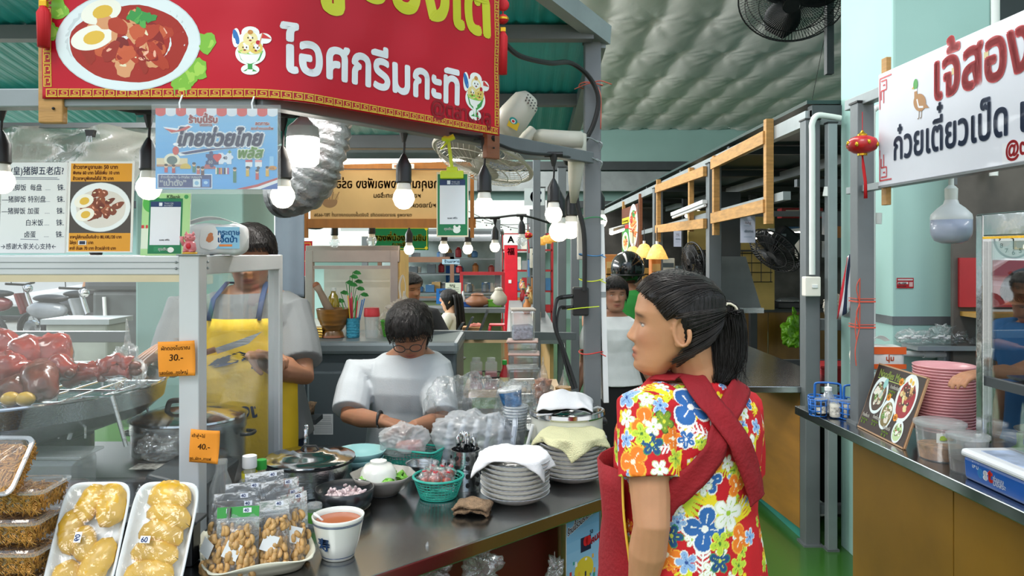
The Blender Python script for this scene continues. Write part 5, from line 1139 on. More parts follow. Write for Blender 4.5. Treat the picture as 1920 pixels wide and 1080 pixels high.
nutbag('rearmost tall cashew bag of the tray',.03,.085,26,detail=6,h=.17)
def bottle(name,label,loc,prof,m,cap,capm,liq=None,lab=None,n=24,group=None):
 t=thing(name,label,'bottle',loc,group=group);ob('glass_body',G().lathe(prof,n),m,t,smooth=True)
 if liq:ob('contents',G().lathe([(r*.9,z)for r,z in prof if z<liq[0]]+[(.0001,liq[0])],n),liq[1],t,smooth=True)
 ob('cap',G().lathe(cap,n,wob=lambda a,i:1+.015*math.cos(20*a)),capm,t,smooth=True)
 if lab:ob('label_band',G().shell([(lab[0],lab[1]),(lab[0],lab[2])],n),lab[3],t,smooth=True)
 return t
M_PEPP=mat('white_pepper','#a89a80',.9,var=.3,scale=150);M_LABY=mat('yellow_label','#dcd02c',.45)
b=bottle('seasoning_bottle','clear seasoning bottle with white cap and yellow label',C(468,930,2.06),[(.030,0),(.033,.004),(.033,.08),(.030,.095),(.016,.125),(.015,.148)],M_CLEARP,[(.019,.140),(.0195,.142),(.019,.172),(.001,.173)],M_WHITE,(.075,M_PEPP),(.0215,.105,.128,M_LABY))
P=Print(1,1);P.text('1',-.004,.007,.022,'#b02020',.04,1);P.build('label_print',lambda u,v,l:(.0222*math.sin(u/.0222),-.0225*math.cos(u/.0222)-l*.0002,.115-v),MP,b)
bottle('seasoning_bottle','slim bottle with green cap and green-white label',C(490,935,2.10),[(.014,0),(.016,.003),(.016,.10),(.012,.118),(.011,.13)],M_CLEARP,[(.0145,.124),(.015,.127),(.0145,.150),(.001,.151)],mat('green_cap','#2fa03c',.4),(.06,M_PEPP),(.0165,.03,.09,mat('label_green_white','#8fc45a',.5,var=.5,scale=40)))
bottle('seasoning_bottle','empty clear bottle behind the post, seen through glass',C(415,935,2.07),[(.030,0),(.033,.004),(.032,.08),(.016,.125),(.015,.15)],M_CLEARP,[(.016,.148),(.017,.15),(.016,.158),(.001,.159)],M_CLEARP)
p=C(581,900,2.33);t=thing('pot','wide steel pot with shiny lid and a spoon handle sticking up','pot',p)
ob('pot_body',G().lathe([(.125,0),(.130,.004),(.131,.083),(.137,.086)],48),M_STEEL,t,smooth=True);ob('pot_rim',G().lathe([(.137,.084),(.140,.089),(.134,.092),(.128,.088)],48),M_BLACK,t,smooth=True)
ob('lid',G().lathe([(.138,.092),(.139,.096),(.120,.102),(.095,.104),(.088,.110),(.06,.112),(.052,.117),(.03,.118),(.001,.118)],48),M_CHROME,t,smooth=True)
ob('lid_handle',G().tube([(-.028,0,.117),(-.018,0,.130),(.018,0,.130),(.028,0,.117)],.005,8,flat=.6),M_BLACK,t,smooth=True)
sp_=thing('spoon','steel spoon stuck upright in the lidded pot','utensil',(p.x-.022,p.y+.03,ZC+.118));ob('handle',G().tube([(0,0,0),(0,.002,.03),(.002,.004,.062)],[.004,.006,.007],10,flat=.4),M_CHROME,sp_,smooth=2);ob('tip',G().ball((.002,.004,.064),(.007,.003,.006)),M_CHROME,sp_,smooth=2)
p=C(646,962,2.13);t=thing('bowl','black bowl of sliced shallots next to the sauce cup','bowl',p);MBW=mat('black_melamine','#16181c',.3,coat=.3)
ob('outer',G().lathe([(.045,0),(.05,.002),(.072,.014),(.080,.030),(.083,.062),(.080,.063),(.076,.030),(.05,.012),(.0001,.010)],48),MBW,t,smooth=2);ob('foot_ring',G().lathe([(.046,-.001),(.07,.008),(.074,.012),(.06,.006)],40),mat('cream_foot','#c9bfa8',.5),t,smooth=True)
M_SHAL=mat('shallot','#d8c3c4',.5,var=.3,scale=70)
for i in range(34):
 a=rg.random()*6.3;r_=rg.random()**.5*.055;ob('shallot_slice',G().ball((r_*math.cos(a),r_*math.sin(a),.040+rg.random()*.012),(rg.uniform(.007,.014),.004,.005),8,5,rot=(rg.random(),rg.random(),rg.random()*6)),M_SHAL,t,smooth=2)
ob('filling',G().lathe([(.066,.034),(.05,.042),(.0001,.044)],24),M_SHAL,t,smooth=2)
p=C(634,1042,1.80);t=thing('sauce_cup','white enamel cup of brown sauce with blue bands and a blue character','cup',p);MEN=mat('white_glaze','#e2e3da',.22,var=.03,coat=.4)
ob('cup_body',G().lathe([(.036,0),(.038,.002),(.050,.040),(.0605,.092),(.0625,.100),(.0595,.101),(.057,.09),(.045,.03),(.0001,.02)],48),MEN,t,smooth=2)
MBL=mat('blue_glaze','#27456e',.3)
for z,r in((.086,.0602),(.089,.0608),(.008,.0405)):ob('blue_band',G().shell([(r,z),(r+.0004,z+.0018)],48),MBL,t,smooth=True)
ob('sauce',G().lathe([(.0545,.088),(.0001,.088)],40),mat('brown_sauce','#a5532a',.2,coat=.2),t);ob('spoon_handle',G().tube([(-.02,.0,.07),(-.045,-.004,.095),(-.058,-.006,.105)],[.004,.005,.006],8,flat=.5),M_WHITE,t,smooth=2)
P=Print(1,1);P.text('寿',-.014,.012,.034,'#27456e',.03,1);P.build('blue_character',lambda u,v,l:((.0495+.22*(.045-v-.03))*math.sin((u-.026)/.05),-(.0500+.23*(.045-v-.03))*math.cos((u-.026)/.05)-l*.0003,.045-v),MP,t)
bottle('small_jar','small clear jar with green label behind the nut bags',C(590,985,2.0),[(.018,0),(.019,.002),(.019,.05)],M_CLEARP,[(.019,.05),(.020,.052),(.019,.060),(.001,.061)],M_CLEARP,lab=(.0195,.012,.04,mat('grass_green_label','#5fae3c',.5)))
M_CEL=mat('celadon','#8fbfbf',.3,coat=.3)
for i,(dx,z)in enumerate(((0,0),(-.01,.022))):
 t=thing('bowl',['pale teal bowl under another behind the pot','upper pale teal bowl behind the pot'][i],'bowl',C(672+i*4,895,2.50)+Vector((0,0,z)));ob('bowl_body',G().lathe([(.03,0),(.034,.002),(.07,.03),(.085,.05),(.082,.051),(.06,.03),(.0001,.012)],40),M_CEL,t,smooth=2);ob('foot',G().lathe([(.03,-.001),(.034,.001),(.03,.004)],30),M_CEL,t,smooth=True)
t=thing('flower_bowl','grey-beige scalloped bowl holding an upturned white bowl','bowl',C(718,935,2.27));ob('bowl_body',G().lathe([(.04,0),(.045,.002),(.07,.022),(.092,.052),(.097,.062),(.093,.062),(.07,.03),(.0001,.012)],60,wob=lambda a,i:1+(.035*math.cos(8*a)if i>2 else 0)),mat('stoneware','#8f8b84',.35,coat=.3),t,smooth=2);ob('foot',G().lathe([(.04,-.001),(.045,.001),(.04,.004)],30),M_GREY,t,smooth=True)
for i in range(5):ob('lettuce_leaf',crumple(G().ball((.055*math.cos(i*1.3),.055*math.sin(i*1.3),.05),(.02,.014,.01),10,6),.012,60,i),mat('lettuce','#6fae3a',.5),t,smooth=2)
t=thing('white_bowl','white bowl turned upside down in the scalloped bowl','bowl',C(712,935,2.27)+Vector((-.004,0,.040)));ob('bowl_body',G().lathe([(.058,0),(.057,.004),(.052,.03),(.04,.048),(.026,.052),(.024,.058),(.001,.056)],48),MEN,t,smooth=2);ob('foot_ring',G().lathe([(.026,.050),(.025,.060),(.021,.060)],36),MEN,t,smooth=True)
M_TB=mat('teal_basket','#23a08e',.4,var=.05)
def basket(name,label,loc,rz,w,d,h,m,round_=False,taper=.82,cat='basket',nx=22,nr=6,rim=.004):
 t=thing(name,label,cat,loc,rz);
 NB=38 if round_ else 52
 def ring(z,k):
  k2=taper+(1-taper)*z/h;o=[]
  n=NB
  for i in range(n):
   a=2*math.pi*i/n;c,s=math.cos(a),math.sin(a);e=2 if round_ else 7;r=(abs(c)**e+abs(s)**e)**(-1/e);o.append((w/2*k2*r*c*k,d/2*k2*r*s*k,z))
  return o
 g=G()
 for i in range(nr):z=.01+(h-.02)*i/(nr-1);g.tube(ring(z,1),.0011,4,closed=True)
 A=ring(.004,1);B=ring(h-.006,1)
 for i in range(NB):g.tube([A[i],B[i]],.0011,4)
 ob('lattice_wall',g,m,t);g=G();g.add(ring(.003,1),[tuple(range(NB))]);ob('floor',g,m,t,solid=.003)
 ob('rim',G().tube(ring(h,1),rim,6,closed=True),m,t,smooth=True);return t
basket('long_basket','long rectangular teal basket under the plastic bags',C(772,870,2.56),R(-22),.215,.10,.065,M_TB)
basket('round_basket','small round teal basket of chilli sauce bags',C(822,938,2.24),0,.150,.150,.062,M_TB,True,.72)
M_CHI=mat('chilli_sauce','#b8401c',.3,var=.5,scale=70,coat=.5)
for i in range(7):
 a=i*.9;r_=.040 if i else 0;p=C(822,938,2.24)+Vector((r_*math.cos(a),r_*math.sin(a),.040+.012*(i==0)+.01*(i%2)))
 t=thing('sauce_bag',['chilli sauce bag in the middle of the pile','chilli sauce bag at the right of the round basket','chilli sauce bag at the back right of the round basket','chilli sauce bag at the back left of the round basket','chilli sauce bag at the left of the round basket','chilli sauce bag at the front left of the round basket','chilli sauce bag at the front right of the round basket'][i],'sauce bag',p,group='little bags of chilli sauce in the round basket')
 t.rotation_euler=(R(rg.uniform(-25,25)),R(rg.uniform(-25,25)),a)
 ob('sauce',crumple(G().ball((0,0,.012),(.020,.018,.012),14,9),.003,60,i),M_CHI,t,smooth=2);ob('film',bagmesh(.024,.022,.020,i,.003,50,knot=1.2,n=24,m=16),M_BAG,t,smooth=2)
 ob('red_tie',G().tube([(.005*math.cos(b),.005*math.sin(b),.041)for b in np.linspace(0,6.28,10)[:-1]],.0022,5,closed=True),M_RED,t);ob('neck',G().lathe([(.0025,.036),(.0035,.044),(.009,.058)],10,wob=lambda a,i:1+.25*math.sin(4*a)),M_BAG,t,smooth=2)
t=thing('steel_bowl','small steel bowl behind the round teal basket','bowl',C(792,905,2.42));ob('bowl_body',G().lathe([(.035,0),(.04,.002),(.052,.05),(.055,.052),(.05,.05),(.038,.006),(.0001,.005)],36),M_STEEL,t,smooth=True);ob('base_ring',G().lathe([(.036,-.001),(.04,.001),(.036,.003)],30),M_CHROME,t)
p=C(873,925,2.33);t=thing('cutlery_holder','perforated steel cutlery holder','holder',p)
ob('cylinder',G().lathe([(.045,0),(.0455,.002),(.0455,.118),(.0465,.120),(.044,.120),(.043,.004),(.0001,.003)],40),M_STEEL,t,smooth=True)
for j in range(4):
 for i in range(8):a=i*.785+(j%2)*0.0+.2;ob('hole',G().lathe([(.0001,0),(.0066,0),(.0066,.002),(.0001,.002)],14,M=Matrix.Rotation(a+math.pi/2,3,'Z')@Matrix.Rotation(R(90),3,'X'),c=(.0462*math.cos(a),.0462*math.sin(a),.018+j*.027)),M_BLACK,t)
for i in range(22):
 a=rg.random()*6.3;r_=rg.random()*.03;x,y=r_*math.cos(a),r_*math.sin(a);fk=i%2;h=rg.uniform(.125,.150);u=thing('fork' if fk else 'spoon',('steel fork' if fk else 'steel spoon')+' among the cutlery standing in the perforated holder','cutlery',p+Vector((x,y,.01)),rg.random()*3,'cutlery in the perforated holder')
 u.rotation_euler=(R(rg.uniform(-6,6)),R(rg.uniform(-6,6)),rg.random()*3.1)
 if fk:
  ob('handle',G().tube([(0,0,0),(0,0,h-.03)],.0022,6),M_CHROME,u);ob('neck',G().box((0,0,h-.024),(.016,.002,.012)),M_CHROME,u)
  for k in range(4):ob('tine',G().tube([(-.0065+k*.0043,0,h-.02),(-.0065+k*.0043,.002,h+.012)],.001,5),M_CHROME,u)
 else:ob('handle',G().tube([(0,0,0),(0,0,h-.01)],.0022,6),M_CHROME,u);ob('bowl',G().ball((0,0,h+.004),(.011,.004,.018),12,8),M_CHROME,u,smooth=2)
M_PL=mat('white_china','#eeede8',.25,var=.02,coat=.4);M_PLR=mat('navy_rim','#4a566c',.35)
def plate_proto(label,loc,r,group,h=.030,rib=True):
 t=thing('plate',label,'plate',loc,group=group)
 ob('dish',G().lathe([(r*.50,0),(r*.55,.001),(r*.80,h*.42),(r*.985,h*.93),(r,h),(r*.97,h),(r*.8,h*.5),(r*.5,.005),(.0001,.004)],72,wob=(lambda a,i:1+(.008*math.cos(36*a)if rib and i in(2,3)else 0))),M_PL,t,smooth=2)
 ob('rim_line',G().shell([(r*1.001,h*.97),(r*.996,h+.0006)],72),M_PLR,t,smooth=True);return t
lab8=['bottom ribbed white dish of the left stack','second white dish from the bottom of the left stack','third white dish from the bottom of the left stack','fourth white dish from the bottom of the left stack','fourth white plate from the top of the left stack','third white plate from the top of the left stack','second white plate from the top of the left stack','top white plate of the left stack under the towel']
p=C(966,940,2.21);pr=plate_proto(lab8[0],p,.103,'ribbed white dishes stacked under a white towel')
for i in range(1,8):dup(pr,p+Vector((.0015*math.sin(i*2),.001*math.cos(i),.0135*i)),R(i*7),lab8[i])
p2=C(1072,905,2.42);pr=plate_proto('bottom white dish of the right stack',p2,.112,'white dishes stacked under the pale yellow towel')
for i in range(1,9):dup(pr,p2+Vector((.0015*math.sin(i),.001,.0135*i)),R(i*9),['second white dish from the bottom of the right stack','third white dish from the bottom of the right stack','fourth white dish from the bottom of the right stack','fifth white dish from the bottom of the right stack','fourth white dish from the top of the right stack','third white dish from the top of the right stack','second white dish from the top of the right stack','top white dish of the right stack under the yellow towel'][i-1])
def towel(name,label,m,fn,nu=44,nv=36,hemw=None):
 o=ob(name,G().grid(nu,nv,fn),m,smooth=2,solid=.0035);return tag(o,label,'towel')
M_TW=mat('white_cotton','#d8d8da',.95,var=.04,bump=.25,bscale=300);M_TY=mat('pale_yellow_terry','#d2cfa4',.95,var=.06,bump=.6,bscale=260)
def drape(c,top,R_,L_,wd,rot,fall,amp,seed):
 def f(u,v):
  x=(u-.5)*L_;y=(v-.5)*wd;X_=x*math.cos(rot)-y*math.sin(rot);Y_=x*math.sin(rot)+y*math.cos(rot);r=math.hypot(X_,Y_);over=max(0,r-R_);k=1 if r<1e-6 else(min(r,R_)+over*.28)/r
  z=top-over*fall+amp*(nz((X_*9,Y_*9,0),1,seed)+.6*abs(nz((X_*20,Y_*20,0),1,seed+4)))*(1 if over==0 else.7);w_=1+.10*math.sin(math.atan2(Y_,X_)*7+seed)*min(1,over/.03)
  return(c.x+X_*k*w_,c.y+Y_*k*w_,z)
 return f
towel('towel','white cotton cloth draped over the left plate stack',M_TW,drape(p+Vector((-.005,0,0)),ZC+.0135*7+.040,.102,.28,.19,R(-12),.85,.014,2))
towel('towel','pale yellow terry towel draped over the right plate stack',M_TY,drape(p2+Vector((.0,-.01,0)),ZC+.0135*8+.042,.105,.25,.27,R(38),.82,.010,5))
t=thing('scrub_cloth','folded brown scrubbing cloth at the counter edge','cloth',C(886,962,2.10),R(-12))
MSC=mat('brown_terry','#8d7358',.95,var=.25,scale=60,bump=.8,bscale=200)
def sc(h0,sx,sy):return lambda u,v:(((u-.5)*sx),((v-.5)*sy),h0+.012*math.sin(math.pi*u)**.5+.006*nz((u*4,v*4,h0*90),1))
ob('upper_fold',G().grid(20,14,sc(.016,.10,.075)),MSC,t,smooth=2,solid=.008);ob('lower_fold',G().grid(20,14,sc(.004,.095,.07)),MSC,t,smooth=2,solid=.008,rot=(0,0,R(6)))
p=C(1063,868,2.60);t=thing('rice_cooker','large cream rice cooker with steel lid on the counter','rice cooker',p);t.scale=(1,1,1.13)
ob('body',G().lathe([(.112,0),(.118,.004),(.124,.03),(.124,.148),(.128,.150)],56),mat('cream_enamel','#cfd0c4',.35,coat=.2),t,smooth=True);ob('steel_rim',G().lathe([(.128,.150),(.132,.155),(.130,.166),(.118,.170)],56),M_CHROME,t,smooth=True)
ob('lid',G().lathe([(.120,.170),(.105,.178),(.05,.184),(.001,.186)],56),M_CHROME,t,smooth=True);ob('handle_plate',G().box((-.012,-.123,.10),(.055,.012,.016)),M_BLACK,t,bevel=.004)
ob('side_handle',G().box((.128,0,.13),(.02,.05,.015)),M_BLACK,t,bevel=.004);ob('white_ladle',G().tube([(-.15,-.05,.03),(-.12,-.06,.13)],.006,8),M_WHITE,t,smooth=True)
def ft(u,v):
 x=(u-.5)*2;y=(v-.5)*2;s_=math.sin(math.pi*min(1,max(0,u)))**.45;return(p.x-.005+x*.095+.02*(v-.5),p.y-.005+y*.088+.01*math.sin(x*3),ZC+.198+.055*s_*math.cos(y*1.35)**1.2*(1-.15*x)+.016*nz((x*2.2,y*2.2,1),1))
ft0=ft
def ft(u,v):
 a=ft0(u,v*2)if v<=.5 else ft0(u,2-2*v);return a if v<=.5 else(a[0],a[1],ZC+.198-.012*abs(u-.5)*2)
towel('folded_towel','folded white towel lying on the rice cooker lid',M_TW,ft)
M_CART=film('carton_bag','#e4eaf2',.35,.10,.12,.6,18)
bag('milky bag of pinkish goods over the long teal basket',C(758,840,2.56)+Vector((0,0,.035)),.085,.07,.055,3,M_BAGM,amp=.009,s=13)
t=thing('goods','pink packets showing through the milky bag','packet',C(768,840,2.56)+Vector((0,0,.045)));ob('packet',crumple(G().box((0,0,.02),(.09,.06,.04)),.008,30),mat('pink_packet','#d89a90',.6,var=.3),t,bevel=.01);ob('label',G().box((.01,-.034,.02),(.03,.002,.02)),M_RED,t)
M_CTN=mat('frosted_carton','#d5dce6',.35,var=.05,coat=.3)
bg2=bag('large crinkled clear bag of takeaway cartons beside the cutlery',C(890,870,2.62),.155,.10,.085,8,M_BAGM,amp=.014,s=10)
for i in range(6):
 t=thing('takeaway_carton',['leftmost clear carton inside the large bag','second clear carton inside the large bag','third clear carton inside the large bag','fourth clear carton inside the large bag','fifth clear carton inside the large bag','rightmost clear carton inside the large bag'][i],'carton',C(835+i*24,870,2.62)+Vector((0,0,.005)),group='clear cartons standing in the large bag');t.rotation_euler=(0,R(8),0)
 ob('tray',G().box((0,0,.07),(.016,.12,.13),taper=.9),M_CTN,t,bevel=.004);ob('rim',G().box((.009,0,.07),(.002,.13,.14)),M_CTN,t)
bag('tall crinkled clear bag with open mouth behind the cartons',C(880,850,2.76),.17,.09,.14,21,M_BAG,amp=.018,s=8)
bag('clear bag wrapping the stack of paper tubs',C(968,868,2.72),.075,.065,.13,15,M_BAG,amp=.018,s=14)
t0=C(965,868,2.72);M_TUBP=mat('paper_tub','#d4dbe4',.5,var=.15,scale=40)
pr=thing('paper_tub','lowest nested paper tub in the clear bag','tub',t0+Vector((0,0,.03)),group='nested paper tubs in the clear bag');ob('tub_body',G().lathe([(.032,0),(.044,.060),(.046,.061),(.043,.061),(.031,.003),(.0001,.003)],36),M_TUBP,pr,smooth=True);ob('rim',G().lathe([(.0445,.058),(.047,.060),(.0455,.063)],36),M_WHITE,pr,smooth=True)
for i in range(1,9):dup(pr,t0+Vector((.001*i-.004,0,.03+.0105*i)),0,['second','third','fourth','fifth','sixth','seventh','eighth','ninth'][i-1]+' paper tub from the bottom of the nested column')
t=thing('printed_tub','blue printed paper tub upside down on the tub column','tub',t0+Vector((-.008,0,.175)),0);t.rotation_euler=(0,R(-10),0)
ob('tub_body',G().lathe([(.034,.0),(.043,.058),(.001,.059)],36),mat('blue_print_tub','#3f7fb8',.4,var=.5,scale=35),t,smooth=True);ob('lid',G().lathe([(.044,.056),(.0455,.058),(.0455,.064),(.043,.066),(.001,.065)],36),M_WHITE,t,smooth=True)
t=thing('clear_dish','low clear plastic dish between cutlery and rice cooker','dish',C(945,905,2.46));ob('dish',G().lathe([(.04,0),(.045,.002),(.055,.035),(.06,.037)],32),M_CLEARP,t,smooth=True);ob('rim',G().lathe([(.058,.036),(.061,.038),(.058,.040)],32),M_CLEARP,t)
t=thing('rear_shelf','grey steel side table behind the serving counter','table',(.04,3.28,0));ob('top',G().box((-.03,0,.84),(.62,.42,.03)),M_STEEL,t,bevel=.003)
for a in(-1,1):
 for b_ in(-1,1):ob('leg',G().box((-.03+a*.28,b_*.18,.41),(.03,.03,.83)),M_GREY,t)
ZS=.855
def clearbox(label,loc,w,d,h,m=None,lid=True,fill=None,group='clear lidded tubs stacked behind the counter'):
 t=thing('clear_tub',label,'tub',loc,R(rg.uniform(-6,6)),group);ob('tub',G().box((0,0,h/2),(w,d,h),taper=1.04),M_TUB,t,bevel=.008);
 if lid:ob('lid',G().box((0,0,h+.004),(w*1.08,d*1.08,.010)),M_CLEARP if m is None else m,t,bevel=.004)
 if fill:ob('contents',crumple(G().box((0,0,h*.25),(w*.9,d*.9,h*.45)),.01,30),fill,t,bevel=.008)
 return t
x0=X(980,3.22);zz=ZS
M_PINKT=mat('pinkish_lid','#c9a79c',.45)
for i,(h,lb)in enumerate(((.10,'bottom clear tub of the tower behind the bags'),(.055,'second clear tub of the tower'),(.055,'third clear tub of the tower'),(.05,'fourth clear tub of the tower with pinkish lid'),(.045,'fifth shallow clear tub of the tower'))):
 clearbox(lb,(x0+.006*(i%2),3.22,zz),.125,.10,h,M_PINKT if i in(3,4)else None);zz+=h+.010
clearbox('tall clear canister of ice blue pellets on top of the tub tower',(x0,3.22,zz),.098,.09,.125,mat('beige_lid','#b9aea2',.5),fill=mat('pale_pellets','#c5cfe0',.7,var=.2,scale=90,bump=.6,bscale=120))
M_CONE=mat('wafer_cone','#cf9e86',.7,var=.2,scale=60,bump=.4,bscale=90)
t=thing('cone_bag','tall clear bag of pink wafer cups tied at the top','bag',(X(1018,3.1),3.10,ZS));ob('film',bagmesh(.046,.046,.118,30,.006,24,knot=.9),M_BAG,t,smooth=2)
for i in range(9):
 for a in range(3):ob('wafer_cup',G().lathe([(.013,0),(.020,.028),(.018,.028),(.0001,.004)],14,c=(.020*math.cos(a*2.1+i),.020*math.sin(a*2.1+i),.006+.021*i)),M_CONE,t,smooth=True)
t=thing('cone_bag','short clear bag of yellow cups right of the wafer bag','bag',(X(1056,3.15),3.15,ZS));ob('film',bagmesh(.042,.042,.095,33,.005,24,knot=.8),M_BAG,t,smooth=2)
for i in range(7):ob('yellow_cup',G().lathe([(.028,0),(.034,.020),(.034,.024),(.03,.024),(.0001,.004)],24,c=(0,0,.006+.022*i)),mat('amber_cup','#c99a5c',.5)if i==0 else BM['amber_cup'],t,smooth=True)
M_REDS=mat('red_sauce','#a8242a',.35)
for i,px in enumerate((893,921)):
 t=thing('sauce_jug',['left square jug of red sauce','right square jug of red sauce'][i],'jug',(X(px,3.58),3.58,.93),group='square jugs of red sauce behind the bags');ob('jug',G().box((0,0,.065),(.062,.05,.13),taper=.92),M_CLEARP,t,bevel=.006);ob('red_sauce',G().box((0,0,.042),(.055,.044,.08)),M_REDS,t,bevel=.004);ob('cap',G().lathe([(.02,.13),(.02,.15),(.001,.152)],16),M_CLEARP,t)
b=bottle('sauce_bottle','red sauce bottle with green cap by the square jugs',(X(946,3.57),3.57,.93),[(.022,0),(.024,.003),(.024,.07),(.010,.10),(.009,.12)],M_REDS,[(.011,.118),(.012,.12),(.011,.14),(.001,.141)],mat('green_cap','#2fa03c',.4),lab=(.0245,.015,.06,mat('sauce_label','#d8cfa0',.5)))
t=thing('prep_table','pale prep table behind the bags carrying red jugs','table',(.0,3.69,0));ob('top',G().box((0,0,.915),(.46,.34,.03)),mat('pale_board','#cfae84',.5),t)
for a in(-1,1):
 for b_ in(-1,1):ob('leg',G().box((a*.22,b_*.14,.45),(.03,.03,.9)),M_GREY,t)
t=thing('wire_basket','round black wire basket behind the clear bags','basket',(-.12,3.64,.93));g=G()
for i in range(40):a=i*.157;g.tube([(.05*math.cos(a),.05*math.sin(a),0),(.10*math.cos(a),.10*math.sin(a),.06)],.0018,4)
ob('ribs',g,M_BLACK,t,kind='stuff');ob('rim',G().tube([(.10*math.cos(a),.10*math.sin(a),.06)for a in np.linspace(0,6.28,41)[:-1]],.0035,6,closed=True),M_BLACK,t);ob('base',G().lathe([(.0001,0),(.052,0),(.052,.004)],24),M_BLACK,t)
# inside the glass cabinet
p=Vector((-1.56,2.30,0));t=thing('steel_pan','very wide steel pan for the braised pork legs','pan',(p.x,p.y,1.02))
ob('pan_body',G().lathe([(.24,0),(.26,.01),(.40,.06),(.445,.10),(.455,.155),(.462,.158),(.445,.155),(.43,.10),(.25,.02),(.0001,.015)],72),M_STEEL,t,smooth=True);ob('rim_bead',G().tube([(.458*math.cos(a),.458*math.sin(a),.157)for a in np.linspace(0,6.28,60)[:-1]],.005,6,closed=True),M_CHROME,t,smooth=True)
g=thing('gas_stove','black gas stove with round knobs under the pan','stove',(-1.28,2.25,ZC));ob('casing',G().box((-.12,.05,.05),(.8,.42,.10)),M_BLACK,g,bevel=.01);ob('control_panel',G().box((.33,-.03,.055),(.16,.3,.09),ry=R(14)),M_DGREY,g,bevel=.01)
for x,y in((-.45,.05),(-.12,.05)):ob('burner',G().lathe([(.08,.10),(.1,.12),(.1,.17),(.07,.17)],24,c=(x,y,0)),M_BLACK,g,smooth=True)
ob('knob',G().lathe([(.036,.0),(.037,.008),(.030,.012),(.033,.018),(.033,.032),(.026,.038),(.001,.038)],28,c=(.23,-.24,.02)),M_BLACK,g,smooth=True);ob('sticker',G().box((.22,-.06,.105),(.10,.06,.001)),mat('stove_sticker','#bdb9b0',.5,var=.5,scale=50),g)
M_PORK=mat('glazed_pork','#9a2c1e',.22,var=.35,scale=14,bump=.3,bscale=20,coat=.8,sss=.2);M_PORK2=mat('pork_skin','#6e2a16',.3,var=.4,scale=18,bump=.4,bscale=30,coat=.5)
M_RACK=M_STEEL;r_=thing('wire_rack','steel wire rack standing in the wide pan','rack',(-1.50,2.28,1.06));g=G()
for i in range(9):x=-.3+i*.075;g.tube([(x,-.18,.0),(x,-.18,.10),(x,.18,.10),(x,.18,0)],.004,5)
for y in(-.18,.18,0):g.tube([(-.32,y,.10),(.34,y,.10)],.005,6)
ob('wires',g,M_RACK,r_);ob('bent_handle',G().tube([(.26,-.19,.0),(.30,-.19,.12),(.38,-.19,.12),(.42,-.19,-.02)],.006,6),M_RACK,r_,smooth=True)
i=0
for px,py,d,a,b,c in((18,700,2.22,.085,.06,.07),(55,668,2.28,.07,.06,.055),(75,715,2.16,.05,.05,.09),(100,668,2.30,.07,.055,.04),(10,660,2.35,.08,.06,.045),(35,735,2.14,.055,.05,.05),(-30,700,2.2,.09,.07,.07),(-60,670,2.3,.09,.07,.06),(60,745,2.14,.04,.04,.035),(115,690,2.22,.045,.04,.035)):
 t=thing('braised_pork',['front red glazed pork leg at the left','red pork leg at the top of the heap','upright curled pork leg in the middle of the heap','dark pork piece at the right end of the rack','pork leg at the back left of the heap','lower front pork leg','pork leg at the far left edge','pork leg behind at the far left edge','small dark pork piece by the eggs','small pork knuckle right of the heap'][i],'meat',W(px,py,d),group='red braised pork legs heaped on the rack');i+=1
 g=G().ball((0,0,0),(a,b,c),26,18,rot=(i,.4*i,i*.7));
 for k,q in enumerate(g.v):
  v=Vector(q);f=1+.35*abs(nz(v,16,i))-.25*abs(nz(v,30,i+3));g.v[k]=tuple(v*f)
 ob('meat',g,M_PORK if i%3 else M_PORK2,t,smooth=2)
 ob('bone_end',G().ball((a*.8,-.02,-c*.3),(.018,.014,.014)),M_PORK2,t,smooth=2)
for i,(px,w_)in enumerate(((185,.10),(215,.05))):
 t=thing('pork_trotter',['long dark trotter lying across the rack','small trotter end at the right of the rack'][i],'meat',W(px,700-12*i,2.24));g=G().tube(smoothpts([(-w_,0,-.02),(-w_*.3,.0,.008),(w_*.5,0,.012),(w_,.0,.006)],5),[.028]*8+[.024]*8,14);ob('meat',crumple(g,.012,30,i),M_PORK,t,smooth=2);ob('hoof',G().ball((w_+.01,0,.004),(.02,.016,.014)),M_PORK2,t,smooth=2)
for i,px in enumerate((20,48)):
 t=thing('boiled_egg',['yellow-brown egg at the front left of the pan','egg right beside it at the pan rim'][i],'egg',W(px,748,2.08));ob('egg',G().ball((0,0,0),(.026,.022,.020),20,12),mat('stewed_egg','#c9a03c',.35)if i==0 else BM['stewed_egg'],t,smooth=2)
h=thing('red_hook','red plastic hook over the rail above the meat','hook',W(32,680,2.30));ob('hook',G().tube(smoothpts([(0,0,-.06),(0,0,.02),(.012,0,.055),(.04,0,.058),(.05,0,.045)],5),.008,8),M_RED,h,smooth=2);ob('tip',G().ball((.05,0,.042),.009),M_RED,h,smooth=2)
t=thing('stock_pot','big aluminium stock pot with raised black lid handle','pot',(-1.045,2.42,ZC));r=.175;hp=.20
ob('pot_body',G().lathe([(r*.96,0),(r*.98,.004),(r*.98,hp-.04),(r*1.0,hp-.035),(r*1.0,hp),(r*1.03,hp+.004),(r*.97,hp)],60),M_STEEL,t,smooth=True)
ob('lid',G().lathe([(r*.99,hp),(r*.97,hp+.008),(r*.6,hp+.028),(.001,hp+.034)],60),M_CHROME,t,smooth=True)
ob('lid_handle',G().tube(smoothpts([(-.05,-.05,hp+.02),(-.045,-.05,hp+.05),(-.03,-.05,hp+.062),(.03,-.05,hp+.062),(.045,-.05,hp+.05),(.05,-.05,hp+.02)],4),.009,8),M_BLACK,t,smooth=2)
for s in(-1,1):ob('side_handle',G().tube(smoothpts([(s*r,-.03,hp-.05),(s*(r+.03),-.02,hp-.05),(s*(r+.03),.02,hp-.05),(s*r,.03,hp-.05)],4),.006,6),M_BLACK,t,smooth=2)
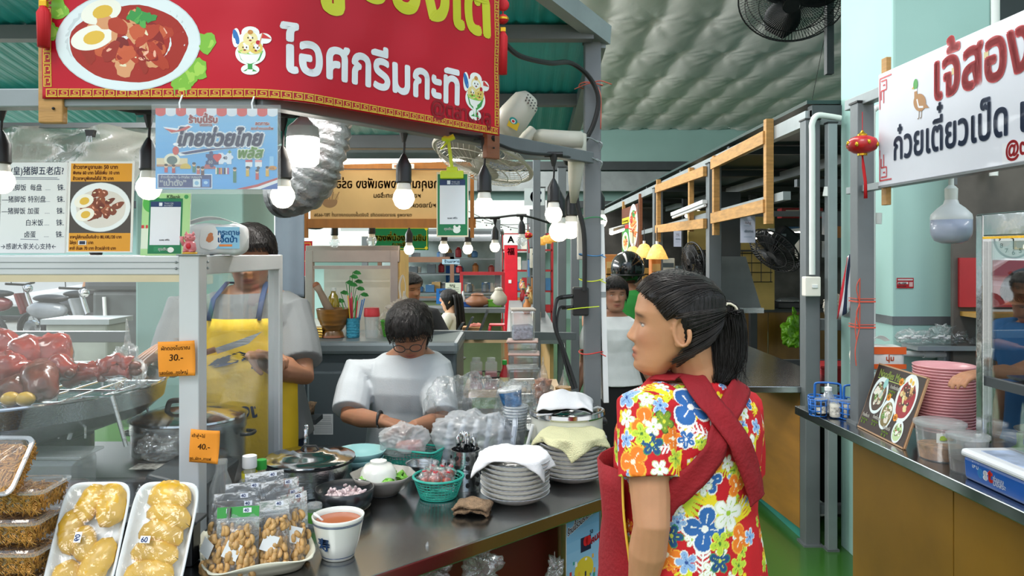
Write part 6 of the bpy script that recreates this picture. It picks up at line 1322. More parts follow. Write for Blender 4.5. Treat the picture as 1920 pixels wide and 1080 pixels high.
for a in(-1.9,-1.2):ob('rivet',G().ball((r*math.cos(a),r*math.sin(a),hp-.018),.005),M_CHROME,t)
t=thing('food_tub','dim clear lidded tub of brown stew left of the stove','tub',(X(75,2.05),2.05,ZC));ob('tub',G().box((0,0,.09),(.26,.10,.18),taper=1.05),M_CLEARP,t,bevel=.02);ob('stew',G().box((0,0,.055),(.24,.085,.10)),M_PORK2,t,bevel=.015);ob('rim',G().box((0,0,.183),(.29,.12,.008)),M_CLEARP,t,bevel=.003)
bag('clear bag hanging between the pan and the stock pot',W(238,800,2.35),.05,.05,.14,44,M_BAG,knot=.6)
bag('crumpled clear bag on the stove beside the round knob',W(300,862,2.22),.06,.05,.035,47,M_BAG)
# under the counter
bag('clear bag hanging under the counter edge at the left',W(800,1105,1.86),.055,.03,.045,51,M_BAG,knot=.8)
bag('clear bag poking up under the counter in the middle',W(905,1105,1.95),.05,.03,.05,53,M_BAG,knot=1.4)
bag('clear bag under the counter left of the small poster',W(1040,1100,2.1),.03,.03,.04,54,M_BAG,knot=1.4)
P=Print(76,150)
for i in range(10):P.rect(0,i*15,76,i*15+15,['#5f9fc8','#6aa6cc','#74acd0','#7eb3d4','#88b9d8','#8fbddb','#96c1dd','#9dc5df','#a4c9e0','#a8cbe1'][i],0)
P.outlined('ร้านนี้ร่วมรายการ',2,34,13,'#1c2c50','#eef0f2',.02,.06,2,rise=.32,sx=.72);P.ell(40,92,22,18,'#d8c33a',1);P.rect(32,45,56,66,'#1a2440',2);P.ell(44,52,6,7,'#c8202c',3);P.ell(50,52,6,7,'#c8202c',3);P.text('คนละ',56,60,14,'#c8202c',.05,3,rise=.25);P.text('50',53,44,8,'#20304a',.02,3)
for i in range(28):x=6+rg.random()*62;y=70+rg.random()*48;P.rect(x,y,x+rg.uniform(2,6),y+rg.uniform(3,7),rg.choice(['#e8ecef','#c23a3a','#2b6a9a','#3a9a8a','#e0a83a','#22304a']),2+i*.05)
poster('campaign_poster','small blue campaign poster hanging below the counter end','poster',P,(X(1058,2.25),2.17,Z(962,2.17)),.155,rz=R(46),gloss=True)
# freezer with things on top
fz=thing('freezer','dark grey upright chest freezer behind the woman in glasses','freezer',(-.60,3.62,0));MF=mat('freezer_grey','#5c676c',.38,.25,.05,3)
ob('body',G().box((0,0,.60),(.70,.50,1.14)),MF,fz,bevel=.015);ob('top_trim',G().box((0,-.02,1.155),(.72,.53,.06)),mat('freezer_trim','#7b868a',.35,.3),fz,bevel=.018);ob('door_panel',G().box((.0,-.262,.56),(.64,.02,.98)),MF,fz,bevel=.012)
P=Print(40,42);P.rect(0,0,40,42,'#c9cdd0',0);P.poly([(9,4),(5,11),(13,11)],'#d8a82c',1);P.text('!',8,10,6,'#222222',.02,2)
for i in range(9):P.line([(17 if i<3 else 4,6+i*3.8),(36,6+i*3.8)],.9,'#7d8488',1)
P.line([(3,20),(37,20),(37,39),(3,39),(3,20)],.5,'#7d8488',1)
s=.088/40;P.build('rating_label',lambda u,v,l:(-.20+u*s-.09,-.2735-l*.0003,.86-v*s),MP,fz)
ZF=1.186
def on(px,d):return Vector((X(px,d),d,ZF))
t=thing('mortar','brown wooden mortar on the freezer','mortar',on(625,3.50));ob('mortar_body',G().lathe([(.045,0),(.05,.004),(.046,.02),(.040,.032),(.050,.045),(.072,.09),(.079,.135),(.076,.136),(.06,.06),(.0001,.05)],40),mat('mortar_wood','#80561f',.35,var=.35,scale=9,stretch=(1,1,6),coat=.3),t,smooth=True);ob('foot',G().lathe([(.044,-.0),(.052,.002),(.048,.012)],36),M_WOODR,t)
t=thing('pestle','grey-brown wooden pestle leaning in the mortar','pestle',on(612,3.50)+Vector((0,0,.10)));ob('shaft',G().tube([(.03,0,0),(.0,0,.055),(-.03,0,.115),(-.045,0,.14)],[.022,.019,.015,.018],14),mat('pestle_wood','#857260',.7,var=.2),t,smooth=2);ob('knob',G().ball((-.047,0,.143),.018),M_WOODR,t,smooth=2)
bottle('oil_bottle','yellow bottle of cooking oil behind the mortar',on(625,3.66),[(.028,0),(.030,.004),(.030,.07),(.024,.085),(.030,.10),(.030,.15),(.022,.185),(.012,.20),(.011,.21)],mat('oil_plastic','#b59a1c',.12,trans=.5,coat=.4),[(.013,.208),(.014,.21),(.013,.225),(.001,.226)],M_CLEARP)
t=thing('straw_cup','blue woven cup of coloured straws on the freezer','cup',on(662,3.5));ob('cup_body',G().lathe([(.028,0),(.03,.002),(.032,.09),(.033,.092),(.03,.09),(.0001,.004)],30),mat('turquoise_weave','#3a98b4',.5,bump=.5,bscale=120),t,smooth=True)
for i in range(6):ob('weave_ring',G().tube([(.0315*math.cos(a),.0315*math.sin(a),.01+i*.014)for a in np.linspace(0,6.28,25)[:-1]],.0018,4,closed=True),BM['turquoise_weave'],t)
for i in range(16):
 a=rg.random()*6.3;r_=rg.uniform(.005,.026);c=rg.choice([('#c83a4a','red_straw'),('#3f9a4a','green_straw'),('#d8b83a','yellow_straw'),('#3a78b8','blue_straw'),('#d86a8a','pink_straw')]);m=BM.get(c[1])or mat(c[1],c[0],.4)
 s_=thing('drinking_straw','one of the coloured straws in the blue woven cup','straw',on(662,3.5)+Vector((r_*math.cos(a)*.6,r_*math.sin(a)*.6,.01)),group='coloured straws in the blue woven cup');h=rg.uniform(.16,.2);ob('straw',G().tube([(0,0,0),(r_*math.cos(a)*1.6,r_*math.sin(a)*.8,h)],.003,6),m,s_)
t=thing('plastic_cup','tall frosted cup with red lid on the freezer','cup',on(697,3.48));ob('cup_body',G().lathe([(.026,0),(.028,.002),(.035,.105),(.034,.105)],28),M_CLEARP,t,smooth=True);ob('red_lid',G().lathe([(.036,.100),(.037,.103),(.037,.112),(.034,.138),(.036,.14),(.001,.142)],28),mat('red_cup_lid','#c8343a',.4),t,smooth=True)
basket('green_basket','bright green basket behind the cups on the freezer',on(742,3.56),0,.13,.12,.075,mat('lime_basket','#4fae2c',.45),taper=.8)
M_WB=film('white_bag','#e6dccd',.55,.10,.2,.5,14)
b=bag('knotted white plastic bag of food in the green basket',on(757,3.56)+Vector((0,0,.02)),.075,.06,.085,61,M_WB,knot=.3)
ob('bag_handle',G().tube(smoothpts([(-.012,0,.15),(-.02,0,.22),(-.004,0,.27),(.008,0,.22),(.006,0,.16)],5),.007,8,flat=.35),M_WB,b,smooth=2)
ob('coloured_contents',crumple(G().ball((0,0,.07),(.05,.04,.05),16,10),.01,30),mat('mixed_food','#c87a5a',.6,var=.6,scale=30),b,smooth=2)
bag('small pale bag between the red-lidded cup and the green basket',on(722,3.60),.035,.03,.06,64,M_WB,knot=.5)
t=thing('potted_plant','green pothos plant behind the straws','plant',on(657,3.74));ob('pot',G().lathe([(.02,0),(.022,.002),(.03,.06),(.031,.062),(.0001,.055)],20),M_WHITE,t,smooth=True);MPl=mat('pothos_leaf','#2f7a38',.4,var=.3,scale=20)
for i,(x,y,z)in enumerate(((-.05,0,.20),(-.025,.01,.25),(.0,-.01,.28),(.012,.0,.30),(-.006,.0,.24),(.05,0,.19),(.03,0,.22),(-.07,0,.16),(.02,.01,.255))):
 ob('stem',G().tube(smoothpts([(0,0,.05),(x*.4,y,z*.6),(x,y,z)],4),.0018,5),MPl,t);ob('leaf',G().add([(x,y,z),(x+.018,y-.004,z+.010),(x+.036,y-.006,z+.004),(x+.044,y-.006,z-.010),(x+.026,y-.004,z-.014),(x+.008,y,z-.010)],[(0,1,2,3,4,5)]),MPl,t,solid=.001,rot=(0,0,0))
t=thing('gold_packets','stack of gold wrapped packets left of the mortar','packet',on(588,3.5))
for i in range(4):ob('packet',crumple(G().box((0,0,.007+.012*i),(.10,.07,.011)),.003,60,i),mat('gold_foil','#c9a04a',.3,.6)if i==0 else BM['gold_foil'],t,bevel=.003)
t=thing('rag','brown rag on the dark shelf behind the man','cloth',W(560,770,3.1));ob('rag',crumple(G().ball((0,0,0),(.05,.04,.03),20,12),.03,30),MSC,t,smooth=2);ob('shelf_edge',G().box((0,.02,-.04),(.16,.12,.02)),M_DGREY,t)
struct('wall_shelf',G().box((-1.02,3.6,.55),(.18,.3,1.1)),M_BLACK)
t=thing('cloth_sheet','blue-grey cloth hanging at the edge of the mint pillar','cloth',(X(543,3.5),3.5,Z(397,3.5)));ob('sheet',G().grid(12,20,lambda u,v:((u-.5)*.135,.008*math.sin(u*9),-v*.40)),mat('grey_blue_sheet','#8593a0',.9,var=.05),t,smooth=2,solid=.002);ob('top_rod',G().box((0,0,.004),(.14,.01,.01)),M_GREY,t)
# display frame of the neighbouring stall
t=thing('display_frame','pinkish silver display cabinet frame behind the freezer','cabinet',(X(662,4.5),4.5,0));MSF=mat('rose_silver','#b5a5a0',.4,.4);w=.52/1;a_=Z(470,4.5)
for x in(-.26,.25):ob('frame_post',G().box((x,0,(.9+a_)/2),(.045,.05,a_-.9)),MSF,t,bevel=.003)
ob('frame_rail',G().box((0,0,a_-.02),(.56,.044,.10)),MSF,t,bevel=.004);ob('frame_rail',G().box((0,.0,a_-.10),(.50,.03,.02)),MSF,t);ob('rear_glass',G().box((0,.3,1.2),(.5,.006,.6)),mat('frosted_panel','#c8c4bd',.5),t);ob('side_panel',G().box((.27,.2,1.25),(.02,.4,.7)),mat('pale_pine_panel','#d8b06a',.6),t)  # side panel has a plain pale pine colour
ob('cabinet_base',G().box((0,.15,.45),(.56,.5,.9)),M_DGREY,t,bevel=.005)
t=thing('flexible_duct','crinkled silver ventilation duct beside the big lamp','duct',W(588,300,2.9));pts=smoothpts([(.05,0,.34),(.05,0,.2),(.04,0,.08),(.01,.0,-.02),(-.04,.03,-.09),(-.14,.10,-.12)],9);g=G();rr=[.098+.007*math.sin(i*2.1)for i in range(len(pts))]
g.tube(pts,rr,36);g=crumple(g,.006,28);ob('foil_tube',g,mat('crinkled_foil','#a6a8aa',.34,.85,.15,20,.9,30),t,smooth=2);ob('end_collar',G().tube([pts[-1],pts[-1]+Vector((-.02,.01,0))],.10,30),M_GREY,t)
def tubelight(label,a,b,r=.014,group=None,tm=None):
 t=thing('tube_light',label,'lamp',a,group=group);d=Vector(b)-Vector(a);ob('tube',G().tube([(0,0,0),d],r,10),tm or M_TUBE,t,smooth=True);ob('fixture',G().bar((0,0,.03),d+Vector((0,0,.03)),.045,.03),M_WHITE,t);return t
tubelight('long lit fluorescent tube above the translucent banner',W(628,303,4.0),W(905,296,4.0),.016)
tubelight('pair of tubes left of the green sign, lower one',W(640,438,5.6),W(698,438,5.6),.02);tubelight('pair of tubes left of the green sign, upper one',W(640,427,6.0),W(700,427,6.0),.012)
tubelight('tube light seen through the frame beyond the girl',W(1146,437,7.6),W(1168,430,8.4),.02)
tubelight('lit tube in the middle stall left of the yellow wall',W(1347,452,7.4),W(1372,449,7.4),.02);tubelight('lit tube in front of the pale yellow wall',W(1408,446,6.9),W(1448,438,6.4),.02);tubelight('lit tube at the right under the dark roof',W(1462,440,7),W(1510,436,7),.025);tubelight('slanted grey tube fixture inside the farther wooden frame',W(1262,408,6.8),W(1322,385,6.0),.012,tm=M_WHITE)
P=Print(320,105);BR='#a8825a'
P.text('ผัดไทยคุณหญิงพอเพียง อร่อย',40,38,26,BR,.02,1,mirror=True,sx=.82);P.text('หอยทอดกระทะร้อน',130,58,13,BR,.02,1,mirror=True);P.text('ราดหน้ายอดผัก',200,78,13,BR,.02,1,mirror=True);P.text('ตลาดพลู สะอาดปลอดภัย รับจัดเลี้ยงนอกสถานที่ 787-6636',8,97,9.5,BR,.015,1,mirror=True,sx=.92);P.ell(40,66,16,13,'#ad8560',1);P.rect(22,50,58,62,'#d3ad78',1.5)
for a in(-.5,-.2,.2,.5,0):P.line([(40+a*24,62),(40+a*40,46)],2,BR,1.8)
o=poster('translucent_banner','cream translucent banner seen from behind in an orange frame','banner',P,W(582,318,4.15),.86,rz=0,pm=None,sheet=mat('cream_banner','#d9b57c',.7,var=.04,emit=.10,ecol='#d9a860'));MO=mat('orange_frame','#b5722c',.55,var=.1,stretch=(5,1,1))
for a,b,w in(((-.03,-.02,.02),(.92,-.02,.02),.035),((-.03,-.02,-.30),(.92,-.02,-.30),.05),((-.02,-.02,.03),(-.02,-.02,-.38),.035),((.90,-.02,.06),(.90,-.02,-.38),.035)):ob('frame_bar',G().bar(a,b,.02,w),MO,o)
t=thing('power_strip','cream power outlet strip at the top of the translucent banner','power outlet',W(756,312,4.08));ob('plate',G().box((0,0,0),(.12,.02,.028)),M_BULBW,t,bevel=.003)
for i in range(3):ob('socket_face',G().box((-.04+i*.03,-.011,0),(.016,.003,.014)),mat('socket_brown','#a5785a',.5)if i==0 else BM['socket_brown'],t)
P=Print(106,44);P.rect(0,0,106,44,'#0f6b3a',0);YG='#e0c62c'
P.line([(3,3),(103,3),(103,41),(3,41),(3,3)],1,YG,1)
for x in(4,102):
 for y in(4,40):P.ell(x,y,3,3,YG,1.5,12,0,.2)
P.text('สองพี่น้องชวนชิม',4,26,15.5,YG,.04,3,sx=.92);P.text('(บางสี่)',38,37,10,YG,.04,3)
poster('green_sign','green sign with yellow Thai lettering behind the bulb string','sign',P,W(697,425,5.2),.395)
P=Print(20,70);P.rect(0,0,20,70,'#b81c26',0);P.line([(4,4),(16,4),(16,14),(8,14),(8,9)],1.5,'#d8a83a',1);P.line([(4,40),(16,40),(16,52),(8,52)],1.5,'#d8a83a',1)
poster('red_strip','narrow red banner strip left of the display frame','banner',P,W(567,452,5.6),.075)
# far hall: pillars, stalls, letters
def slab(label,x,y,w,d,h,m,name='pillar',z0=0):
 t=thing(name,label,name.split('_')[-1],(x,y,z0));ob('shaft',G().box((0,0,h/2),(w,d,h)),m,t,bevel=.01);return t
rp_=slab('red wrapped pillar with letter A in the distance',X(958,15.5),15.5,.27,.27,1.75,mat('bright_red_wrap','#d8142c',.45),z0=0);ob('white_top',G().box((0,-.0,1.86),(.29,.29,.22)),M_WHITE,rp_)
P=Print(1,1);P.text('A',-.065,.07,.19,'#1c2438',.03,1);P.build('letter',lambda u,v,l:(u,-.15-l*.001,1.87-v),MP,rp_);P=Print(1,1);P.text('福',-.08,.06,.16,'#7a1018',.02,1);P.build('dark_character',lambda u,v,l:(u,-.14-l*.001,1.62-v),MP,rp_);ob('switch',G().box((-.02,-.14,1.0),(.06,.02,.07)),M_WHITE,rp_)
P=Print(38,32);P.rect(0,0,38,32,'#ccd4d6',0);P.text('C',11,26,30,'#24385e',.05,1);poster('letter_sign','white hanging sign with a blue letter C','sign',P,W(983,353,6.8),.185)
M_SHELFR=mat('stall_red','#a8242a',.5);M_PALEY=mat('pale_yellow_wall','#d0b368',.7)
t=thing('far_stall','far food stall with brown hatch frame behind the olive counter','stall',(-.75,9.6,0));M_HT=mat('hatch_brown','#8a6650',.5)
for x in(-.95,-.02):ob('hatch_post',G().box((x,0,1.16),(.05,.05,.75)),M_HT,t)
ob('hatch_rail',G().box((-.48,0,1.50),(.97,.05,.07)),M_HT,t);ob('hatch_rail',G().box((-.48,0,1.0),(.97,.05,.05)),M_HT,t);ob('back_wall',G().box((-.3,1.6,1.25),(1.8,.04,1.3)),mat('pale_blue_wall','#b5c8c6',.7,var=.2,scale=3),t)
ob('lintel',G().box((-.27,0,1.80),(1.75,.06,.13)),M_GREY,t);ob('roof',G().box((-.27,.9,1.88),(1.8,1.8,.03)),M_GREYL,t);ob('base_counter',G().box((-.27,.2,.5),(1.7,.4,.95)),M_OLIVE,t);ob('worktop',G().box((-.27,.2,.99),(1.75,.5,.03)),M_GREY,t)
for x in(-1.1,.57):ob('corner_post',G().box((x,-.2,1.0),(.07,.07,2.0)),M_GREY,t)
t=thing('food_case','small red-framed glass food case on the far counter','food case',(X(905,9.4),9.3,1.0));
for x in(-.26,.26):ob('frame_post',G().box((x,0,.16),(.04,.04,.36)),M_SHELFR,t)
ob('frame_rail',G().box((0,0,.33),(.55,.05,.04)),M_SHELFR,t);ob('glass',G().box((0,.0,.16),(.48,.01,.3)),M_GLASS,t);ob('bottom',G().box((0,.1,.01),(.56,.3,.02)),M_STEEL,t)
for i,(px,py,w,h,c,lb,nm)in enumerate(((895,567,.30,.14,'#8a5a3c','round brown clay jar on the far counter','clay_jar'),(935,570,.2,.2,'#b9b2a0','pale panel leaning on the far counter','panel'),(928,590,.16,.08,'#5f9a2c','small green basket of stems on the far counter','green_tray'),(880,592,.22,.05,'#1c4f9a','blue box on the far counter','blue_box'),(868,582,.05,.16,'#cfd6d8','clear bottle on the far counter','clear_bottle'),(905,588,.18,.06,'#b8bcc0','steel lidded bowl on the far counter','steel_pan'))):
 d=8.75;t=thing(nm,lb,nm.split('_')[-1],(X(px,d),d,.955));m=mat(nm+'_paint',c,.45)
 if 'jar' in nm or 'pan' in nm or 'bottle' in nm:ob('body',G().lathe([(w*.3,0),(w*.5,h*.3),(w*.48,h*.6),(w*.25,h*.9),(w*.22,h)],20),m,t,smooth=2);ob('lid',G().lathe([(w*.26,h),(w*.2,h*1.1),(.001,h*1.15)],16),m,t)
 else:ob('body',G().box((0,0,h/2),(w,.14,h)),m,t,bevel=.01);ob('edge',G().box((0,-.06,h),(w*1.05,.03,.015)),m,t)
P=Print(30,30);P.rect(0,0,30,30,'#2468b0',0);P.ell(15,18,9,7,'#a9cdea',1,wob=.1);P.ell(10,22,4,4,'#e8a08a',2);P.text('อร่อย',5,9,8,'#f0f3f6',.03,2)
poster('picture_sheet','blue picture sheet at the left end of the far counter','sheet',P,W(818,541,8.3),.17)
P=Print(30,36);P.rect(0,0,30,36,'#cdd3c0',0)
for i in range(7):P.line([(4,10+i*3.6),(26,10+i*3.6)],.8,'#6a7a6a',1)
P.text('เมนู',8,7,7,'#3f6a4a',.03,1);poster('menu_sheet','pale green menu sheet behind the long-haired woman','sheet',P,W(835,530,8.6),.18)
P=Print(32,9);P.rect(0,0,32,9,'#a9cbe0',0);P.text('ร้านอาหาร',4,6.6,7,'#2c6aa8',.02,1);poster('blue_fascia','pale blue name strip over the far hatch','sign',P,W(829,486,9.4),.22)
P=Print(40,60);P.rect(0,0,40,60,'#2360a8',0);P.ell(20,26,14,12,'#6aa6da',1,wob=.2);P.ell(14,42,8,6,'#dfe8ee',2,wob=.2);poster('blue_poster','dark blue poster inside the far stall','poster',P,W(836,498,10.9),.24)
for i in range(46):
 hh=rg.uniform(.06,.16);zz=(1.03,1.03,1.30,1.52)[i%4];b=thing('shelf_goods','small packet or bottle on the shelves inside the far food stall','goods',(-1.70+rg.random()*1.45,10.6+rg.random()*.3,zz),group='packets and bottles inside the far food stall');ob('body',G().lathe([(.03,0),(.045,.01),(.045,hh*.7),(.02,hh*.9),(.02,hh)],8)if i%3 else G().box((0,0,hh/2),(.12,.08,hh)),bmat[rg.randrange(9)],b);ob('top',G().box((0,0,hh),(.04,.04,.012)),M_WHITE,b)
t=thing('wall_rack','grey shelves at the back of the far food stall','shelf',(-.97,10.8,0))
for z in(1.01,1.28,1.50):ob('shelf_board',G().box((0,0,z),(1.6,.5,.02)),M_GREYL,t)
t=thing('red_stool','red plastic stool on a table by the far counter','stool',W(932,630,5.6));ob('seat',G().box((0,0,.085),(.12,.12,.012)),M_RED,t,bevel=.006)
for a in(-1,1):
 for b_ in(-1,1):ob('leg',G().tube([(a*.05,b_*.05,.08),(a*.065,b_*.065,0)],.011,6),M_RED,t,smooth=2)
t=thing('bench_table','pale table carrying the red stool and menu stands','table',(X(880,5.7),5.75,0));zt=Z(632,5.6)-.002;ob('top',G().box((0,0,zt-.015),(.75,.5,.03)),mat('pale_board2','#cfb08a',.5),t)
for a in(-1,1):
 for b_ in(-1,1):ob('leg',G().box((a*.32,b_*.2,(zt-.03)/2),(.04,.04,zt-.03)),M_GREY,t)
for i,(px,lb)in enumerate(((858,'low silver menu stand on the bench table'),(876,'middle silver menu stand on the bench table'),(905,'tall silver menu stand on the bench table'))):
 t=thing('menu_stand',lb,'menu stand',(X(px,5.5),5.5,zt));h=(.12,.16,.22)[i];ob('plate',G().prism([(-.05,0),(-.03,0),(.05,h),(.03,h)],-.05,.05),M_CHROME,t);ob('foot',G().box((-.03,0,.005),(.08,.1,.01)),M_STEEL,t)
t=thing('counter_box','cardboard box with pinkish top left of the red stool','box',(X(885,5.6),5.62,zt));ob('box',G().box((0,0,.04),(.14,.12,.08)),mat('cardboard','#b58a5c',.8),t,bevel=.004);ob('top_goods',crumple(G().ball((.03,0,.085),(.05,.04,.02),12,8),.01,40),mat('pink_goods','#c06a5a',.6,var=.3),t,smooth=2)
rs=random.Random(5)
for i,d in enumerate((6.3,8.2,10.2,12.4,14.8)):
 x=.30 if i<1 else.28
 post(x+(.05 if i else.12),d,2.3,.07,['slim post just beyond the black power box','second receding post behind the power box','third receding post toward the hall end','fourth receding post toward the hall end','farthest receding post at the hall end'][i],m=M_GREY)
t=thing('aisle_stall','long tan stall counter receding left of the green aisle','stall',(0.33,8.6,0));M_TAN=mat('tan_panel','#b48d58',.5)
for i in range(5):ob('side_panel',G().box((0,-1.9+i*1.0,.42),(.03,.98,.82)),M_TAN,t)
ob('worktop',G().box((-.15,0,.86),(.45,5.0,.04)),M_GREY,t)
P=Print(80,34);P.rect(0,0,80,34,'#2f8a52',0)
for i in range(8):P.ell(6+i*10,15,4.4,10,'#cfe0d4',1);P.ell(6+i*10,15,2.6,7.5,'#3f8a5a',2)
P.rect(0,28,80,34,'#d8cf3a',3);P.text('อร่อยทุกวัน สะอาด',5,33,5,'#2a5a34',.02,4)
poster('patterned_banner','green patterned banner with yellow strip on the aisle counter','banner',P,(.47,6.9,.83),1.5,rz=R(-93))
for d,z,w,c,lb in((9.0,1.35,.5,1,'tan menu board over the aisle stall'),(10.5,1.4,.5,0,'red board over the aisle stall'),(12.5,1.5,.6,4,'pale board over the aisle stall'),(14.0,1.3,.5,5,'blue board at the end of the aisle stall'),(11.5,1.05,.4,7,'orange board beside the aisle stall')):
 t=thing('sign_board',lb,'sign',(.32,d,z));ob('board',G().box((0,0,0),(.04,w,.32)),bmat[c],t,bevel=.004);ob('frame',G().box((-.0,0,.17),(.06,w,.02)),M_DGREY,t)
for i in range(14):
 d=7.6+i*.55;z=1.0+rs.random()*.25;t=thing('jar','goods on the aisle stall worktop, number by distance' if 0 else 'small jar or bottle in the row on the aisle stall worktop','jar',(.16+rs.random()*.12,d,.88),group='jars and bottles along the aisle stall');ob('body',G().lathe([(.03,0),(.045,.02),(.045,.10),(.02,.14),(.02,.17)],12),rs.choice(bmat),t,smooth=True);ob('cap',G().lathe([(.022,.17),(.022,.19),(.001,.192)],10),rs.choice(bmat),t)
t=thing('red_shelving','red trimmed shelving with boxes at the far end beyond the red pillar','shelf',(X(988,16.5),16.5,0))
for z in(.3,.75,1.2,1.65,2.0):ob('shelf_board',G().box((0,0,z),(1.1,.35,.04)),M_SHELFR,t)
for x in(-.55,.55):ob('upright',G().box((x,0,1.05),(.05,.35,2.1)),M_SHELFR,t)
for i in range(30):z=(.32,.77,1.22,1.67)[i%4];b=thing('box','coloured box on the red shelving at the far end','box',(X(988,16.5)-.45+(i//4)*.13,16.42,z),group='boxes on the red far shelving');h=rs.uniform(.12,.3);ob('carton',G().box((0,0,h/2),(.11,.2,h)),rs.choice(bmat),b);
for i,(px,py,d)in enumerate(((880,418,12),(1000,440,13),(990,433,10),(1008,487,15),(962,420,14.9))[:3]):pass
tassel('small red lantern hanging in the far hall right of the red pillar',W(990,441,9.0),.1,lantern=True)
for row,(a,b)in enumerate((((850,412),(1015,425)),((870,400),(1010,440)))):
 for i in range(9):
  px=a[0]+(b[0]-a[0])*i/8;py=a[1]+(b[1]-a[1])*i/8+10*math.sin(math.pi*i/8);t=thing('fairy_bulb','tiny bulb on the string in front of the far white wall','light bulb',W(px,py,14.5-row),group='tiny bulbs on the far strings');ob('globe',G().ball((0,0,0),.022,8,6),M_BULB,t);ob('cap',G().lathe([(.012,.02),(.012,.05)],8),M_BLACK,t)
 tag(ob('fairy_cable',G().tube([W(a[0]+(b[0]-a[0])*i/8,a[1]-8+(b[1]-a[1])*i/8+10*math.sin(math.pi*i/8),14.5-row)for i in range(9)],.006,4),M_RUBBER),['lower','upper'][row]+' thin cable of tiny bulbs in the far hall','cable')
struct('wall_white_far',G().box((-3.0,17.2,2.2),(7.6,.06,1.2)),mat('bright_far_wall','#dce8e4',.6))
# fans
def grille(t,c,ax,R_,depth,n,m,r=.0016):
 ax=Vector(ax).normalized();u=ax.orthogonal().normalized();v=ax.cross(u);g=G();c=Vector(c)
 for i in range(n):
  a=2*math.pi*i/n;d=u*math.cos(a)+v*math.sin(a);
  g.tube([c+ax*depth+d*R_*.16,c+ax*depth*.97+d*R_*.5,c+ax*depth*.7+d*R_*.85,c+d*R_,c-ax*depth*.6+d*R_*.85,c-ax*depth*.85+d*R_*.4],r,3)
 ob('grille_wires',g,m,t,kind='stuff')
 for k,(q,h)in enumerate(((1,0),(.6,.93),(.16,1),(.86,.68),(.85,-.6),(.4,-.85))):ob('grille_ring',G().tube([c+ax*depth*h+(u*math.cos(a)+v*math.sin(a))*R_*q for a in np.linspace(0,6.283,41)[:-1]],.006 if k==0 else r*1.6,6 if k==0 else 4,closed=True),m,t)
 ob('hub',G().tube([c-ax*depth*.6,c+ax*depth*1.02],R_*.15,20),m,t,smooth=True)
 for k in range(3):
  a=k*2.09+.3;d=u*math.cos(a)+v*math.sin(a);e=v*math.cos(a)-u*math.sin(a);bl=G().grid(8,6,lambda s,w:c+d*(R_*(.15+.72*s))+e*((w-.5)*R_*.62*(.5+.6*math.sin(math.pi*(.15+.8*s))))+ax*((w-.5)*.35*R_*.4));ob('blade',bl,m if m is M_BLACK else mat('fan_blade','#a9a39a',.4),t,smooth=2,solid=.003)
MFW=mat('aged_white_plastic','#c6c2b4',.4,var=.06);t=thing('bracket_fan','aged white wall fan strapped to the corner post','fan',(0,0,0));t.location=(.02,2.66,1.98)
F=lambda px,py,d:W(px,py,d)-Vector((.02,2.66,1.98))
grille(t,F(905,300,2.60),(-.30,-.22,-.95),.175,.045,46,MFW,.0010)
ob('guard_band',G().tube([F(905,300,2.60)+(Vector((-.30,-.22,-.95)).normalized().orthogonal().normalized()*math.cos(a)+Vector((-.30,-.22,-.95)).normalized().cross(Vector((-.30,-.22,-.95)).normalized().orthogonal().normalized())*math.sin(a))*.178 for a in np.linspace(0,6.283,60)[:-1]],.007,6,closed=True),MFW,t,smooth=True)
ob('motor_housing',G().tube([F(938,252,2.50),F(943,245,2.50),F(965,218,2.50),F(987,190,2.50),F(995,180,2.50)],[.035,.062,.060,.052,.030],28,flat=.9),MFW,t,smooth=2)
for i in range(5):
 for j in range(3):ob('vent_slot',G().box(tuple(F(990+i*4.4-j*2,178+i*5+j*5,2.445)),(.004,.004,.004)),M_BLACK,t)
P=Print(1,1);P.rect(-.016,-.012,.020,.018,'#d8b22c',1);P.ell(-.002,-.010,.014,.012,'#2f8f8a',1.5);P.ell(-.002,-.008,.008,.008,'#e8ece8',2);P.ell(-.002,-.008,.005,.005,'#c8302c',3);c0=F(962,232,2.44);P.build('rating_sticker',lambda u,v,l:tuple(c0+Vector((u*.9-v*.3,-.004-l*.0004,-v*.8-u*.5))),MP,t)
ob('neck',G().tube([F(975,270,2.60),F(1000,245,2.62)],.022,14),MFW,t,smooth=True)
ob('bracket_arm',G().tube([F(1000,255,2.62),F(1015,258,2.62),F(1060,262,2.63),F(1090,262,2.64)],[.022,.030,.032,.030],18),MFW,t,smooth=2)
ob('bracket_plate',G().tube([F(1085,250,2.66),F(1082,290,2.66),F(1078,340,2.68),F(1076,380,2.70)],[.034,.040,.028,.016],18,flat=.7),MFW,t,smooth=2)
for z in(265,300):
 tt=thing('cable_tie',['upper','lower'][z>280]+' grey string tying the fan bracket to the post','string',W(1100,z,2.72));ob('loop',G().tube([(.042*math.cos(a),.045*math.sin(a),.006*math.sin(3*a))for a in np.linspace(0,6.283,25)[:-1]],.003,6,closed=True),M_GREYL,tt);ob('loose_end',G().tube(smoothpts([(.04,0,0),(.055,-.01,-.01),(.05,0,-.03)],4),.003,6),M_GREYL,tt)
t=thing('black_fan','large black industrial fan hanging by the mint pillar','fan',(1.95,5.2,3.35));grille(t,(0,0,0),(-.25,-.55,-.80),.36,.08,90,M_BLACK,.0022)
ob('motor',G().tube([(.0,.02,.05),(.08,.16,.26)],.12,24),M_BLACK,t,smooth=True);ob('hanger_plate',G().box((.06,-.10,.10),(.09,.02,.24)),M_GREYL,t,bevel=.003);ob('mount_pole',G().box((.30,.1,.3),(.05,.05,1.6)),M_DGREY,t);ob('cross_arm',G().bar((.05,.1,.25),(.3,.1,.25),.05),M_DGREY,t)
tag(ob('hanging_wire',G().tube([W(1548,60,7.0),W(1517,215,7.0)],.003,5),M_RUBBER),'thin dark wire hanging below the black fan','wire')
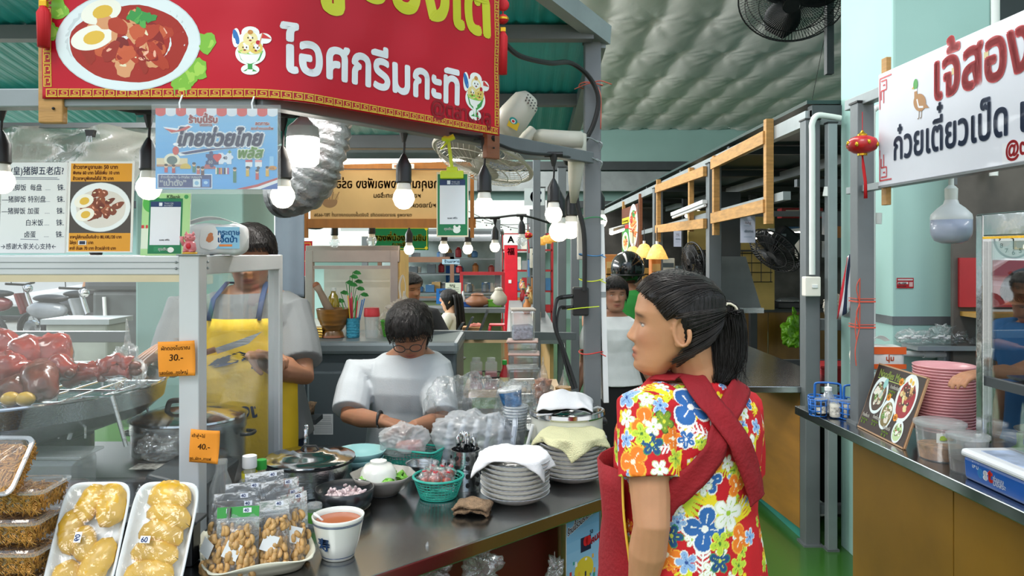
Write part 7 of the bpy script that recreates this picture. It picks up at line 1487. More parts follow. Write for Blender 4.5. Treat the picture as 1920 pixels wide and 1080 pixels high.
pb=thing('power_box','black power adapter box tied to the corner post','power box',W(1088,565,2.74));ob('box',G().box((0,0,0),(.058,.05,.104)),M_BLACK,pb,bevel=.006);ob('yellow_string',G().tube([(-.05,-.03,-.028),(.0,-.034,-.022),(.065,-.04,-.016)],.0018,5),ML,pb);ob('plug',G().tube([(-.03,-.02,.02),(-.075,-.02,.015)],.008,8),M_BLACK,pb,smooth=True);ob('plug',G().tube([(-.03,-.02,-.02),(-.07,-.02,-.022)],.007,8),M_BLACK,pb,smooth=True)
def cable(name,label,pts,r,m=None):return tag(ob(name,G().tube(smoothpts([W(*p)for p in pts],8),r,8),m or M_RUBBER,smooth=True),label,'cable')
cable('black_cable','thick black cable from the banner over the roof edge down the post',[(945,80,2.2),(975,105,2.3),(1030,118,2.45),(1070,118,2.6),(1105,145,2.68),(1122,185,2.7),(1112,235,2.70),(1086,285,2.70),(1078,330,2.70),(1082,380,2.70),(1095,440,2.70),(1096,545,2.70)],.0085)
cable('black_cable','outer black cable looping down from the power box plug',[(1054,558,2.70),(1043,565,2.68),(1040,610,2.66),(1058,660,2.66),(1076,715,2.66),(1080,728,2.66)],.007)
cable('black_cable','inner thin black cable looping beside the larger one',[(1060,575,2.70),(1048,580,2.68),(1045,620,2.66),(1062,690,2.66),(1074,730,2.66)],.0045)
for i,(py,c,lb)in enumerate(((160,'#d8604c','coral raffia string knotted on the upper post'),(478,'#3a7ab0','blue string around the corner post'),(525,'#cfd83a','yellow string around the corner post above the power box'),(660,'#c8342c','red string around the corner post above the rice cooker'),(410,'#3f8a5a','green string around the corner post'))):
 t=thing('string',lb,'string',W(1108,py,2.76));m=mat('string_colour',c,.6);ob('loop',G().tube([(.044*math.cos(a),.042*math.sin(a),.004*math.sin(2*a+i))for a in np.linspace(0,6.283,21)[:-1]],.0022,5,closed=True),m,t)
 if i==0:
  for q in([(0,-.04,0),(-.03,-.05,-.01),(-.065,-.05,-.025)],[(0,-.04,0),(.03,-.05,.005),(.07,-.05,-.008)],[(.01,-.04,0),(.03,-.05,-.05),(.03,-.05,-.17)]):ob('loose_end',G().tube(smoothpts(q,4),.004,6,flat=.4),m,t,smooth=2)
 else:ob('loose_end',G().tube([(.03,-.04,0),(.05,-.045,-.01)],.002,5),m,t)
t=thing('white_strip','long white panel edge standing beside the corner post','board',W(1128,575,2.82));ob('strip',G().box((0,0,-.02),(.020,.14,.66),ry=R(-1.5)),M_WHITE,t,bevel=.002);ob('tape',G().box((-.003,-.071,.05),(.022,.002,.02)),M_GREYL,t)
t=thing('junction_box','cream plastic trunking on the back of the corner post','trunking',W(1092,445,2.83));ob('trunking',G().box((0,0,0),(.04,.03,.17)),M_BULBW,t,bevel=.004);ob('lid_line',G().box((0,-.016,0),(.002,.002,.16)),M_GREYL,t)
bulb(1048,434,3.3,405,'large white globe bulb left of the corner post',r=.045,lit=True,cord=False);bulb(1070,430,3.5,405,'second white globe bulb touching the first one',r=.045,lit=True,cord=False);bulb(1124,414,3.4,380,'small white globe right of the corner post',r=.035,lit=True,cord=False)
MWK=mat('wicker_amber','#d39a44',.6,var=.2,scale=50,emit=.5,ecol='#e0a040')
for i,(px,lb)in enumerate(((1012,'left small amber wicker lamp of three by the posts'),(1024,'middle small amber wicker lamp of three by the posts'),(1034,'right small amber wicker lamp of three by the posts'))):t=thing('wicker_lamp',lb,'lamp',W(px,452-i*3,5.4),group='small amber wicker lamps by the posts');ob('shade',G().lathe([(.012,.03),(.035,.015),(.045,-.02),(.04,-.03)],18),MWK,t,smooth=True);ob('cord',G().tube([(0,0,.03),(0,0,.2)],.003,5),M_RUBBER,t)
# upper left: plastic sheet, clip, pipes under the roof
t=thing('plastic_sheet','crinkled translucent plastic sheet hanging under the roof at the left','sheet',(-1.95,2.95,2.08))
ob('sheet',G().grid(60,26,lambda u,v:(-.55+1.1*u-.12*v,.03*math.sin(u*21+v*3)+.02*nz((u*6,v*6,0),1.4),-.34*v-.06*math.sin(u*3)*v+.012*nz((u*14,v*9,2),1))),film('grey_sheet','#b8b6ae',.75,.14,.15,1.0,9),t,smooth=2);ob('top_rod',G().bar((-.6,0,.005),(.56,0,.005),.02),M_GREY,t)
t=thing('binder_clip','small black binder clip on the plastic sheet','clip',W(170,250,2.85));ob('clip_body',G().prism([(-.018,.012),(.018,.012),(.012,-.014),(-.012,-.014)],-.01,.01),M_BLACK,t);ob('wire_handle',G().tube([(-.008,-.01,-.012),(-.010,-.012,-.034),(-.002,-.012,-.036),(-.004,-.01,-.012)],.0016,5).tube([(.004,-.01,-.012),(.002,-.012,-.036),(.012,-.012,-.034),(.008,-.01,-.012)],.0016,5),M_CHROME,t)
t=thing('conduit_box','white junction box with curved conduits under the roof','pipe',W(232,256,3.57));ob('box',G().box((0,0,0),(.10,.05,.04)),M_PVC,t,bevel=.004)
for i in(0,1):ob('conduit',G().tube(smoothpts([(-.02+.04*i,0,-.02),(-.02+.04*i,0,-.06),(.02+.02*i,0,-.09+.03*i),(.12,0,-.08+.04*i),(.20,.0,.0)],5),.010,8),M_PVC,t,smooth=True)
# outside: motorbikes, cars, walls
def motorbike(label,x,y,rz,c):
 t=thing('motorbike',label,'motorbike',(x,y,.014),rz,'motorbikes parked outside');mc=mat('bike_paint',c,.25,coat=.5)
 for yy in(-.62,.62):ob('wheel',G().tube([(0,yy+.25*math.cos(a),.29+.25*math.sin(a))for a in np.linspace(0,6.283,25)[:-1]],.045,8,closed=True),M_RUBBER,t,smooth=True);ob('rim',G().tube([(-.03,yy,.29),(.03,yy,.29)],.14,14),M_CHROME,t)
 ob('seat',G().ball((0,.22,.80),(.13,.36,.07),16,10),M_BLACK,t,smooth=2);ob('body_panel',G().ball((0,.30,.60),(.13,.42,.16),16,10),mc,t,smooth=2);ob('leg_shield',G().box((0,-.38,.62),(.34,.05,.42),rx=R(-22)),mc,t,bevel=.02);ob('floor_board',G().box((0,-.12,.34),(.2,.5,.08)),M_BLACK,t,bevel=.02)
 ob('fork',G().tube([(0,-.62,.29),(0,-.45,.70),(0,-.36,.98)],.035,8),M_CHROME,t,smooth=True);ob('handlebar',G().tube([(-.33,-.28,1.0),(0,-.38,.97),(.33,-.28,1.0)],.022,8),M_BLACK,t,smooth=True);ob('headlight',G().ball((0,-.46,.90),(.09,.07,.08),14,8),M_CHROME,t,smooth=2)
 for s in(-1,1):ob('mirror',G().ball((s*.26,-.33,1.17),(.07,.015,.045),10,6),M_BLACK,t,smooth=2);ob('mirror_stalk',G().tube([(s*.22,-.3,1.0),(s*.26,-.33,1.15)],.008,5),M_BLACK,t)
 ob('exhaust',G().tube([(.13,.2,.28),(.15,.75,.36)],.05,10),M_STEEL,t,smooth=True);return t
for x,y,rz,c,lb in((-8.9,12.0,80,'#22262a','black motorbike leftmost in the parked row'),(-7.6,12.6,76,'#8a8f94','silver motorbike second in the parked row'),(-9.6,14.2,80,'#7a2020','dark red motorbike behind the row'),(-7.9,14.0,80,'#2a2e33','dark motorbike behind the silver one'),(-5.9,14.6,80,'#1e2024','black motorbike nearest the mint pillar')):motorbike(lb,x,y,R(rz),c)
def car(label,x,y,rz,c):
 t=thing('car',label,'car',(x,y,.014),rz,'cars parked outside');mc=mat('car_paint',c,.2,coat=.8,var=.02)
 prof=[(-2.1,.35),(-2.15,.75),(-1.7,.92),(-1.1,.98),(-.55,1.42),(.9,1.46),(1.6,1.05),(2.1,.95),(2.15,.4)]
 g=G();n=len(prof)
 for w,s in((.86,1),(-.86,1)):
  for(px,pz)in prof:g.v.append((px,w*(1 if pz<1.0 else.80),pz))
 g.f=[tuple(range(n)),tuple(range(2*n-1,n-1,-1))]+[(i,i+n,(i+1)%n+n,(i+1)%n)for i in range(n)];g.m=[0]*len(g.f);ob('car_body',g,mc,t,bevel=.06)
 mg=BM.get('car_window')or mat('car_window','#2a3a48',.08,coat=.6)
 for s in(-1,1):ob('side_window',G().add([(-1.0,s*.80,1.0),(-.55,s*.72,1.36),(.85,s*.72,1.40),(1.4,s*.80,1.04)],[(0,1,2,3)]),mg,t,solid=.02)
 ob('windscreen',G().add([(-1.08,-.70,1.02),(-1.08,.70,1.02),(-.60,.62,1.40),(-.60,-.62,1.40)],[(0,1,2,3)]),mg,t,solid=.03)
 for xx in(-1.35,1.35):
  for s in(-1,1):ob('wheel',G().tube([(xx,s*.72,.32),(xx,s*.88,.32)],.32,22),M_RUBBER,t,smooth=True);ob('hub_cap',G().tube([(xx,s*.86,.32),(xx,s*.90,.32)],.19,16),M_CHROME,t)
  ob('light',G().box((xx/1.35*2.12,.6,.72),(.08,.3,.14)).box((xx/1.35*2.12,-.6,.72),(.08,.3,.14)),M_WHITE,t,bevel=.02)
 return t
for x,y,rz,c,lb in((-15.5,17.0,14,'#c8ccd0','silver car leftmost outside'),(-10.6,17.6,8,'#e2e4e6','white car behind the motorbikes'),(-6.2,20.5,-8,'#dfe2e4','white car nearest the pillar'),(-12.5,21.6,4,'#b8bcc0','grey car far left outside')):car(lb,x,y,R(rz),c)
t=thing('building','pale shophouse wall beyond the parked cars','building',(-12,26,0));ob('facade',G().box((0,0,2.5),(22,.3,5)),mat('far_facade','#c4c0b4',.8,var=.2,scale=.6),t)
for i in range(7):ob('shutter',G().box((-9+i*3,-.2,1.2),(2.4,.1,2.4)),mat('shutter_brown','#8a7462',.7,var=.3,scale=4)if i==0 else BM['shutter_brown'],t)
t=thing('utility_cart','dark covered food cart parked outside left of the pillar','cart',(-4.15,8.6,0));ob('cart_body',G().box((0,0,.72),(1.0,.7,.9)),mat('cart_dark','#3c4242',.5,var=.3,scale=6),t,bevel=.05);ob('cart_top',G().box((0,0,1.24),(1.12,.8,.14)),M_DGREY,t,bevel=.05)
for s in(-1,1):ob('wheel',G().tube([(s*.35,-.38,.16),(s*.35,-.32,.16)],.16,18),M_RUBBER,t);ob('handle_bar',G().tube([(s*.3,-.36,.2),(s*.34,-.38,1.1)],.02,8),M_WHITE,t)
t=thing('concrete_block','grey concrete planter block by the cart','planter',(-4.2,7.4,0));ob('block',G().box((0,0,.45),(.6,.4,.9)),mat('raw_concrete','#8c9088',.8,var=.15,scale=5),t,bevel=.02);ob('coping',G().box((0,0,.92),(.66,.46,.05)),M_GREYL,t)
# duck noodle sign
P=Print(1,1);RS,NV='#c8202c','#22385c';L_=1.28;zt,zb=2.285,1.845;VV=lambda z:2.30-z
P.sub=0
for y in(0,1):
 s=1 if y==0 else-1;v0=.035 if y==0 else.435
 for pts in([(.012,v0+s*.0),(.012,v0+s*.12)],[(.012,v0),(.095,v0)],[(.022,v0+s*.012),(.060,v0+s*.012),(.060,v0+s*.05),(.022,v0+s*.05),(.022,v0+s*.085)],[(.035,v0+s*.03),(.05,v0+s*.03)],[(.04,v0+s*.05),(.04,v0+s*.10)]):P.line(pts,.006,RS,2)
P.text('เจ้สอง',.352,VV(2.112),.225,RS,.034,3,sx=.84);P.text('ก๋วยเตี๋ยวเป็ด เจ้าเก่า',.105,VV(1.935),.150,NV,.022,3,sx=.80)
P.rect(.70,VV(1.91),1.28,VV(1.848),'#dfe0e6',1);P.text('@ตลาดพลู',.715,VV(1.868),.062,RS,.035,3,sx=.9)
P.ell(.278,VV(2.120),.040,.030,'#a8702a',2.5,rot=.5);P.poly([(.30,VV(2.120)),(.335,VV(2.090)),(.30,VV(2.095))],'#a8702a',2.4);P.poly([(.245,VV(2.165)),(.262,VV(2.165)),(.270,VV(2.115)),(.245,VV(2.120))],'#a8702a',2.6);P.ell(.253,VV(2.190),.014,.020,'#3f9a3c',3);P.rect(.244,VV(2.173),.263,VV(2.165),'#e8e8ec',3.1);P.poly([(.244,VV(2.187)),(.228,VV(2.179)),(.244,VV(2.175))],'#d8a83a',3)
P.line([(.262,VV(2.135)),(.272,VV(2.105)),(.300,VV(2.100))],.007,'#e8e8ec',3.2);
for x in(.275,.290):P.line([(x,VV(2.090)),(x-.002,VV(2.065)),(x-.010,VV(2.063))],.0035,'#7a5a2a',2)
for x,z in((.46,2.175),(.62,2.185)):P.rect(x,VV(z+.022),x+.02,VV(z),'#d3c08a',2.9)
t=thing('duck_noodle_sign','white duck noodle sign with red and navy Thai lettering','sign',(1.445,2.95,0),R(-87.5))
ob('board',G().box((L_/2,.012,(zt+zb)/2),(L_,.018,zt-zb)),mat('sign_white','#d9dbe6',.45,var=.02,coat=.1),t,bevel=.002);P.build('sign_print',lambda u,v,l:(u,.0022-l*.0003,2.30-v),MPG,t)
for x in(-.012,1.25):ob('batten',G().box((x+.02,.03,2.06),(.038,.02,.58)),M_WOOD,t,bevel=.002)
ob('bottom_edge',G().box((L_/2,.012,zb-.004),(L_,.022,.008)),M_GREY,t)
tassel('round red Chinese lantern with gold leaf at the noodle stall post',W(1617,271,2.98),.1,lantern=True)
t=thing('led_lamp','unlit white LED lamp hanging below the duck noodle sign','lamp',(1.60,2.72,1.66));r=.068
ob('diffuser',G().lathe([(.001,-.045),(.03,-.044),(.055,-.034),(.066,-.012),(r,.005),(r,.042)],40),mat('grey_diffuser','#a9b0c4',.3,coat=.3),t,smooth=2);ob('housing',G().lathe([(r,.042),(.0685,.048),(.066,.062),(.045,.085),(.026,.10),(.021,.115)],40),mat('lamp_white','#d9dcdc',.4),t,smooth=True)
ob('screw_socket',G().lathe([(.019,.112),(.021,.118),(.022,.155),(.016,.162),(.009,.168),(.009,.20)],20),M_PVC,t,smooth=True);ob('hook',G().box((.012,0,.185),(.014,.012,.03)),M_GREY,t);ob('cord',G().tube([(0,0,.19),(0,0,.28)],.004,6),M_PVC,t)
for i,z in enumerate((1.375,1.265)):
 tt=thing('raffia_string',['upper','lower'][i]+' red raffia string around the noodle stall post','string',(1.50,3.2,z));m=mat('red_raffia','#c8503c',.6)if i==0 else BM['red_raffia'];ob('loop',G().box((0,0,0),(.080,.080,.006)).box((0,0,.012),(.080,.080,.003)),m,tt);ob('loose_end',G().tube(smoothpts([(-.03,-.042,0),(-.045,-.045,.06),(-.03,-.045,.10)],4).copy()+smoothpts([(-.03,-.042,0),(-.05,-.046,-.09),(-.045,-.044,-.16)],4),.0022,5),m,tt)
def pipe(label,pts,r):t=thing('white_pipe',label,'pipe',(0,0,0));t.location=W(*pts[0]);ob('pipe_run',G().tube(smoothpts([W(*p)-W(*pts[0])for p in pts],6),r,12),M_PVC,t,smooth=True);q=W(*pts[-1])-W(*pts[0]);ob('coupling',G().tube([q*.5,q*.5+q.normalized()*.05],r*1.25,12),M_PVC,t,smooth=True);return t
pipe('white conduit bent at the top of the corner post',[(1523,515,3.98),(1523,400,3.98),(1523,260,3.98),(1523,232,3.98),(1532,217,3.98),(1552,218,3.98),(1576,222,3.98)],.016)
t=thing('switch_box','cream light switch box on the corner post','switch box',W(1521,537,3.99));ob('box',G().box((0,0,0),(.085,.05,.105)),M_BULBW,t,bevel=.006);ob('rocker_switch',G().box((.008,-.028,.002),(.030,.008,.018)),M_WHITE,t,bevel=.002)
pipe('white vertical pipe between the post and the pillar',[(1636,640,3.38),(1636,400,3.38),(1636,230,3.38),(1640,205,3.38),(1656,200,3.38)],.013)
pipe('horizontal white pipe along the pillar behind the tissue pack',[(1690,663,3.40),(1730,664,3.40),(1772,665,3.40)],.014)
t=thing('outlet_box','grey outlet trunking on the pillar behind the bowls','power outlet',W(1802,665,3.42));ob('box',G().box((0,0,0),(.19,.06,.075)),M_GREYL,t,bevel=.006);ob('face_plate',G().box((-.01,-.032,0),(.08,.006,.05)),M_BULBW,t,bevel=.002)
pipe('grey vertical pipe at the dark gap right of the pillar',[(1863,330,3.3),(1866,100,3.3),(1866,-30,3.3)],.018)
P=Print(33,20);P.rect(0,0,33,20,'#a3222a',0);P.rect(2,2,31,5,'#c9c0c0',1);P.rect(2,8,22,12,'#d8d4d2',1);P.text('RL1-0280',3,11.6,4,'#a3222a',.03,2);P.rect(24,8,31,17,'#caa9a6',1);P.text('ตรวจแล้ว',3,17.5,4,'#e8d8d6',.02,1)
poster('red_sticker','small red inspection sticker on the mint pillar','sticker',P,(X(1681,3.485),3.486,Z(521,3.485)),.08)
t=thing('flag','folded red white and blue striped flag by the pillar','flag',(X(1592,3.75),3.70,Z(458,3.7)));ob('pole',G().tube([(0,0,.03),(0,0,-.33)],.004,6),M_GREY,t)
for k,(c,a,b)in enumerate((('#b81c2c',0,.2),('#d8d8dc',.2,.42),('#1f2844',.42,.70),('#d8d8dc',.70,.85),('#b81c2c',.85,1))):ob('stripe',G().grid(10,12,lambda u,v:(-(a+(b-a)*u)*.085*(.4+.6*v),.006*math.sin(u*3+v*6+k*2),-.02-.30*v-(a+(b-a)*u)*.05)),mat('flag_stripe',c,.8),t,smooth=2,solid=.0015)
M_BLU=mat('blue_plastic','#1f66b8',.4)
def caddy(label,x,y,rz,n,detail=True):
 t=thing('condiment_caddy',label,'caddy',(x,y,ZC),rz,'blue condiment caddies on the ledge');t.scale=(1.2,1.2,1.2)
 for k in range(n):
  for s in(-1,1)if n>1 else(0,):
   cx,cy=(k-(n-1)/2)*.072,s*.036;g=G()
   for z in(.004,.022,.042,.062):g.tube([(cx+(.029+.05*z)*math.cos(a),cy+(.029+.05*z)*math.sin(a),z)for a in np.linspace(0,6.283,17)[:-1]],.0026,5,closed=True)
   for a in np.arange(10)*.628:g.tube([(cx+.029*math.cos(a),cy+.029*math.sin(a),.004),(cx+.032*math.cos(a),cy+.032*math.sin(a),.062)],.0026,5)
   ob('cup_basket',g,M_BLU,t,smooth=2)
 ob('handle',G().tube(smoothpts([(-.045,0,.03),(-.045,0,.10),(-.035,0,.118),(.035,0,.118),(.045,0,.10),(.045,0,.03)],3),.006,8,flat=.6),M_BLU,t,smooth=2);return t
caddy('left blue condiment caddy holding jars at the end of the ledge',X(1552,3.38),3.38,R(-20),2)
caddy('right blue condiment caddy behind the menu board',X(1606,3.26)+.03,3.32,R(-12),2)
for i,(px,d,c,lb)in enumerate(((1538,3.34,'#1a1416','dark sauce jar in the left of the front caddy'),(1566,3.31,'#d8d4c8','labelled white sauce jar in the front caddy'),(1549,3.42,'#2a1a12','dark jar at the back of the front caddy'),(1588,3.30,'#d0ccc0','white-labelled jar right in the rear caddy'),(1608,3.30,'#1d2c4a','dark blue jar beside the menu board'))):
 t=thing('condiment_jar',lb,'jar',(X(px,d),d,ZC+.006));ob('jar_body',G().lathe([(.022,0),(.024,.003),(.024,.055),(.02,.062)],18),mat('jar_fill',c,.4),t,smooth=True);ob('label',G().shell([(.0245,.012),(.0245,.045)],18),mat('jar_label','#cfcac0',.6,var=.4,scale=80),t,smooth=True);ob('lid',G().lathe([(.024,.060),(.024,.074),(.001,.076)],18),M_CLEARP,t,smooth=True)
bottle('squeeze_bottle','clear squeeze bottle with white nozzle cap in the caddy',(X(1553,3.36),3.36,ZC+.02),[(.026,0),(.028,.004),(.028,.06),(.012,.095)],M_CLEARP,[(.016,.093),(.016,.108),(.004,.112),(.003,.125)],M_WHITE)
sp_=thing('spoon','steel spoon standing in the rear caddy','spoon',(X(1600,3.3),3.3,ZC+.05));ob('handle',G().tube([(0,0,0),(.03,0,.12)],.004,8,flat=.5),M_CHROME,sp_,smooth=2);ob('tip',G().ball((.032,0,.125),(.006,.002,.01)),M_CHROME,sp_,smooth=2)
P=Print(100,76);P.rect(0,0,100,76,'#35261f',0);rr=random.Random(2)
for i in range(20):P.rect(0,i*3.9,100,i*3.9+.3,'#3f2e25',.1)
P.outlined('Noodles Menu',8,13,12,'#b8cc6a','#4a5a2a',.02,.01,2,sx=.78);P.line([(8,15),(58,15)],.8,'#b8cc6a',2)
food(P,22,34,17,22,'#4a3526',['#e0ddd0','#5f8a3a','#c9c4b0','#8a6a4a','#3c2a20'],egg=False,lay=2,seed=21,rim='#d9e4e4',n=30,green=False)
food(P,76,27,19,27,'#9a1f28',['#7a3a2a','#d8c890','#5a2a20','#c9a060','#3a2420'],egg=[(-.1,-.72,.2),(.2,-.65,.2)],lay=2,seed=22,rim='#dfe4e2',n=26,green=False)
food(P,50,50,13,18,'#7a6a3a',['#d8d4c8','#e6e2d6','#5f8a3a','#9a8a6a'],egg=False,lay=4,seed=23,rim='#dfe8e8',n=26,green=False)
food(P,81,63,10,12.5,'#b8cf9a',['#6a9a4a','#e8e8da','#5a4a3a','#a8442a'],egg=False,lay=4,seed=24,rim='#dfe8e8',n=22,green=False)
for x,y in((58,12),(44,32),(69,50)):P.ell(x,y,4.2,4.2,'#e08a1c',6);P.text('50',x-2.6,y+1.8,4.6,'#5a3010',.02,7)
P.ell(29,19,4,6,'#8fc4c0',6,rot=.3);P.line([(31,22),(24,36)],1.2,'#8fc4c0',5.9)
for x,y,a in((40,22,'ก๋วยเตี๋ยวต้มยำ'),(3,62,'ก๋วยเตี๋ยวน้ำ'),(26,60,'ก๋วยเตี๋ยวแห้ง'),(52,66,'ก๋วยเตี๋ยวไก่')):P.text(a,x,y,4.6,'#e8e4da',.03,8,sx=.72);P.text('Noodle Soup',x,y+4,3.2,'#9ac43a',.02,8,sx=.8);P.text('面 · 汤',x+1,y+8,3.2,'#9ac43a',.02,8)
t=poster('menu_board','dark wooden noodle menu board leaning on the ledge','menu board',P,(1.545,3.14,1.115),.362,rz=R(-90),tilt=R(0),sheet=mat('board_edge','#b08a66',.5),thick=.012,gloss=True)
t.rotation_euler=Euler((R(-19),0,R(-90)),'XYZ');
for a,b in(((0,.004,.001),(.362,.004,.001)),((0,.004,-.276),(.362,.004,-.276)),((0,.004,0),(0,.004,-.276)),((.362,.004,0),(.362,.004,-.276))):ob('frame_edge',G().bar(a,b,.013,.006),BM['board_edge'],t)
M_PINK=mat('pink_melamine','#dfa0a4',.35,var=.03,coat=.3);c=Vector((X(1776,2.88),2.90,ZC))
pr=thing('pink_bowl','bottom pink melamine bowl of the tall stack','bowl',c,group='pink melamine bowls in a tall stack');ob('bowl_body',G().lathe([(.045,0),(.05,.001),(.085,.020),(.106,.046),(.110,.050),(.111,.053),(.107,.053),(.10,.046),(.08,.022),(.0001,.008)],48),M_PINK,pr,smooth=2);ob('rim',G().tube([(.1085*math.cos(a),.1085*math.sin(a),.052)for a in np.linspace(0,6.283,49)[:-1]],.0022,5,closed=True),M_PINK,pr,smooth=2)
ordn=['second','third','fourth','fifth','sixth','seventh','eighth','ninth','tenth','eleventh','twelfth']
NBW=23
for i in range(1,NBW):
 lb=f'{ordn[i-1]} pink bowl from the bottom of the tall stack' if i<=11 else('top pink bowl of the tall stack, its inside showing' if i==NBW-1 else f'{ordn[NBW-2-i]} pink bowl from the top of the tall stack')
 dup(pr,c+Vector((.0012*math.sin(i*1.7),.001*math.cos(i*2.3),.0111*i)),R(i*11),lb)
def rtub(label,px,d,r,h,fill,fh):
 t=thing('clear_tub',label,'tub',(X(px,d),d,ZC));ob('tub_body',G().lathe([(r*.84,0),(r*.86,.003),(r*.98,h-.01),(r*1.02,h)],36),M_CLEARP,t,smooth=True);ob('lid',G().lathe([(r*1.03,h-.006),(r*1.07,h-.004),(r*1.07,h+.006),(r*.96,h+.010),(.001,h+.010)],36),M_CLEARP,t,smooth=True);ob('contents',G().lathe([(r*.8,.004),(r*.88,fh),(.0001,fh+.008)],30),fill,t,smooth=True);return t
M_CRISP=mat('fried_wonton','#c08a5a',.6,var=.3,scale=40,bump=.6,bscale=50)
t=rtub('clear tub of fried crisps with a paper label',1762,2.66,.080,.125,M_CRISP,.05)
P=Print(30,16);P.rect(0,0,30,16,'#d9dad4',0);P.ell(9,8,5,4,'#9ab04a',1,wob=.2);P.ell(20,8,6,4,'#c99a4a',1,wob=.2);P.build('paper_label',lambda u,v,l:(-.050+u*.0021,-.0795-l*.0004+((-.050+u*.0021)**2)*5,.105-v*.0021),MP,t)
rtub('clear tub of dark sauce right of the crisps',1815,2.50,.062,.118,mat('dark_sauce','#3a2018',.3),.045)
bottle('small_jar','small white-lidded jar in front of the dark sauce tub',(1.545,2.40,ZC),[(.021,0),(.022,.003),(.022,.055)],mat('jar_speckled','#b8a898',.5,var=.5,scale=60),[(.024,.055),(.025,.057),(.025,.072),(.022,.076),(.001,.076)],mat('cream_lid','#d6c8b8',.4))
t=thing('cooler_box','blue cooler box with white lid and lettering est','cooler box',(1.475,2.43,ZC),R(-88));MB=mat('cooler_blue','#0f4f9e',.4,var=.04)
ob('box_body',G().box((.15,.075,.036),(.30,.155,.072),taper=1.03),MB,t,bevel=.010);ob('lid',G().box((.15,.075,.084),(.325,.175,.026),taper=.97),mat('cooler_white','#dcdee2',.35,var=.02,coat=.2),t,bevel=.010);ob('lid_panel',G().box((.15,.075,.0975),(.22,.10,.003)),mat('lid_sticker','#9fb0cc',.4,var=.3,scale=14),t,bevel=.001)
P=Print(1,1);P.text('ใหม่',.04,.022,.022,'#dfe6f2',.03,2);P.text('e',.068,.042,.052,'#4a9ae0',.05,3);P.text('s',.095,.042,.052,'#e8ecf4',.06,3);P.text('t',.117,.042,.058,'#d83a2c',.05,3);P.text('ซ่าแบบ',.138,.034,.018,'#dfe6f2',.03,2);P.text('มีอิสระ',.138,.049,.022,'#dfe6f2',.03,2,slant=.15)
P.build('lettering',lambda u,v,l:(u,-.0035-l*.0004-.0*(v),.068-v),MP,t)
t=thing('clear_crate','clear plastic crate under the orange tissue pack','crate',(X(1652,3.32),3.33,ZC));ob('crate',G().box((0,0,.105),(.17,.11,.21),taper=1.05),M_CLEARP,t,bevel=.008);ob('crate_lid',G().box((0,0,.213),(.185,.12,.008)),M_CLEARP,t,bevel=.002)
t=tissue('tissue_pack','orange and white tissue pack on the clear crate by the pillar',(X(1650,3.3),3.32,ZC+.219),R(-3),.205,.11,.105,'#dcdcd8',[],'tissue_wrap2')
P=Print(1,1);P.rect(-.075,0,.098,.032,'#e2622a',1);P.rect(-.075,.075,.098,.096,'#e2622a',1);P.text('นุ่ม',.01,.06,.03,'#e2622a',.03,2);P.build('orange_bands',lambda u,v,l:(u,-.0565-l*.0003,.102-v),MPG,t);ob('loose_flap',G().grid(10,6,lambda u,v:(-.06+.10*u,-.03+.05*v,.104+.045*math.sin(u*2.6)*(1-.4*v))),M_WHITE,t,smooth=2,solid=.001)
struct('wall_ledge',G().box((2.02,3.40,1.155),(.42,.14,.02)),M_GREYL)
for i,(px,rx,rz_,lb)in enumerate(((1712,.07,.035,'rolled clear bag of cups at the left on the pillar ledge'),(1775,.09,.045,'clear bag of plastic spoons in the middle of the pillar ledge'),(1820,.05,.035,'small clear bag at the right on the pillar ledge'))):
 b=bag(lb,(X(px,3.38),3.38,1.166),rx,.05,rz_,70+i,M_BAG,amp=.012,s=22)
 for k in range(5):ob('plastic_spoon',G().ball((-.05+.025*k,0,.03+.008*(k%2)),(.018,.012,.006),10,6),M_WHITE,b,smooth=2);ob('spoon_handle',G().tube([(-.05+.025*k,0,.03),(-.02+.02*k,.02,.04)],.004,5),M_WHITE,b)
t=thing('steel_cabinet','mirror steel display cabinet with glass at the right edge','cabinet',(1.60,2.53,ZC),R(-88));MST=M_CHROME;hC=.86
for x,y in((0,0),(.62,0),(0,.50),(.62,.50)):ob('frame_post',G().box((x,y,hC/2),(.036,.036,hC)),MST,t,bevel=.004)
ob('top_fascia',G().box((.31,0,hC-.035),(.66,.03,.075)),MST,t,bevel=.004);ob('top_fascia',G().box((0,.25,hC-.035),(.03,.50,.075)),MST,t,bevel=.004);ob('gold_edge',G().box((.31,-.014,hC-.078),(.60,.006,.008)),M_GOLD,t)
ob('front_glass',G().box((.31,0,.40),(.58,.004,.74)),film('mirror_glass','#20241f',.05,.16,.01,0),t);ob('shelf',G().box((.31,.22,.30),(.60,.44,.012)),MST,t);ob('shelf_rail',G().box((.31,.0,.30),(.60,.02,.03)),M_DGREY,t)
t=thing('food_tray','tray of golden fried dough on the cabinet shelf','tray',(1.78,2.40,ZC+.308));ob('tray',G().box((0,0,.008),(.24,.18,.014),taper=1.1),M_STEEL,t,bevel=.004)
for i in range(9):ob('fried_dough',crumple(G().ball((-.09+.03*i,.03*math.sin(i*2),.034),(.035,.025,.016),14,9),.012,40,i),mat('fried_dough_skin','#c9803c',.5,var=.3,scale=30)if i==0 else BM['fried_dough_skin'],t,smooth=2)
t=thing('white_basin','white oval basin in the steel cabinet','basin',(1.77,2.44,ZC+.09));ob('basin_body',G().lathe([(.06,0),(.065,.003),(.10,.05),(.11,.058),(.104,.056),(.06,.006),(.0001,.006)],36),MEN,t,smooth=2);ob('foot',G().lathe([(.055,-.09),(.06,0),(.05,.0)],24),M_WHITE,t)
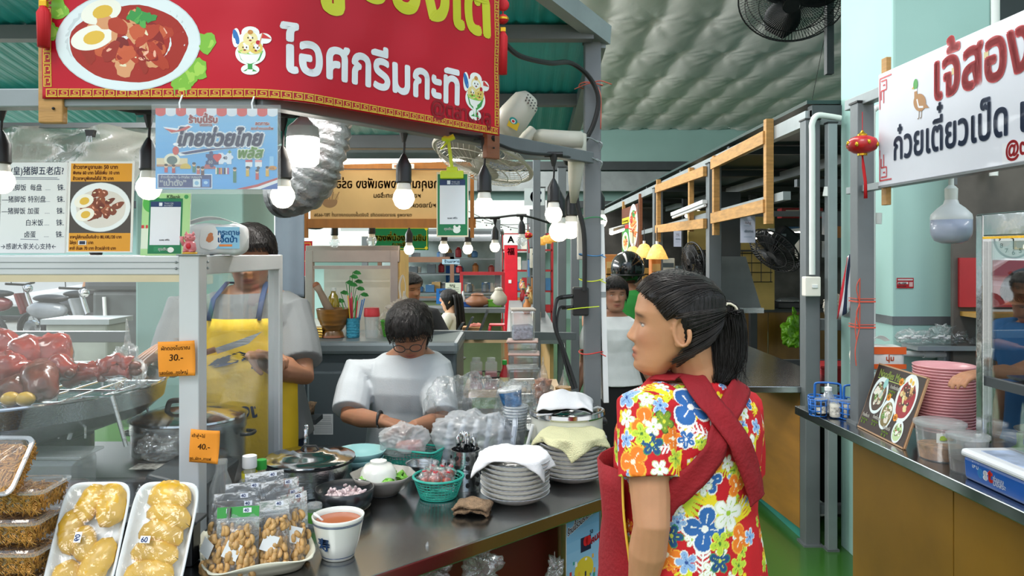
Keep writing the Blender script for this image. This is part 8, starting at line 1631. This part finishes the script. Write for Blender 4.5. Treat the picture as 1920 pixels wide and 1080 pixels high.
t=thing('funnel','green plastic funnel-shaped brush upside down in the cabinet','funnel',(1.66,2.44,ZC+.08));ob('cone',G().lathe([(.035,0),(.033,.006),(.012,.022),(.009,.030),(.010,.060),(.008,.064),(.001,.065)],20),mat('green_plastic','#5aa82c',.4),t,smooth=True);ob('base',G().lathe([(.036,-.08),(.036,.0),(.02,.001)],20),M_CLEARP,t)
bag('large crumpled white plastic bag inside the steel cabinet',(1.72,2.36,ZC),.08,.09,.045,77,M_BAGM);
P=Print(60,40);P.rect(0,0,60,40,'#c9ccce',0)
for r_ in range(4):
 for k in range(6):n_=r_*7+k+3-(0 if r_ else 0);P.text(str(n_)if n_<=30 else '',3+k*9.6,10+r_*9,7,'#c03028' if k==0 else '#2a3038',.02,1)
poster('calendar','reflected calendar built as a sheet behind the vendor','calendar',P,(2.13,3.33,1.33),.22)  # solid sheet stands in for the calendar mirrored in the steel cabinet
P=Print(40,40);P.ell(20,20,19,19,'#8a8f92',0);P.ell(20,20,17,17,'#cfd0cc',1)
for h in range(12):a=h*math.pi/6;P.text(str(h or 12),20+13*math.sin(a),22-13*math.cos(a),6,'#2a2a2c',.02,2,'c')
P.line([(20,20),(20,30)],1.2,'#1a1a1c',3);P.line([(20,20),(10,17)],.9,'#1a1a1c',3);o=poster('clock_reflection','reflected round clock built as a sheet above the vendor','clock',P,(2.14,3.33,1.74),.19)  # solid print stands in for the clock mirrored in the steel cabinet
t=thing('shelf_unit','dark kitchen shelving with red panel behind the vendor','shelf',(2.55,3.36,.85));ob('back_panel',G().box((-.02,.0,.42),(1.1,.02,1.6)),mat('kitchen_dark','#56504a',.6,var=.4,scale=3),t)
ob('red_panel',G().box((-.05,-.02,.60),(1.0,.02,.22)),M_SHELFR,t);ob('shelf_board',G().box((-.05,-.06,.46),(.98,.14,.02)),mat('yellow_shelf','#a8823a',.5),t)
P=Print(16,14);P.rect(0,0,16,14,'#d8c42c',0);P.text('มีพอ',2,9,5,'#3a3a1a',.02,1);poster('yellow_note','small yellow sign behind the vendor','note',P,(2.26,3.32,1.49),.06)
# inside the middle stall
P=Print(38,80);P.rect(0,0,38,80,'#6a3a28',0);P.rect(1,30,20,80,'#3f8a3a',.5);food(P,28,36,10,38,'#d8c8a0',['#c8502c','#d87a3a','#b03a20','#e0a04a'],egg=False,lay=1,seed=31,n=26,rim='#e8e6e2');food(P,10,62,8,18,'#cfc090',['#c8602c','#e0a04a','#8a3a20'],egg=False,lay=4,seed=32,n=18);P.rect(2,18,20,28,'#d8cf2c',5);P.text('ข้าวขาหมู',3,26,6,'#a8202a',.03,6,sx=.7);P.rect(5,31,18,38,'#c8282c',5)
t=poster('food_sign','wooden framed food sign above the wicker lamps','sign',P,(1.56,10.6,2.20),1.35,rz=R(-90));t.scale=(1,1,.21)
for x in(-.02,1.36):ob('frame_upright',G().box((x,.03,-1.4),(.05,.04,3.9)),M_WOODR if x>0 else M_WOOD,t)
MWL=mat('wicker_shade','#d9b06a',.6,var=.3,scale=40,emit=.9,ecol='#f0bc60')
for i,(px,py,d,lb)in enumerate(((1187,478,7.9,'left wicker pendant lamp of three over the middle stall'),(1208,474,7.5,'middle wicker pendant lamp of three over the middle stall'),(1232,476,7.1,'right wicker pendant lamp of three over the middle stall'))):
 t=thing('wicker_lamp',lb,'lamp',W(px,py,d),group='wicker pendant lamps over the middle stall');ob('shade',G().shell([(.02,.09),(.045,.075),(.075,.02),(.105,-.05)],28),MWL,t,smooth=2,solid=.004);ob('bulb',G().ball((0,0,-.01),.038,14,10),M_BULB,t,smooth=2);ob('bulb_neck',G().tube([(0,0,.03),(0,0,.12)],.014,8),M_WHITE,t);ob('cord',G().tube([(0,0,.10),(0,0,.25)],.004,5),M_RUBBER,t)
for i,(px,y0,y1,d,w,lb)in enumerate(((1275,433,472,6.4,.065,'laminated paper hanging from the farther wooden frame'),(1400,405,458,5.1,.098,'laminated paper hanging from the nearer wooden frame'))):
 P=Print(26,54*(.9 if i else 1));P.rect(0,0,26,P.h,'#b9bdd0',0)
 for k in range(4):P.line([(6,8+k*10),(20,8+k*10)],1,'#8a9ab0',1)
 P.text('เมนู',8,14,7,'#a89aa0',.02,2);P.text('พิเศษ',7,30,7,'#8a9fb0',.02,2);poster('hanging_paper',lb,'paper',P,W(px-12,y0,d),w,rz=R(-12),gloss=True)
struct('wall_yellow',G().box((2.55,8.7,1.5),(1.0,.05,1.15)),M_PALEY)
g=thing('wire_grid','black wire grid in front of the yellow wall','rack',(2.55,8.6,1.25));w_=G()
for i in range(9):w_.tube([(-.45+i*.11,0,0),(-.45+i*.11,0,.35)],.005,4)
for i in range(4):w_.tube([(-.45,0,i*.11),(.45,0,i*.11)],.005,4)
ob('wires',w_,M_BLACK,g);ob('frame',G().bar((-.47,0,.36),(.47,0,.36),.02),M_BLACK,g)
t=thing('cooker_hood','grey steel extractor hood in the middle stall','extractor hood',(X(1340,7.2),7.2,1.05));ob('hood',G().add([(-.35,0,0),(.45,0,0),(.45,.6,0),(-.35,.6,0),(-.02,0,.50),(.30,0,.50),(.30,.3,.50),(-.02,.3,.50)],[(0,1,5,4),(1,2,6,5),(2,3,7,6),(3,0,4,7),(4,5,6,7),(3,2,1,0)]),mat('hood_steel','#6f7476',.35,.7,.1,4),t);ob('duct',G().box((.14,.15,.8),(.24,.24,.65)),M_DGREY,t);ob('hood_lip',G().box((.05,.0,-.02),(.84,.03,.05)),M_STEEL,t)
t=thing('stall_fan','black fan tilted down inside the middle stall','fan',W(1452,470,5.8));grille(t,(0,0,0),(-.6,-.3,-.6),.22,.05,40,M_BLACK,.003);ob('motor',G().box((.10,.05,.10),(.16,.14,.14),ry=R(40)),M_BLACK,t,bevel=.02);ob('arm',G().bar((.15,.08,.12),(.42,.1,.10),.05),M_BLACK,t);ob('motor_label',G().box((.06,-.03,.12),(.04,.005,.02)),M_GREYL,t)
t=thing('stall_fan','black fan turned sideways behind the small hanging paper','fan',W(1300,490,6.9));grille(t,(0,0,0),(-.9,-.3,-.1),.18,.05,40,M_BLACK,.003);ob('motor',G().ball((.14,.04,0),(.12,.09,.09)),M_BLACK,t,smooth=2);ob('stand',G().tube([(.12,.03,0),(.12,.03,-.5)],.02,8),M_BLACK,t)
ZB=.88
def misc(name,label,cat,px,d,z,parts):
 t=thing(name,label,cat,(X(px,d),d,z));
 for n_,g_,m_,kw in parts:ob(n_,g_,m_,t,**kw)
 return t
misc('card_printer','dark receipt machine on the back counter','machine',1385,9.65,ZB,[('casing',G().box((0,0,.06),(.34,.25,.12)),M_DGREY,dict(bevel=.01)),('keypad',G().box((-.02,-.13,.08),(.2,.01,.04)),M_GREYL,{}),('screen',G().box((.2,-.05,.16),(.16,.02,.12),rx=R(-20)),M_BLACK,dict(bevel=.004))])
misc('steel_cylinder','tall steel cup shaker on the back counter','cup',1432,9.6,ZB,[('cylinder',G().lathe([(.07,0),(.075,.24),(.07,.25),(.001,.25)],20),M_STEEL,dict(smooth=True)),('lid',G().lathe([(.078,.24),(.05,.28),(.001,.29)],20),M_CHROME,dict(smooth=True))])
misc('cup_stack','small stack of clear cups on the back counter','cup',1414,9.6,ZB,[('cups',G().lathe([(.035,0),(.05,.12),(.05,.2),(.001,.21)],16),M_CLEARP,dict(smooth=True)),('dome_lid',G().ball((0,0,.22),.045,12,6),M_CLEARP,dict(smooth=2))])
misc('tray_stack','stack of dark trays at the right of the back counter','tray',1480,9.6,ZB,[('trays',G().box((0,0,.04),(.4,.3,.08)),M_BLACK,dict(bevel=.01)),('glossy_lid',G().ball((0,0,.09),(.18,.12,.05),14,8),M_CLEARP,dict(smooth=2))])
b=misc('green_bag','bright green plastic bag hanging on the back counter','bag',1490,9.2,.42,[('bag_body',bagmesh(.16,.09,.20,81,.03,8,knot=.4),mat('green_bag_film','#7fc32a',.4,bump=.6,bscale=14,coat=.2),dict(smooth=2)),('tied_top',G().tube([(0,0,.42),(-.02,0,.50)],[.05,.02],10,flat=.5),BM['green_bag_film'],dict(smooth=2))])
bag('pair of knotted white bags hanging between post and pillar',(1.80,4.15,1.215),.055,.05,.07,83,M_WB,knot=.8)
bag('second knotted white bag beside the pair near the pillar',(1.90,4.2,1.215),.05,.05,.06,85,M_WB,knot=.9)
misc('red_bin','dim red plastic bin in the gap beside the pillar','bin',1562,4.6,.62,[('bin',G().box((0,0,.14),(.22,.2,.26),taper=1.1),M_SHELFR,dict(bevel=.01)),('rim',G().box((0,0,.275),(.25,.23,.015)),M_SHELFR,{}),('stand',G().box((0,0,-.31),(.3,.25,.62)),M_BLACK,{})])
misc('drain_pipe','end of a white drain pipe near the floor by the pillar','pipe',1541,4.35,.085,[('pipe',G().tube([(0,0,0),(0,.4,0)],.035,20,cap=False),M_PVC,dict(smooth=True,solid=.006)),('bracket',G().box((0,.1,-.055),(.05,.03,.045)),M_GREY,{})])
for i in range(10):
 t=thing('string_bulb','small warm bulb on the short string inside the middle stall','light bulb',W(1287+i*4.5,405+8*math.sin(i*.9),8.9),group='small warm bulbs inside the middle stall');ob('globe',G().ball((0,0,0),.022,8,6),M_BULB,t);ob('cap',G().lathe([(.012,.02),(.012,.05)],8),M_BLACK,t)
for i,(px,py,d,w,h,c)in enumerate(((1250,500,8.8,.16,.2,8),(1228,505,7.6,.1,.3,7),(1152,500,7.3,.22,.24,7),(1290,520,9.8,.3,.3,3),(1480,440,9.5,.2,.2,5),(1510,470,9,.2,.25,8),(1500,400,9,.5,.12,0),(1350,500,9.7,.25,.3,1),(1560,440,6.5,.12,.4,3),(1330,540,10.1,.5,.3,3))):
 t=thing('stall_goods',['white carton behind the wicker lamps','orange packet strip hung by the post','coral goods box beyond the girl','dark appliance behind the sideways fan','blue box on the stall back shelf','pale box under the tube lights','red strip at the back of the stall','grey box behind the second post','dark panel near the flag','dark machine left of the worker'][i],'box',W(px,py,d));ob('box',G().box((0,0,0),(w,.15,h)),bmat[c],t,bevel=.006);ob('band',G().box((0,-.08,.02),(w*.8,.006,h*.25)),bmat[(c+4)%9],t)
struct('wall_stall_back',G().box((4.6,13.2,1.3),(6.0,.05,2.2)),mat('stall_backdrop','#4e4a46',.6,var=.5,scale=2))
t=thing('golden_hatch','golden wooden hatch frame behind the rider','frame',(1.02,6.6,.0));
for x in(-.16,.16):ob('upright',G().box((x,0,.95),(.05,.04,.9)),mat('golden_wood','#a87a34',.5)if x<0 else BM['golden_wood'],t)
ob('top_bar',G().box((0,0,1.42),(.37,.04,.06)),BM['golden_wood'],t)
t=thing('aisle_counter','low counter with food pictures between girl and woman','counter',(1.40,7.75,0));ob('body',G().box((0,0,.4),(.5,1.4,.8)),M_PLY,t);ob('worktop',G().box((0,0,.82),(.56,1.5,.04)),M_STEEL,t,bevel=.003)
